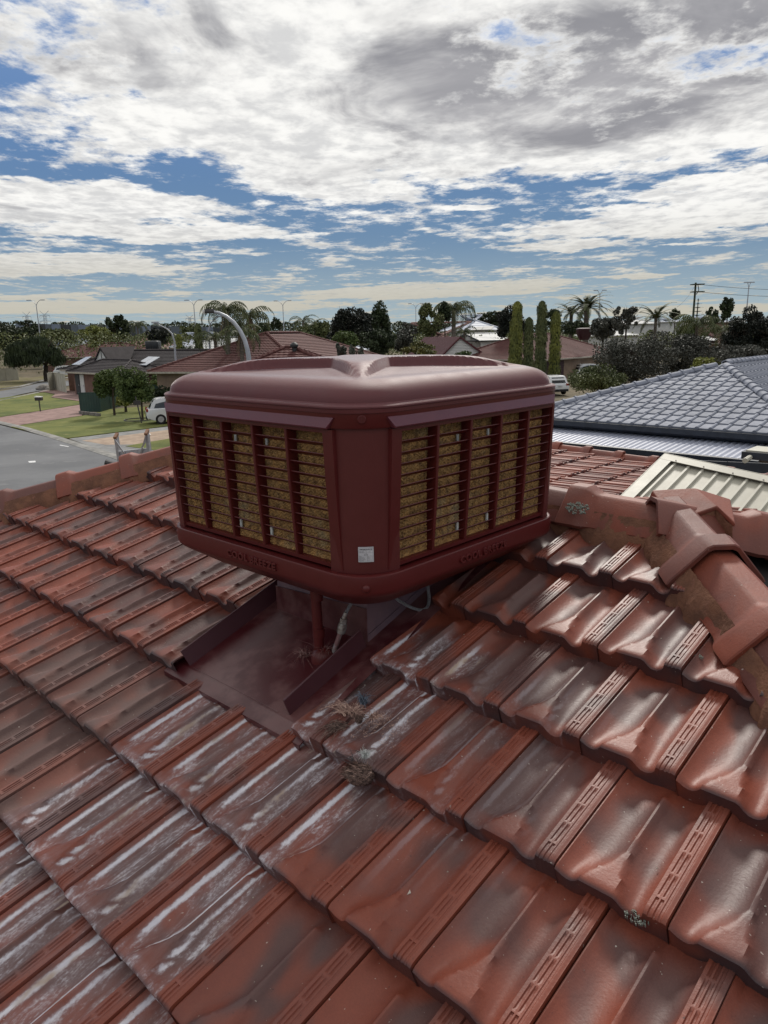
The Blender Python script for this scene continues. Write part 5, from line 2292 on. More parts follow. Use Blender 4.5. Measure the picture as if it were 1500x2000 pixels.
def course_face(parent, F, y1, left, right, m, g=.33, w=.30, wave=True, name='roof_face', lift=.035):
    """a roof face laid in courses; left(y), right(y) bound it, F maps x along the eave, y up the slope"""
    mb = MB()
    nj = max(1, int(y1 / g))
    for j in range(nj):
        a, c = j * g, min((j + 1) * g, y1)
        L0, R0, L1, R1 = left(a), right(a), left(c), right(c)
        if R0 - L0 < .05:
            continue
        n = max(2, int((R0 - L0) / (w / (3 if wave else 1))))
        vs = []
        for k in range(n + 1):
            t = k / n
            x0, x1 = L0 + (R0 - L0) * t, L1 + (R1 - L1) * t
            z0 = (.022 * abs(math.sin(PI * x0 / w)) if wave else 0)
            vs += [(x0, a, -.01), (x0, a, lift + z0), (x1, c, z0 * .5)]
        vs = [F @ Vector(p) for p in vs]
        fs = []
        for k in range(n):
            b0 = 3 * k
            fs += [(b0, b0 + 3, b0 + 4, b0 + 1), (b0 + 1, b0 + 4, b0 + 5, b0 + 2)]
        mb.add(vs, fs)
    return mb.obj(name, m, parent, Matrix.Identity(4))


def hip_roof(parent, A, B, W, pitch, m, hips=(True, True), gut=M_gutcream, g=.33, w=.30, wave=True, zE=None, back=True, gable_m=None, caps=True):
    """front eave A->B seen left to right, the roof runs W deep behind it"""
    A, B = Vector(A), Vector(B)
    ex = (B - A)
    L = ex.length
    ex.normalize()
    ey = Vector((-ex.y, ex.x, 0))
    if ey.dot(A - EYE) < 0:
        ey = -ey
    tp = math.tan(math.radians(pitch))
    cp = math.cos(math.radians(pitch))
    H = W / 2 * tp
    s = W / 2 / cp
    hl, hr = [(W / 2 if q else 0) for q in hips]
    R0, R1 = A + ex * hl + ey * W / 2 + UP * H, B - ex * hr + ey * W / 2 + UP * H
    up1 = (ey * math.cos(math.radians(pitch)) + UP * math.sin(math.radians(pitch)))
    F1 = frame3(A, ex, up1)
    course_face(parent, F1, s, lambda y: hl * y / s, lambda y: L - hr * y / s, m, g, w, wave)
    if back:
        up2 = (-ey * math.cos(math.radians(pitch)) + UP * math.sin(math.radians(pitch)))
        F2 = frame3(B + ey * W, -ex, up2)
        course_face(parent, F2, s, lambda y: hr * y / s, lambda y: L - hl * y / s, m, g * 2, w, False)
    for side, q in ((0, hl), (1, hr)):
        o_ = (A + ey * W) if side == 0 else B
        dx = -ey if side == 0 else ey
        inn = ex if side == 0 else -ex
        if q:
            up3 = (inn * math.cos(math.radians(pitch)) + UP * math.sin(math.radians(pitch)))
            F3 = frame3(o_, dx, up3)
            course_face(parent, F3, s, lambda y: W / 2 * y / s, lambda y: W - W / 2 * y / s, m, g, w, wave)
        else:
            P0, P1, PT = (A, A + ey * W, R0) if side == 0 else (B, B + ey * W, R1)
            ins = inn * .25
            mb = MB()
            mb.add([P0 + ins, P1 + ins, PT + ins - UP * .05], [(0, 1, 2)])
            mb.obj('gable', gable_m or M_white, parent, Matrix.Identity(4))
            for a_, c_ in ((P0, PT), (PT, P1)):
                mb = MB()
                mb.loft([[p + UP * .05, p - UP * .16, p - UP * .16 + inn * .04, p + UP * .05 + inn * .04] for p in (a_, c_)])
                mb.obj('barge_board', gut, parent, Matrix.Identity(4))
    if caps:
        mb = MB()
        segs = [(R0, R1)] if (R1 - R0).length > .1 else []
        if hl:
            segs += [(A, R0), (A + ey * W, R0)]
        if hr:
            segs += [(B, R1), (B + ey * W, R1)]
        for a_, c_ in segs:
            Ls = (c_ - a_).length
            n = max(1, int(Ls / .42))
            pts, rad = [], []
            for k in range(n):
                pts += [a_.lerp(c_, k / n), a_.lerp(c_, (k + .85) / n)]
                rad += [.135, .105]
            mb.tube([p + UP * .03 for p in pts], rad, 6)
        mb.obj('ridge_capping', m, parent, Matrix.Identity(4))
    # gutter
    mb = MB()
    for a_, c_, o_ in ((A, B, -ey), (B, B + ey * W, ex), (A + ey * W, A, -ex)):
        mb.loft([[p + o_ * x + UP * z for x, z in ((-.02, .01), (.12, .01), (.12, -.12), (-.02, -.17))] for p in (a_, c_)])
    mb.obj('gutter', gut, parent, Matrix.Identity(4))
    return A, B, ex, ey, H


def walls(parent, A, B, ex, ey, W, m, z0=0.0, inset=.5):
    cs = [A + ex * inset + ey * inset, B - ex * inset + ey * inset, B - ex * inset + ey * (W - inset), A + ex * inset + ey * (W - inset)]
    mb = MB()
    mb.loft([[Vector((p.x, p.y, z0 - .1)) for p in cs], [Vector((p.x, p.y, A.z - .04)) for p in cs]])
    mb.obj('wall', m, parent, Matrix.Identity(4))


def window(parent, A, ex, ey, u, z0, w, h, W_in=.5, m=M_glass, fm=M_white, name='window'):
    """window set in the front wall"""
    F = frame3(A + ex * u + ey * (W_in - .03) - UP * A.z, ex, UP)
    mb = MB()
    for bx in (((0, z0 + h / 2, 0), (.06, h, .08)), ((w, z0 + h / 2, 0), (.06, h, .08)), ((w / 2, z0, 0), (w + .06, .07, .1)), ((w / 2, z0 + h, 0), (w + .06, .06, .08)), ((w / 2, z0 + h / 2, 0), (.05, h, .07))):
        mb.box(*bx)
    f = mb.obj(name, fm, parent, F)
    mb = MB()
    mb.box((w / 2, z0 + h / 2, -.01), (w, h, .03))
    mb.obj('pane', m, f, F)


def house_eave(name, label, pa, pb, zE, W, pitch, mr, mw, hips=(True, True), gut=M_gutcream, wins=(), z0=0.0, depth=None, **kw):
    A, B = at(pa[0], pa[1], zE), at(pb[0], pb[1], zE)
    if depth:
        A, B = atd(pa[0], pa[1], depth[0]), atd(pb[0], pb[1], depth[1])
        A.z = B.z = (A.z + B.z) / 2
    c_ = (A + B) / 2
    ang = math.atan2((B - A).y, (B - A).x)
    th = thing('house', label, 'house', (c_.x, c_.y, z0), ang, 'houses of the suburb beyond the street')
    A, B, ex, ey, H = hip_roof(th, A, B, W, pitch, mr, hips, gut, **kw)
    walls(th, A, B, ex, ey, W, mw, z0)
    for u, zz, w, h in wins:
        window(th, A, ex, ey, u, zz, w, h)
    return th, A, B, ex, ey, H


# --- dark roofed house on the corner
dk, A, B, ex, ey, H = house_eave('house', 'brick corner house with dark tiled roof, solar panels, little white gable and white door',
                                 (118, 722), (415, 729), 2.35, 9.5, 22, M_roofdark, M_wallred, (True, True), wins=((2.0, .9, 1.8, 1.1),))
# projecting porch with its white gablet
pc, pd_ = at(129, 726, 2.35), at(232, 731, 2.35)
A2, B2, ex2, ey2, H2 = hip_roof(dk, pc, pd_, 5.6, 22, M_roofdark, (True, True))
walls(dk, A2, B2, ex2, ey2, 5.6, M_wallred)
gq = atd(191, 689, A2.y + 3.0)
gb = atd(200, 706, A2.y + 1.2)
gw = 1.6
mb = MB()
ga, gbb = gb - ex2 * gw, gb + ex2 * gw
gt = Vector((gb.x, gb.y, gb.z + 1.35))
mb.add([ga, gbb, gt], [(0, 1, 2)])
mb.obj('gablet', M_white, dk, Matrix.Identity(4))
mb = MB()
for s_ in (-1, 1):
    e0 = gb + ex2 * s_ * (gw + .25) - UP * .12 - ey2 * .15
    e1 = gt + UP * .10 - ey2 * .15
    mb.add([e0, e1, e1 + ey2 * 4.0, e0 + ey2 * 2.2], [(0, 1, 2, 3)])
    mb.loft([[p, p - UP * .14, p - UP * .14 + ey2 * .08, p + ey2 * .08] for p in (e0, e1)])
mb.obj('gablet_roof', M_roofdark, dk, Matrix.Identity(4))
mb = MB()
mb.box((0, 0, 0), (.05, .04, 1.0), T(gt - UP * .55 - ey2 * .05))
mb.obj('gablet_strut', M_darkdoor, dk, Matrix.Identity(4))
def on_front(u, z, dpt=.46):
    return A2 + ex2 * u + ey2 * dpt + UP * (z - A2.z)
def door(u, w, h, m, name='door', parent=dk):
    F = frame3(on_front(u, 0), ex2, UP)
    mb = MB()
    mb.box((w / 2, h / 2, 0), (w, h, .06))
    o_ = mb.obj(name, m, parent, F)
    mb = MB()
    mb.box((w * .85, h * .48, .05), (.06, .14, .05))
    mb.obj('handle', M_alu, o_, F)
door(.95, .95, 2.1, M_darkdoor, 'screen_door')
door(2.05, .9, 2.1, M_white, 'door')
# right hand wing of the same house
p_, q_ = at(298, 727, 2.35), at(352, 731, 2.35)
A3, B3, ex3, ey3, H3 = hip_roof(dk, p_, p_ + ex * 6.5, 6.2, 22, M_roofdark, (True, True))
walls(dk, A3, B3, ex3, ey3, 6.2, M_wallred)
mb = MB()
mb.box((0, 0, 0), (3.2, .08, .75), T((A3 + B3) / 2 + ey3 * .2 - UP * .65 - ex3 * .5) @ RZ(math.atan2(ex3.y, ex3.x)))
mb.obj('white_blind', M_white, dk, Matrix.Identity(4))


def panels(parent, px, dist, ez=.12, m=M_solar, n=2):
    """a solar array whose corners (bottom-left, bottom-right, top-right, top-left) are seen at px"""
    P = [atd(x, y, d) for (x, y), d in zip(px, dist)]
    for k in range(n):
        a, c = k / n + .01, (k + 1) / n - .01
        q = [P[0].lerp(P[1], a), P[0].lerp(P[1], c), P[3].lerp(P[2], c), P[3].lerp(P[2], a)]
        nn = (q[1] - q[0]).cross(q[3] - q[0]).normalized() * .05
        mb = MB()
        mb.loft([q, [p + nn for p in q]])
        mb.obj('solar_panel', m, parent, Matrix.Identity(4))


dA = A.y
panels(dk, [(140, 713), (156, 713), (179, 697), (168, 698)], [A2.y + .2, A2.y - .3, A2.y + 3.2, A2.y + 3.6])
panels(dk, [(263, 713), (286, 714), (313, 698), (290, 697)], [A3.y + .6, A3.y + .3, A3.y + 3.4, A3.y + 3.7])
# big dark drum-shaped cooler standing on that roof
c1 = atd(300, 683, A.y + 6)
rc = thing('roof_cooler', 'large black rounded cooler on the roof of the dark tiled corner house', 'air cooler', c1 - UP * .6)
mb = MB()
K_ = T(c1)
mb.loft([[K_ @ p for p in rsq(h, .35, z)] for h, z in ((.40, -.7), (.72, .0), (.78, .12), (.80, .55), (.78, .92), (.74, .98), (.55, 1.02))])
mb.obj('casing', mat('black_casing', (0.028, 0.030, 0.034), rough=.5), rc, Matrix.Identity(4), smooth=40)
mb = MB()
for k in range(22):
    a_ = 2 * PI * k / 22
    mb.box((0, 0, 0), (.03, .03, .7), T(c1 + Vector((math.cos(a_) * .80, math.sin(a_) * .80, .5))))
mb.obj('grille_bars', M_dark, rc, Matrix.Identity(4))
# roof vent pipe
v_ = atd(406, 700, A.y + 3)
vp = thing('roof_vent', 'galvanised flue cowl on the dark tiled roof left of the palms', 'vent', v_)
mb = MB()
mb.tube([v_ - UP * .3, v_ + UP * .25], .10, 10)
mb.tube([v_ + UP * .25, v_ + UP * .42], .17, 10)
mb.obj('flue', M_alu, vp, Matrix.Identity(4))

# --- other houses on the left
house_eave('house', 'long low house with ribbed brown-red roof behind the dark tiled corner house', (80, 698), (245, 697), 2.5, 12, 21, M_roofred, M_wallred, w=.5, g=.5)
h3 = house_eave('house', 'faded pink tiled house with a brick chimney left of the black cooler', (192, 688), (292, 687), 2.6, 15, 23, M_roofpink, M_walltan, g=.5, w=.5)
ch = atd(279, 672, h3[1].y + 4)
mb = MB()
mb.box((0, 0, 0), (1.0, .8, 2.6), T(ch))
mb.box((0, 0, 1.45), (.5, .5, .4), T(ch))
mb.obj('chimney', M_wallred, h3[0], Matrix.Identity(4))
house_eave('house', 'pale blue steel roofed house with an aerial behind the weeping tree', (131, 677), (186, 676), 4.0, 14, 20, M_roofpale, M_white, gut=M_white, wave=False, g=1.2, depth=(185, 185))
aer = atd(170, 672, 178)
an = thing('tv_aerial', 'thin television aerial on the pale blue roof', 'aerial', aer)
mb = MB()
mb.tube([aer, aer + UP * 1.9], .05, 5)
for k in range(5):
    mb.tube([aer + UP * 1.7 + Vector((-.9 + .45 * k, -.4, 0)), aer + UP * 1.7 + Vector((-.9 + .45 * k, .4, 0))], .035, 4)
mb.tube([aer + UP * 1.7 + Vector((-1, 0, 0)), aer + UP * 1.7 + Vector((1, 0, 0))], .04, 4)
mb.obj('aerial_boom', M_dark, an, Matrix.Identity(4))
s1 = house_eave('house', 'white steel roofed house with rows of solar panels left of the tall palms', (322, 692), (425, 697), 3.3, 12, 20, M_roofwhite, M_white, gut=M_white, wave=False, g=1.0)
house_eave('house', 'second pale roof stepping up behind the white solar roofed house', (330, 676), (420, 679), 3.6, 14, 20, M_roofpale, M_white, gut=M_white, wave=False, g=1.0, depth=(140, 140))

# --- brown-red tiled roofs in the middle
def centre_house(label, cx, yridge, dist, ang, L, W, pitch, mr, zr=None, **kw):
    r_ = atd(cx, yridge, dist)
    H = W / 2 * math.tan(math.radians(pitch))
    ex = Vector((math.cos(ang), math.sin(ang), 0))
    ey = Vector((-ex.y, ex.x, 0))
    A = r_ - ey * W / 2 - ex * L / 2 - UP * H
    B = A + ex * L
    th = thing('house', label, 'house', (r_.x, r_.y, 0), ang, 'houses of the suburb beyond the street')
    A, B, ex, ey, H = hip_roof(th, A, B, W, pitch, mr, **kw)
    walls(th, A, B, ex, ey, W, M_walltan)
    return th, A, B, ex, ey, H


m1 = centre_house('nearest brown-red tiled hip roof just above the left half of the cooler lid', 564, 679, 42, math.radians(2), 10.2, 9.8, 22, M_roofred2)
m2 = centre_house('brown-red tiled roof whose ridge peaks highest behind the nearest tiled roof', 553, 650, 66, math.radians(70), 20, 14, 22, M_roofred)
vt = atd(575, 684, 41.5)
tv = thing('roof_ventilator', 'small dark round ventilator on the nearest brown-red tiled roof', 'vent', vt)
mb = MB()
mb.tube([vt - UP * .2, vt + UP * .18], .12, 10)
mb.loft([[vt + Vector((.22 * f * math.cos(2 * PI * k / 12), .22 * f * math.sin(2 * PI * k / 12), z)) for k in range(12)] for f, z in ((.7, .14), (1, .20), (1, .30), (.5, .42), (.1, .44))])
mb.obj('cowl', M_darkdoor, tv, Matrix.Identity(4), smooth=40)
house_eave('house', 'grey roofed shed seen between the tiled roof and the big dark trees', (612, 682), (655, 690), 3.0, 7, 20, M_roofpale, M_white, gut=M_white, wave=False, g=1.0, depth=(92, 90))

# --- maroon steel roof with the white weatherboard gable
gA, gB, gT_ = atd(862, 694, 88), atd(944, 692, 88), atd(897, 659, 88)
gd = (atd(828, 663, 98) - gT_)
gd.z = 0
mh = thing('house', 'small building with maroon steel roof and white weatherboard gable above the cooler lid', 'house', ((gA + gB) / 2 - UP * gA.z), 0, 'houses of the suburb beyond the street')
mb = MB()
for a_, c_ in ((gA, gT_), (gB, gT_)):
    n_ = 26
    L_ = gd.length
    e0 = a_ + (a_ - c_).normalized() * .5
    rings = []
    for k in range(n_ * 3 + 1):
        off_ = gd * (k / (n_ * 3)) - gd.normalized() * .25
        up_ = UP * (.05 if k % 3 == 0 else .0)
        rings.append([e0 + off_ + up_, c_ + off_ + up_ + UP * .06])
    mb.loft(rings, False, False, closed=False)
mb.obj('roof_sheet', M_roofmar, mh, Matrix.Identity(4))
nboards = 11
for k in range(nboards):
    t0, t1 = k / nboards, (k + 1) / nboards - .01
    q = [gA.lerp(gT_, t0), gB.lerp(gT_, t0), gB.lerp(gT_, t1), gA.lerp(gT_, t1)]
    o_ = -gd.normalized() * .05
    mb = MB()
    mb.loft([[q[0], q[1], q[2] + gd.normalized() * .03, q[3] + gd.normalized() * .03], [q[0] + o_, q[1] + o_, q[2] + o_ * .2, q[3] + o_ * .2]])
    mb.obj('weatherboard', M_white, mh, Matrix.Identity(4))
for a_ in (gA, gB):
    mb = MB()
    e0 = a_ + (a_ - gT_).normalized() * .5
    o_ = -gd.normalized() * .28
    mb.loft([[p + o_ + UP * .1, p + o_ - UP * .14, p + o_ - UP * .14 - o_ * .2, p + o_ + UP * .1 - o_ * .2] for p in (e0, gT_ + UP * .03)])
    mb.obj('barge_board', M_roofmar, mh, Matrix.Identity(4))
mb = MB()
mb.loft([[gA + UP * -gA.z, gB + UP * -gB.z, gB + gd + UP * -gB.z, gA + gd + UP * -gA.z], [gA, gB, gB + gd, gA + gd]])
mb.obj('wall', M_white, mh, Matrix.Identity(4))

w2 = house_eave('house', 'white two storey house with pale hip roof behind the white gable', (905, 646), (985, 643), 5.6, 12, 24, M_roofpale, M_white, gut=M_white, wins=((5.0, 3.4, 1.6, .9), (2.6, 3.4, 1.6, .9)), wave=False, g=1.0, depth=(132, 134))
panels(w2[0], [(921, 645), (960, 644), (966, 637), (925, 639)], [131, 131, 134, 134], m=M_darkdoor)
house_eave('house', 'lower white roofed building in front of the white two storey house', (936, 667), (1000, 662), 3.2, 10, 12, M_roofwhite, M_white, (False, False), gut=M_navy, wave=False, g=1.0, depth=(118, 120))
house_eave('house', 'small red tiled roof with white barge boards left of the tall cypresses', (960, 702), (1006, 701), 2.2, 3.6, 18, M_roofred, M_white, (False, False), gut=M_white, depth=(96, 92))
house_eave('house', 'pale flat carport roof right of the white gable', (880, 699), (960, 701), 2.2, 6, 6, M_roofpale, M_white, (False, False), gut=M_white, wave=False, g=1.0, caps=False, depth=(100, 98))

# --- house with the maroon garage doors
rg, A, B, ex, ey, H = house_eave('house', 'brown-red tiled house with two dark maroon garage doors behind the olive bushes', (1061, 703), (1215, 691), 2.45, 13, 22, M_roofred, M_walltan, (True, True))
F = frame3(A + ey * .44 - UP * A.z, ex, UP)
for u0, w_ in ((.7, 2.1), (3.0, 2.5)):
    mb = MB()
    for k in range(5):
        mb.box((u0 + w_ / 2, .22 + k * .44, 0), (w_, .42, .05))
    mb.obj('garage_door', M_garage, rg, F)
mb = MB()
mb.box((2.9, 1.1, .04), (.16, 2.2, .08))
mb.obj('door_post', M_gutcream, rg, F)
c2 = atd(1141, 652, A.y + 8.5)
rc2 = thing('roof_cooler', 'dark red rounded cooler on the ridge of the house with maroon garage doors', 'air cooler', c2 - UP * .6)
mb = MB()
mb.loft([[T(c2) @ p for p in rsq(h, .3, z)] for h, z in ((.5, -.7), (.74, -.1), (.80, .0), (.82, .45), (.86, .5), (.84, .62), (.5, .68))])
mb.obj('casing', M_garage, rc2, Matrix.Identity(4), smooth=40)

# --- roofs on the right among the trees
house_eave('house', 'low red tiled roof with a solar panel between the right hand trees', (1362, 672), (1418, 668), 2.7, 9, 20, M_roofred, M_walltan, depth=(92, 90), wins=((1.2, 1.0, 1.2, 1.0),))
rp = bpy.data.objects['house.' + str(max(int(o.name.split('.')[1]) for o in bpy.data.objects if o.name.startswith('house.'))).zfill(3)]
panels(rp, [(1367, 664), (1397, 666), (1411, 657), (1372, 656)], [91, 90, 94, 95], m=M_roofwhite)
house_eave('house', 'long pale roof glimpsed left of the utility pole', (1300, 628), (1345, 628), 3.9, 10, 8, M_roofpale, M_white, wave=False, g=1.0, depth=(180, 180), gut=M_white)
house_eave('house', 'blue-grey shed roof right of the utility pole', (1384, 628), (1432, 629), 3.9, 12, 10, M_roofpale, M_walltan, wave=False, g=1.0, depth=(150, 150), gut=M_white)
house_eave('house', 'long white roof glimpsed through the bare dark tree', (1165, 655), (1255, 655), 3.9, 14, 12, M_roofwhite, M_white, wave=False, g=1.0, depth=(125, 125), gut=M_white)
house_eave('house', 'second white roof glimpsed behind the bare dark tree', (1215, 632), (1290, 632), 5.0, 14, 12, M_roofwhite, M_white, wave=False, g=1.0, depth=(170, 170), gut=M_white)
house_eave('house', 'far brown-pink tiled roof beside the tall gum tree', (838, 668), (900, 667), 3.2, 14, 22, M_roofpink, M_walltan, depth=(110, 110))

# ================================================================== FENCES, LAMPS, POLES
def panel_fence(label, pts, h, m, pw=2.35, thick=.05, z0=0.0, name='fence', ribs=True):
    P = [at(x, y, 0) for x, y in pts]
    th = thing(name, label, 'fence', P[0], 0)
    for a, c in zip(P[:-1], P[1:]):
        L = (c - a).length
        n = max(1, round(L / pw))
        d = (c - a).normalized()
        ang = math.atan2(d.y, d.x)
        for k in range(n):
            w_ = L / n
            o_ = a.lerp(c, k / n)
            mb = MB()
            prof = []
            nn = int(w_ / .10)
            for i in range(nn + 1):
                x = .03 + (w_ - .06) * i / nn
                prof.append((x, .022 if i % 2 else -.0))
            mb.loft([[Vector((x, y, z)) for x, y in prof] for z in (z0 + .03, z0 + h - .03)], False, False, closed=False)
            mb.box((w_ / 2, .01, z0 + h - .02), (w_ - .05, thick, .05))
            M_ = T(o_) @ RZ(ang)
            mb.obj('fence_panel', m, th, M_)
            mb = MB()
            mb.box((0, .01, z0 + h / 2), (.06, .07, h + .03))
            mb.obj('post', m, th, M_)
    return th


panel_fence('cream steel fence beside the weeping tree at the left edge', [(-40, 749), (38, 742)], 1.8, M_creamf)
panel_fence('cream steel gate and fence joining the brick corner house', [(97, 764), (108, 762), (131, 768)], 2.0, M_creamf, 1.4)
panel_fence('dark green steel fence behind the two street trees', [(158, 806), (198, 805), (250, 789), (330, 781)], 1.55, M_green)
# timber sleepers edging the bed
M_sleep = mat('grey_timber', (0.22, 0.20, 0.18), (0.13, 0.12, 0.11), 3, .95)
sl0, sl1 = at(156, 809, 0), at(197, 814, 0)
se = thing('sleeper_edging', 'grey timber sleeper edging at the foot of the green fence', 'edging', sl0)
for k in range(4):
    a_, c_ = sl0.lerp(sl1, k / 4), sl0.lerp(sl1, (k + .88) / 4)
    mb = MB()
    d = (c_ - a_)
    mb.box((d.length / 2, 0, .12), (d.length, .14, .26), T(a_) @ RZ(math.atan2(d.y, d.x)))
    mb.obj('sleeper', M_sleep, se, Matrix.Identity(4))
# mailbox
mbp = at(79, 804, 0)
mx_ = thing('mailbox', 'dark post mailbox with pale sloping top on the left lawn', 'mailbox', mbp)
mb = MB(); mb.box((0, 0, .45), (.07, .07, .9)); mb.obj('post', M_dark, mx_, T(mbp))
mb = MB(); mb.box((0, 0, 1.0), (.50, .36, .24)); o = mb.obj('box', M_dark, mx_, T(mbp))
mb = MB(); mb.prism([(-.26, 1.13), (.26, 1.13), (.26, 1.19), (-.26, 1.23)], -.21, .21, T(mbp) @ Matrix.Rotation(PI / 2, 4, 'X')); mb.obj('lid', M_white, mx_, Matrix.Identity(4))
# rocks by the gate
for k, (px_, py_, r_, lb) in enumerate(((86, 761, .75, 'largest grey boulder beside the cream gate'), (91, 759, .5, 'middle boulder leaning against the larger grey one'), (95, 762, .4, 'smallest pale boulder nearest the cream gate'))):
    p = at(px_, py_, 0)
    r = random.Random(k)
    mb = MB()
    mb.loft([[p + Vector((r_ * f * (1 + r.uniform(-.15, .15)) * math.cos(2 * PI * i / 9), r_ * f * (1 + r.uniform(-.15, .15)) * math.sin(2 * PI * i / 9), z * r_)) for i in range(9)] for f, z in ((1, -.1), (1.05, .25), (.8, .6), (.35, .8))])
    o = mb.obj('boulder', M_sleep, None, Matrix.Identity(4), smooth=50)
    tag(o, lb, 'boulder', 'boulders at the gate')

M_galv = mat('galvanised', (0.42, 0.44, 0.48), (0.34, 0.36, 0.40), 1.5, .45, .5, metal=.3)
# near street lamp with its swept arm
LDp = 31.0
arc = [(487, 716), (486, 700), (483, 682), (478, 664), (469, 646), (457, 630), (442, 618), (428, 611.5), (417, 609.5)]
P = [atd(x, y, LDp) for x, y in arc]
lampT = thing('street_lamp', 'near street lamp with curved grey arm rising left of the cooler, black lamp head', 'street lamp', (P[0].x, P[0].y, 0), 0)
mb = MB()
mb.tube([Vector((P[0].x, P[0].y, 0))] + P, [.13, .105] + [.10 - .0058 * k for k in range(len(P) - 1)], 12)
mb.obj('pole', M_galv, lampT, Matrix.Identity(4), smooth=60)
hd_ = atd(409, 608.5, LDp)
mb = MB()
d_ = (P[-1] - hd_)
mb.loft([[hd_ + Vector((x, y, z)) for y, z in ((-.13, 0), (-.09, .10), (.09, .10), (.13, 0), (.10, -.07), (-.10, -.07))] for x in (-.17, .20)])
hh2 = mb.obj('lamp_head', M_dark, lampT, Matrix.Identity(4))
mb = MB()
mb.loft([[hd_ + Vector((x, y, z)) for y, z in ((-.11, .0), (-.08, .075), (.08, .075), (.11, 0), (.08, -.10), (-.08, -.10))] for x in (-.26, -.172)])
mb.obj('lens', M_white, hh2, Matrix.Identity(4))
for lb, arc2, D in (('thin curved lamp pole in front of the dark bush left of the palms', [(342, 688), (341, 668), (336, 652), (326, 642), (314, 636), (303, 630)], 62),
                    ('distant curved lamp pole half hidden by the tall palm', [(408, 660), (407, 645), (411, 632), (420, 622), (428, 618)], 75)):
    P = [atd(x, y, D) for x, y in arc2]
    t2 = thing('street_lamp', lb, 'street lamp', (P[0].x, P[0].y, 0), 0)
    mb = MB()
    mb.tube([Vector((P[0].x, P[0].y, 0))] + P, [.10] + [.08 - .008 * k for k in range(len(P))], 6)
    mb.obj('pole', M_galv, t2, Matrix.Identity(4))
    mb = MB()
    mb.box((0, 0, 0), (.55, .25, .14), T(P[-1]))
    mb.obj('lamp_head', M_galv, t2, Matrix.Identity(4))
# tall twin-arm lamps on the highway
for k, (x, y, D, w_, lb) in enumerate(((70, 590, 138, 13, 'leftmost twin arm highway lamp between the two pylons'), (378, 590, 135, 13, 'twin arm highway lamp left of the tall palm'),
                                       (552, 591, 150, 13, 'twin arm highway lamp above the red tiled ridge'), (812, 596, 172, 11, 'twin arm highway lamp beside the gum trees'),
                                       (1172, 571, 135, 8, 'short twin arm lamp top just above the date palm'), (1463, 556, 118, 5, 'rightmost twin arm lamp near the right edge'))):
    p = atd(x, y, D)
    t2 = thing('highway_lamp', lb, 'street lamp', (p.x, p.y, 0), 0, 'tall lamps along the highway')
    ww = w_ * D / FPX
    mb = MB()
    mb.tube([(p.x, p.y, 0), (p.x, p.y, p.z - .5)], [.13, .07], 6)
    mb.obj('pole', M_galv, t2, Matrix.Identity(4))
    for s in (-1, 1):
        mb = MB()
        mb.tube([Vector((p.x, p.y, p.z - .55)), Vector((p.x + s * ww * .25, p.y, p.z - .05)), Vector((p.x + s * ww * .55, p.y, p.z + .28)), Vector((p.x + s * ww * .85, p.y, p.z + .36))], [.06, .05, .045, .045], 5)
        am = mb.obj('arm', M_galv, t2, Matrix.Identity(4))
        mb = MB()
        mb.box((p.x + s * ww, p.y, p.z + .34), (.75, .3, .14))
        mb.obj('lamp_head', M_galv, am, Matrix.Identity(4))
# lattice pylons
M_pyl = mat('hazy_steel', (0.40, 0.44, 0.48), (0.36, 0.40, 0.44), .1, .8)  # distance haze mixed into the steel colour as pale blue-grey
for k, (x, ytop, D, lb) in enumerate(((51, 609, 1150, 'left one of the two distant lattice pylons'), (86, 607, 950, 'taller distant lattice pylon right of the left lamp'), (370, 615, 1150, 'faint distant lattice pylon beside the second highway lamp'))):
    p = atd(x, ytop, D)
    H = p.z
    t2 = thing('pylon', lb, 'pylon', (p.x, p.y, 0), 0, 'distant transmission pylons')
    mb = MB()
    s = D / 1000
    wb, wt_ = 5.0, 1.4
    rad = .22 * s
    lv = [0, .22, .42, .58, .70, .80, .88]
    def cr(f):
        w = wb + (wt_ - wb) * min(1, f / .62) if f < .62 else wt_
        return [Vector((p.x + a * w, p.y + c * w, H * f)) for a, c in ((-1, -1), (1, -1), (1, 1), (-1, 1))]
    for i in range(len(lv) - 1):
        a, c = cr(lv[i]), cr(lv[i + 1])
        for j in range(4):
            mb.tube([a[j], c[j]], rad, 4)
            mb.tube([a[j], c[(j + 1) % 4]], rad * .7, 4)
    for f, w in ((.70, 7.0), (.86, 6.2)):
        for sg in (-1, 1):
            mb.tube([Vector((p.x, p.y, H * f + 1.2)), Vector((p.x + sg * w, p.y, H * f))], rad, 4)
            mb.tube([Vector((p.x, p.y, H * f - 1)), Vector((p.x + sg * w, p.y, H * f))], rad * .8, 4)
            mb.tube([Vector((p.x + sg * w, p.y, H * f)), Vector((p.x + sg * w * 1.02, p.y, H * f - 3))], rad, 4)
    for sg in (-1, 1):
        mb.tube([Vector((p.x, p.y, H * .88)), Vector((p.x + sg * 5.5, p.y, H))], rad * 1.2, 4)
    mb.obj('lattice', M_pyl, t2, Matrix.Identity(4))
def cable(pts, r, sag, label, name='power_line', n=14, m=None):
    mb = MB()
    for a, c in zip(pts[:-1], pts[1:]):
        mb.tube([a.lerp(c, i / n) - UP * sag * 4 * (i / n) * (1 - i / n) for i in range(n + 1)], r, 4)
    o = mb.obj(name, m or M_dark, None, Matrix.Identity(4))
    tag(o, label, 'cable')
for i, (ya, yb, yc, lb) in enumerate(((617, 613, 620, 'upper faint transmission line strung between the pylons'), (625, 622, 628, 'lower faint transmission line strung between the pylons'))):
    cable([atd(-400, ya + 6, 1300), atd(51, ya, 1150), atd(86, yb, 950), atd(370, yc, 1150), atd(760, yc + 6, 1500)], .10, 9, lb, m=M_pyl)
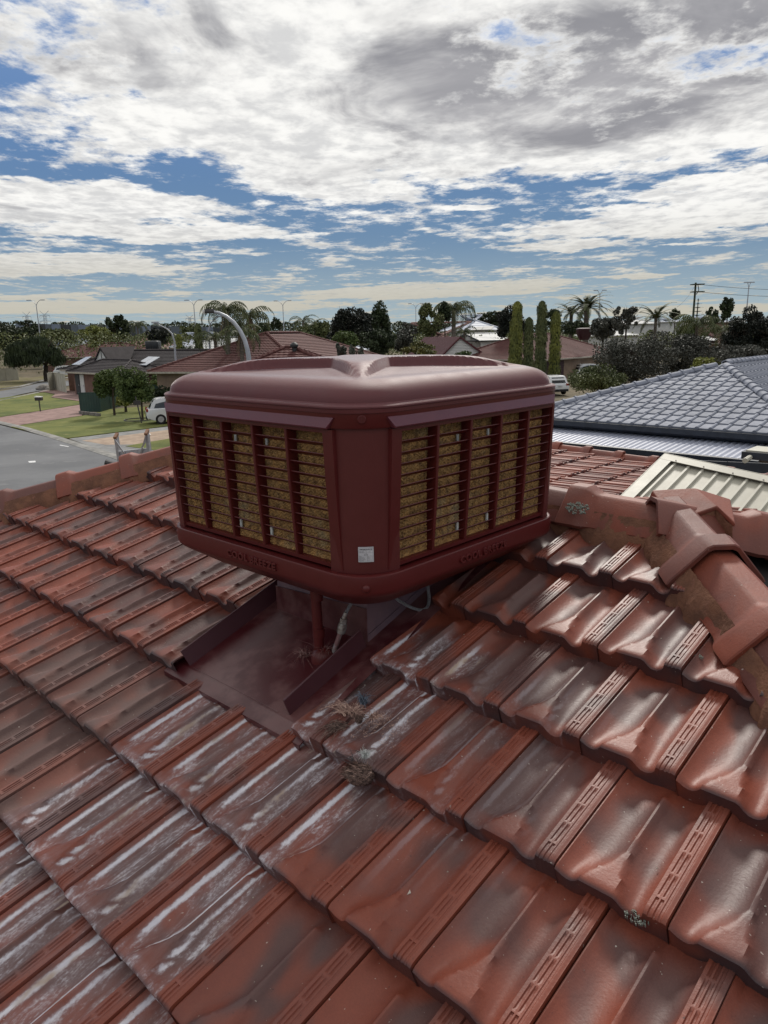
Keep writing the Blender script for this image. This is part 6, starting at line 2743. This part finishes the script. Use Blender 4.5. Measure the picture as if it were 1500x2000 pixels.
# utility pole and wires on the right
UD = 92
up_t, up_b = atd(1359, 552, UD), atd(1352, 640, UD)
ut = thing('utility_pole', 'timber utility pole with two crossarms standing behind the right hand trees', 'utility pole', (up_b.x, up_b.y, 0), 0)
mb = MB()
M_pole = mat('green_timber_pole', (0.06, 0.075, 0.05), (0.04, 0.05, 0.035), 2, .9)
mb.tube([Vector((up_b.x, up_b.y, 0)), up_t], [.17, .12], 8)
mb.obj('pole', M_pole, ut, Matrix.Identity(4))
for yy in (555.5, 570):
    q = atd(1358, yy, UD)
    mb = MB()
    mb.box((.25, 0, 0), (1.3, 1.2, .10), T(q))
    mb.obj('crossarm', M_pole, ut, Matrix.Identity(4))
mb = MB()
q = atd(1363, 558, UD)
mb.tube([q + Vector((0, 0, .1)), q + Vector((.15, 0, -.5)), q + Vector((-.1, 0, -1.0))], .05, 5)
mb.obj('insulator', M_dark, ut, Matrix.Identity(4))
cable([atd(1363, 555, UD), atd(1760, 557, 84)], .022, .6, 'upper overhead wire running right from the utility pole')
cable([atd(1363, 570, UD), atd(1760, 572, 84)], .022, .5, 'lower overhead wire running right from the utility pole')
cable([atd(1358, 557, UD), atd(1322, 600, 80)], .014, .3, 'thin stay wire sloping down left from the utility pole')
# sound wall panels along the highway
M_sw = [mat('sound_wall_blue', (0.20, 0.24, 0.30), (0.17, 0.20, 0.26), .3, .8), mat('sound_wall_dark', (0.055, 0.062, 0.065), (0.04, 0.046, 0.05), .3, .8), mat('sound_wall_mid', (0.12, 0.14, 0.165), (0.10, 0.12, 0.14), .3, .8)]
sw = thing('sound_wall', 'long highway sound wall of blue-grey and dark panels behind the trees at left', 'wall', atd(250, 650, 205) * 1.0, 0)
x = 30
k = 0
while x < 480:
    w_ = (20, 14, 24, 12, 18)[k % 5]
    y0_ = 632.5 + (x - 70) * .0185
    a_, c_ = atd(x, y0_, 205), atd(x + w_ - .6, y0_ + .3, 205)
    mb = MB()
    mb.loft([[Vector((a_.x, a_.y, 0)), Vector((c_.x, c_.y, 0)), Vector((c_.x, c_.y + .4, 0)), Vector((a_.x, a_.y + .4, 0))],
             [a_, c_, c_ + Vector((0, .4, 0)), a_ + Vector((0, .4, 0))]])
    mb.obj('wall_panel', M_sw[(0, 1, 1, 2, 0, 1, 2)[k % 7]], sw, Matrix.Identity(4))
    x += w_
    k += 1

# ================================================================== VEGETATION
tree('wide weeping tree with hanging grey-green foliage at the left edge', 68, 642, 742, 128, 104, 'dark', 21, name='weeping_tree', cat='tree', weep=True, trunk_px=85, nb=34, br=.34, tw=1.3, dens=1.15, flat=.25)
tree('left round green street tree by the green fence', 207, 710, 782, 62, 54.5, 'mid', 31, trunk_px=217, nb=30, dens=1.3, tw=.8)
tree('right and larger round green street tree with a leaning stake', 263, 708, 796, 88, 51, 'mid', 32, trunk_px=272, nb=36, dens=1.3, tw=.7)
tree('dark dense tree at the far left edge above the weeping tree', 22, 628, 690, 95, 150, 'dark', 22, dens=.9)
tree('dark open crowned tree just right of the left pylon', 58, 622, 660, 55, 160, 'dark', 23, br=.26, dens=.7)
tree('grey-green tree mass between the weeping tree and the sound wall', 118, 636, 668, 85, 158, 'olive', 24)
tree('tall rounded dark gum rising above the pink tiled roof', 230, 605, 668, 50, 150, 'dark', 25, nb=18, br=.30)
tree('yellow-green bushy tree over the pale blue roof', 185, 634, 670, 80, 165, 'yellow', 26)
tree('olive bushy tree just left of the tall rounded gum', 218, 640, 672, 60, 175, 'olive', 27)
tree('dark rounded bush tree behind the black roof cooler', 311, 637, 678, 62, 120, 'vdark', 28)
tree('small flowering shrub between the pale blue and pink roofs', 190, 664, 684, 36, 140, 'yellow', 29, cat='shrub', name='shrub')
palm('small palm showing over the yellow-green tree', 190, 640, 170, 0, 3.2, 1, 10, 'other')
palm('palm with drooping fronds right of the tall rounded gum', 268, 637, 140, 0, 3.6, 2, 12, 'queen')
for k, (cx, y0, y1, w_, lk, lb) in enumerate(((352, 654, 694, 15, 'yellow', 'short pencil cypress left of the slender taller one'), (390, 634, 694, 18, 'olive', 'slender cypress left of the tall palm'))):
    cypress(lb, cx, y0, y1, w_, 86, lk, 40 + k)
tree('low rounded dark shrubs at the foot of the pencil cypress', 368, 676, 700, 60, 84, 'dark', 44, cat='shrub', name='shrub')
tree('low grey shrub in front of the sound wall right of the curved lamp', 370, 630, 660, 44, 150, 'olive', 45)
palm('tallest queen palm, fronds drooping behind the near street lamp', 441, 610, 60, 0, 3.1, 50, 17, 'queen', tr=.20, skirt=14)
palm('second queen palm just right of the tallest one', 487, 622, 64, 0, 3.2, 51, 15, 'queen', tr=.18, skirt=16)
palm('third lower palm in front of the two tall queen palms', 470, 655, 58, 0, 2.9, 52, 14, 'queen', tr=.16, skirt=12)
palm('short bushy palm left of the tallest queen palm', 420, 664, 66, 0, 2.8, 53, 12, 'queen', tr=.15)
tree('leafy mass at the foot of the queen palms', 470, 664, 712, 80, 70, 'olive', 54, dens=.9)
tree('thin crowned gum right of the queen palms', 538, 616, 652, 26, 120, 'dark', 55, br=.24, dens=.7)
tree('open dark tree between the queen palms and the highway lamp', 515, 625, 664, 40, 110, 'dark', 56, br=.26, dens=.7)
palm('palm with raised crown right of the highway lamp', 592, 628, 105, 0, 3.4, 57, 13, 'other')
palm('smaller palm beside the one right of the highway lamp', 614, 634, 100, 0, 2.6, 58, 11, 'other')
tree('dark shrubby tree under the palms right of the highway lamp', 590, 632, 690, 60, 98, 'olive', 59)
tree('mid green tree left of the big dark tree', 628, 622, 680, 46, 100, 'olive', 60)
tree('big dark spreading tree in the middle of the picture', 684, 585, 692, 100, 84, 'vdark', 61, nb=24, br=.34, dens=1.1)
tree('tall dark conical tree right of the big spreading one', 741, 588, 690, 62, 88, 'dark', 62, name='conifer_tree', nb=30, br=.34, dens=1.1)
tree('green rounded bush in front of the big dark trees', 735, 640, 700, 90, 76, 'dark', 63, cat='shrub', name='shrub')
tree('drooping green tree low in front of the big spreading tree', 668, 640, 700, 70, 74, 'mid', 64)
for k, (cx, lb) in enumerate(((662, 'leftmost silvery sapling above the lid'), (672, 'second silvery sapling above the lid'), (688, 'third silvery sapling above the lid'), (706, 'rightmost silvery sapling above the lid'))):
    tree(lb, cx, 668 + (k % 2) * 4, 700, 15, 48, 'silver', 70 + k, name='sapling', nb=8, br=.4, dens=.8, tw=.6)
tree('grey-green low tree between the dark trees and the gum', 790, 640, 690, 60, 110, 'grey', 75)
tree('thin bare crowned tree in front of the distant bush', 800, 622, 672, 50, 140, 'grey', 76, br=.2, dens=.4)
tree('tall gum with clumped crown left of the big palm', 842, 588, 668, 62, 100, 'olive', 77, nb=16, br=.32)
tree('dark gum crown joining the big palm', 868, 588, 660, 50, 104, 'dark', 78, nb=14, br=.32)
palm('big queen palm in front of the gum right of centre', 886, 608, 108, 0, 5.4, 79, 18, 'queen', tr=.32)
palm('shorter palm in front of the pale hip roof', 907, 650, 112, 0, 3.0, 80, 12, 'queen')
tree('golden-green shrub left of the maroon steel roof', 815, 664, 702, 80, 80, 'gold', 81, cat='shrub', name='shrub', flat=.2)
tree('golden shrub tips in front of the maroon steel roof', 832, 680, 706, 50, 60, 'gold', 82, cat='shrub', name='shrub')
tree('small fresh green shrub in front of the white gable', 903, 683, 706, 40, 52, 'mid', 83, cat='shrub', name='shrub')
tree('row of dark gums on the horizon behind the white two storey house', 955, 604, 648, 110, 190, 'dark', 84, nb=30, br=.28)
tree('very dark glossy tree behind the tall cypresses', 996, 586, 672, 62, 92, 'vdark', 85, nb=26)
for k, (cx, y0, y1, w_, lk, D, lb) in enumerate(((1008, 590, 712, 23, 'yellow', 66, 'tallest cypress column above the right of the lid'), (1003, 622, 712, 20, 'yellow', 62, 'shorter cypress in front of the tallest column'),
                                                (1031, 621, 712, 21, 'olive', 62, 'dark green cypress right of the tallest column'), (1056, 589, 690, 22, 'olive', 74, 'tall cypress column behind the red tiled roof edge'),
                                                (1084, 610, 680, 22, 'yellow', 76, 'cypress with rounded top right of the tall one'))):
    cypress(lb, cx, y0, y1, w_, D, lk, 90 + k)
tree('dark gums on the horizon between the cypresses and the date palm', 1072, 600, 640, 60, 170, 'dark', 96, br=.26)
palm('large date palm with a full round crown', 1146, 603, 112, 0, 4.6, 97, 34, 'date', tr=.4)
palm('smaller date palm left of the large one', 1116, 612, 116, 0, 3.4, 98, 22, 'date', tr=.3)
tree('dark shrubby tree under the date palm', 1120, 622, 660, 60, 108, 'dark', 99)
tree('wispy bare topped tree right of the date palm', 1222, 586, 660, 62, 74, 'grey', 100, br=.2, dens=.45, nb=30, nl=9, td=2)
tree('dense grey-brown tree behind the red tiled roof', 1180, 612, 672, 80, 78, 'grey', 101, nb=28, br=.3, td=2)
tree('large dark grey-green spreading tree behind the blue-grey roof', 1255, 634, 775, 235, 44, 'grey', 102, nb=44, br=.28, tw=1.2, dens=1.2, nl=9, td=2, trunk_px=1240)
tree('right part of the dark grey-green thicket behind the blue-grey roof', 1360, 640, 750, 170, 47, 'grey', 103, nb=36, br=.28, dens=1.1, td=2)
tree('olive green bushes beside the white car at the foot of the thicket', 1160, 702, 800, 140, 40, 'olive', 104, cat='shrub', name='shrub', nb=30, flat=.2)
palm('bright short palm left of the utility pole', 1281, 622, 74, 0, 2.9, 105, 20, 'date', m='palm')
tree('small round dark tree left of the utility pole', 1318, 602, 626, 24, 130, 'dark', 106)
tree('dark rounded gum right of the norfolk pine', 1389, 597, 640, 38, 140, 'dark', 107, br=.28)
tree('tall dark gum with clumped crown at right', 1419, 573, 640, 30, 115, 'dark', 108, nb=9, br=.42)
palm('bright green drooping palm in front of the solar roof', 1362, 636, 60, 0, 3.0, 109, 18, 'queen', m='palm')
palm('yellow-green palm with arching fronds left of the big dark tree', 1412, 648, 62, 0, 2.6, 110, 13, 'queen', m='palm')
tree('green feathery tree beneath the utility pole', 1347, 612, 690, 52, 64, 'mid', 111, nb=20, dens=.9)
tree('big dark tree with open top near the right edge', 1458, 592, 705, 95, 52, 'vdark', 112, nb=34, br=.30)
tree('very dark tree cut by the right edge of the picture', 1510, 598, 700, 90, 50, 'vdark', 113, nb=30, br=.32)
tree('grey-green bush above the blue-grey roof near the right edge', 1455, 664, 730, 120, 36, 'grey', 114, cat='shrub', name='shrub', nb=30)
tree('yellow-green low bush just behind the ridge of the blue-grey roof', 1390, 690, 740, 90, 40, 'yellow', 115, cat='shrub', name='shrub', nb=24)
tree('garden shrub under the right street tree', 244, 770, 796, 40, 57, 'yellow', 116, cat='shrub', name='shrub')
tree('dark garden hedge behind the white car at left', 312, 752, 790, 60, 58, 'dark', 117, cat='shrub', name='shrub')
tree('climbing shrub between the green fence and the corner house', 310, 728, 760, 40, 64, 'mid', 118, cat='shrub', name='shrub')

# norfolk pine
nd_ = 125
t_, b_ = atd(1364, 583, nd_), atd(1362, 640, nd_)
npn = thing('norfolk_pine', 'small norfolk pine with level tiers right of the utility pole', 'tree', (b_.x, b_.y, 0), 0)
mb = MB()
mb.tube([(t_.x, t_.y, 0), (t_.x, t_.y, t_.z)], [.25, .05], 6)
mb.obj('trunk', M_bark, npn, Matrix.Identity(4))
for k in range(9):
    z = t_.z - .3 - k * .62
    R_ = .35 + k * .30
    mb = MB()
    for j in range(7):
        a = 2 * PI * j / 7 + k
        d = Vector((math.cos(a), math.sin(a), .12))
        s = Vector((-d.y, d.x, 0)) * .20
        p = Vector((t_.x, t_.y, z))
        mb.add([p - s * .4, p + s * .4, p + d * R_ + s, p + d * R_ * 1.05 - s, p + d * R_ * .5 + UP * .2], [(0, 1, 2, 3), (0, 1, 4)])
    mb.obj('branch_tier', LM['vdark'], npn, Matrix.Identity(4))

# far bush line and low filler foliage between the houses: nobody could count it
def bushline(name, label, x0, x1, ytop, dist, depthr, n, m, seed, amp=5, hmin=2.0):
    r = np.random.default_rng(seed)
    xs_ = r.uniform(x0, x1, n)
    D = dist + r.uniform(0, depthr, n)
    env = ytop + amp * (.5 * np.sin(xs_ / 17 + seed) + .35 * np.sin(xs_ / 6.3 + 2 * seed) + .3 * np.sin(xs_ / 2.9))
    P = np.array([np.array(atd(x, y, d)) for x, y, d in zip(xs_, env, D)])
    t = r.random(n) ** .6
    P[:, 2] = np.maximum(.2, P[:, 2] * t)
    s = (D / FPX * 1.7)[:, None]
    A = unit(n, r)
    B = np.cross(A, unit(n, r))
    B /= np.linalg.norm(B, axis=1, keepdims=True)
    o = mobj(name, quads_mesh(name, P, A * s, B * s * .8, m), None, Matrix.Identity(4), kind='stuff')
    return tag(o, label, 'trees')
bushline('far_woodland', 'continuous far line of dark woodland on the horizon', -150, 1650, 631, 230, 60, 42000, LM['dark'], 3, 4)
bushline('distant_bush', 'low grey-green bush between the far houses', -150, 1650, 650, 118, 75, 42000, LM['olive'], 5, 6)

# ================================================================== CARS
M_carw = mat('white_car_paint', (0.62, 0.63, 0.64), (0.60, 0.61, 0.62), 1, .22, .6, coat=.5)
M_tyre = mat('tyre', (0.015, 0.015, 0.016), rough=.8)
M_tail = mat('tail_light', (0.25, 0.012, 0.012), rough=.25)
M_plate = mat('number_plate', (0.5, 0.5, 0.48), rough=.5)
def car(label, p, ang, paint_=M_carw, L=4.5, Wd=1.82, Hh=1.66):
    th = thing('parked_car', label, 'car', p, ang, 'cars parked on the driveways')
    K = T(p) @ RZ(ang)
    # side profile (x from rear to front), lofted across with tumblehome
    body = [(-2.22, .42), (-2.26, .62), (-2.20, .95), (-2.08, 1.02), (-1.0, 1.04), (.9, 1.02), (1.55, .94), (2.10, .80), (2.24, .62), (2.22, .40), (1.75, .28), (-1.85, .28)]
    mb = MB()
    rings = []
    for y, s in ((-.5, .90), (-.485, .965), (-.46, 1.0), (.46, 1.0), (.485, .965), (.5, .90)):
        rings.append([Vector((x * (L / 4.5) * (1 - (1 - s) * .35), y * Wd, .28 + (z - .28) * (1 - (1 - s) * .5))) for x, z in body])
    mb.loft(rings)
    bd = mb.obj('body', paint_, th, K, smooth=35)
    cab = [(-2.02, 1.00), (-1.86, 1.38), (-1.66, 1.60), (-1.3, Hh), (-.2, Hh + .0), (.35, 1.58), (1.10, 1.02)]
    mb = MB()
    rings = []
    for z_i, (y0_, ins_) in enumerate(((-.47, 0), (-.40, 1), (.40, 1), (.47, 0))):
        rings.append([Vector((x * (L / 4.5), y0_ * Wd * (1 - .0 * ins_) * (1 - .13 * (z - 1.0) / .66 if not ins_ else 1 - .13 * (z - 1.0) / .66), z)) for x, z in cab])
    mb.loft(rings)
    mb.obj('cabin', paint_, th, K, smooth=35)
    # glass
    def glass(pts, name='window'):
        m_ = MB()
        c_ = sum((Vector(q) for q in pts), Vector()) / len(pts)
        m_.loft([[Vector(q) for q in pts], [Vector(q) + (Vector(q) - c_) * -.02 + Vector((0, 0, 0)) for q in pts]])
        m_.obj(name, M_glass, th, K)
    glass([(-2.035, -.66, 1.06), (-2.035, .66, 1.06), (-1.76, .58, 1.52), (-1.76, -.58, 1.52)], 'rear_window')
    glass([(1.09, -.70, 1.05), (1.09, .70, 1.05), (.42, .60, 1.57), (.42, -.60, 1.57)], 'windscreen')
    for sg in (-1, 1):
        yb_, yt_ = sg * (Wd * .47 + .004), sg * (Wd * .47 * .885 + .006)
        glass([(-1.75, yb_, 1.06), (-.75, yb_, 1.06), (-.75, yt_, 1.54), (-1.55, yt_, 1.50)])
        glass([(-.68, yb_, 1.06), (.85, yb_, 1.06), (.30, yt_, 1.53), (-.68, yt_, 1.55)])
        m_ = MB()
        m_.box((-2.19, sg * .76, .93), (.12, .30, .18))
        m_.obj('tail_light', M_tail, th, K)
        m_ = MB()
        m_.box((2.12, sg * .70, .72), (.14, .34, .13))
        m_.obj('headlight', M_plate, th, K)
        m_ = MB()
        m_.box((.75, sg * (Wd / 2 + .07), 1.08), (.12, .16, .12))
        m_.obj('mirror', paint_, th, K)
        for x in (-1.38, 1.38):
            m_ = MB()
            m_.tube([(x, sg * (Wd / 2 - .20), .33), (x, sg * (Wd / 2 + .005), .33)], .335, 18)
            w_ = m_.obj('wheel', M_tyre, th, K, smooth=40)
            m_ = MB()
            m_.tube([(x, sg * (Wd / 2 + .003), .33), (x, sg * (Wd / 2 + .012), .33)], .20, 12)
            m_.obj('rim', M_alu, w_, K)
    m_ = MB()
    m_.box((-2.235, 0, .43), (.08, 1.62, .20))
    m_.obj('bumper', M_tyre, th, K)
    m_ = MB()
    m_.box((-2.262, 0, .78), (.03, .40, .12))
    m_.obj('number_plate', M_plate, th, K)
    return th


cp_ = at(318, 827, 0)
dr = (at(420, 822, 0) - at(300, 838, 0))
car('white hatchback parked on the paved drive, its tail showing left of the cooler', cp_ + Vector((1.15, .5, .03)), math.atan2(.35, 1.0))
cp2 = atd(1086, 742, 66)
car('white car parked before the maroon garage doors, right of the cooler lid', Vector((cp2.x - .6, cp2.y + .5, 0)), math.radians(105))
cp3 = at(1155, 738, 0)
car('white car half hidden by the bushes in front of the tan brick wall', Vector((cp3.x, cp3.y, 0)), math.radians(12))
cp4 = at(93, 741, 0)
car('white car glimpsed behind the trunk of the weeping tree', Vector((cp4.x, cp4.y + 8, 0)), math.radians(5))
# stake at the foot of the right street tree
st0 = at(277, 827, 0)
mb = MB()
mb.tube([st0, st0 + Vector((-.38, .4, 1.75))], .045, 6)
mb.box((-.28, .3, 1.35), (.45, .12, .28), T(st0))
o = mb.obj('tree_stake', M_dark, None, Matrix.Identity(4))
tag(o, 'dark leaning stake with a strap at the foot of the right street tree', 'stake')
ringc = at(271, 821, 0)
mb = MB()
mb.tube([ringc + Vector((.95 * math.cos(2 * PI * k / 20), .95 * math.sin(2 * PI * k / 20), .05)) for k in range(21)], .05, 5)
o = mb.obj('tree_ring', M_dark, None, Matrix.Identity(4))
tag(o, 'low dark edging ring round the foot of the right street tree', 'edging')
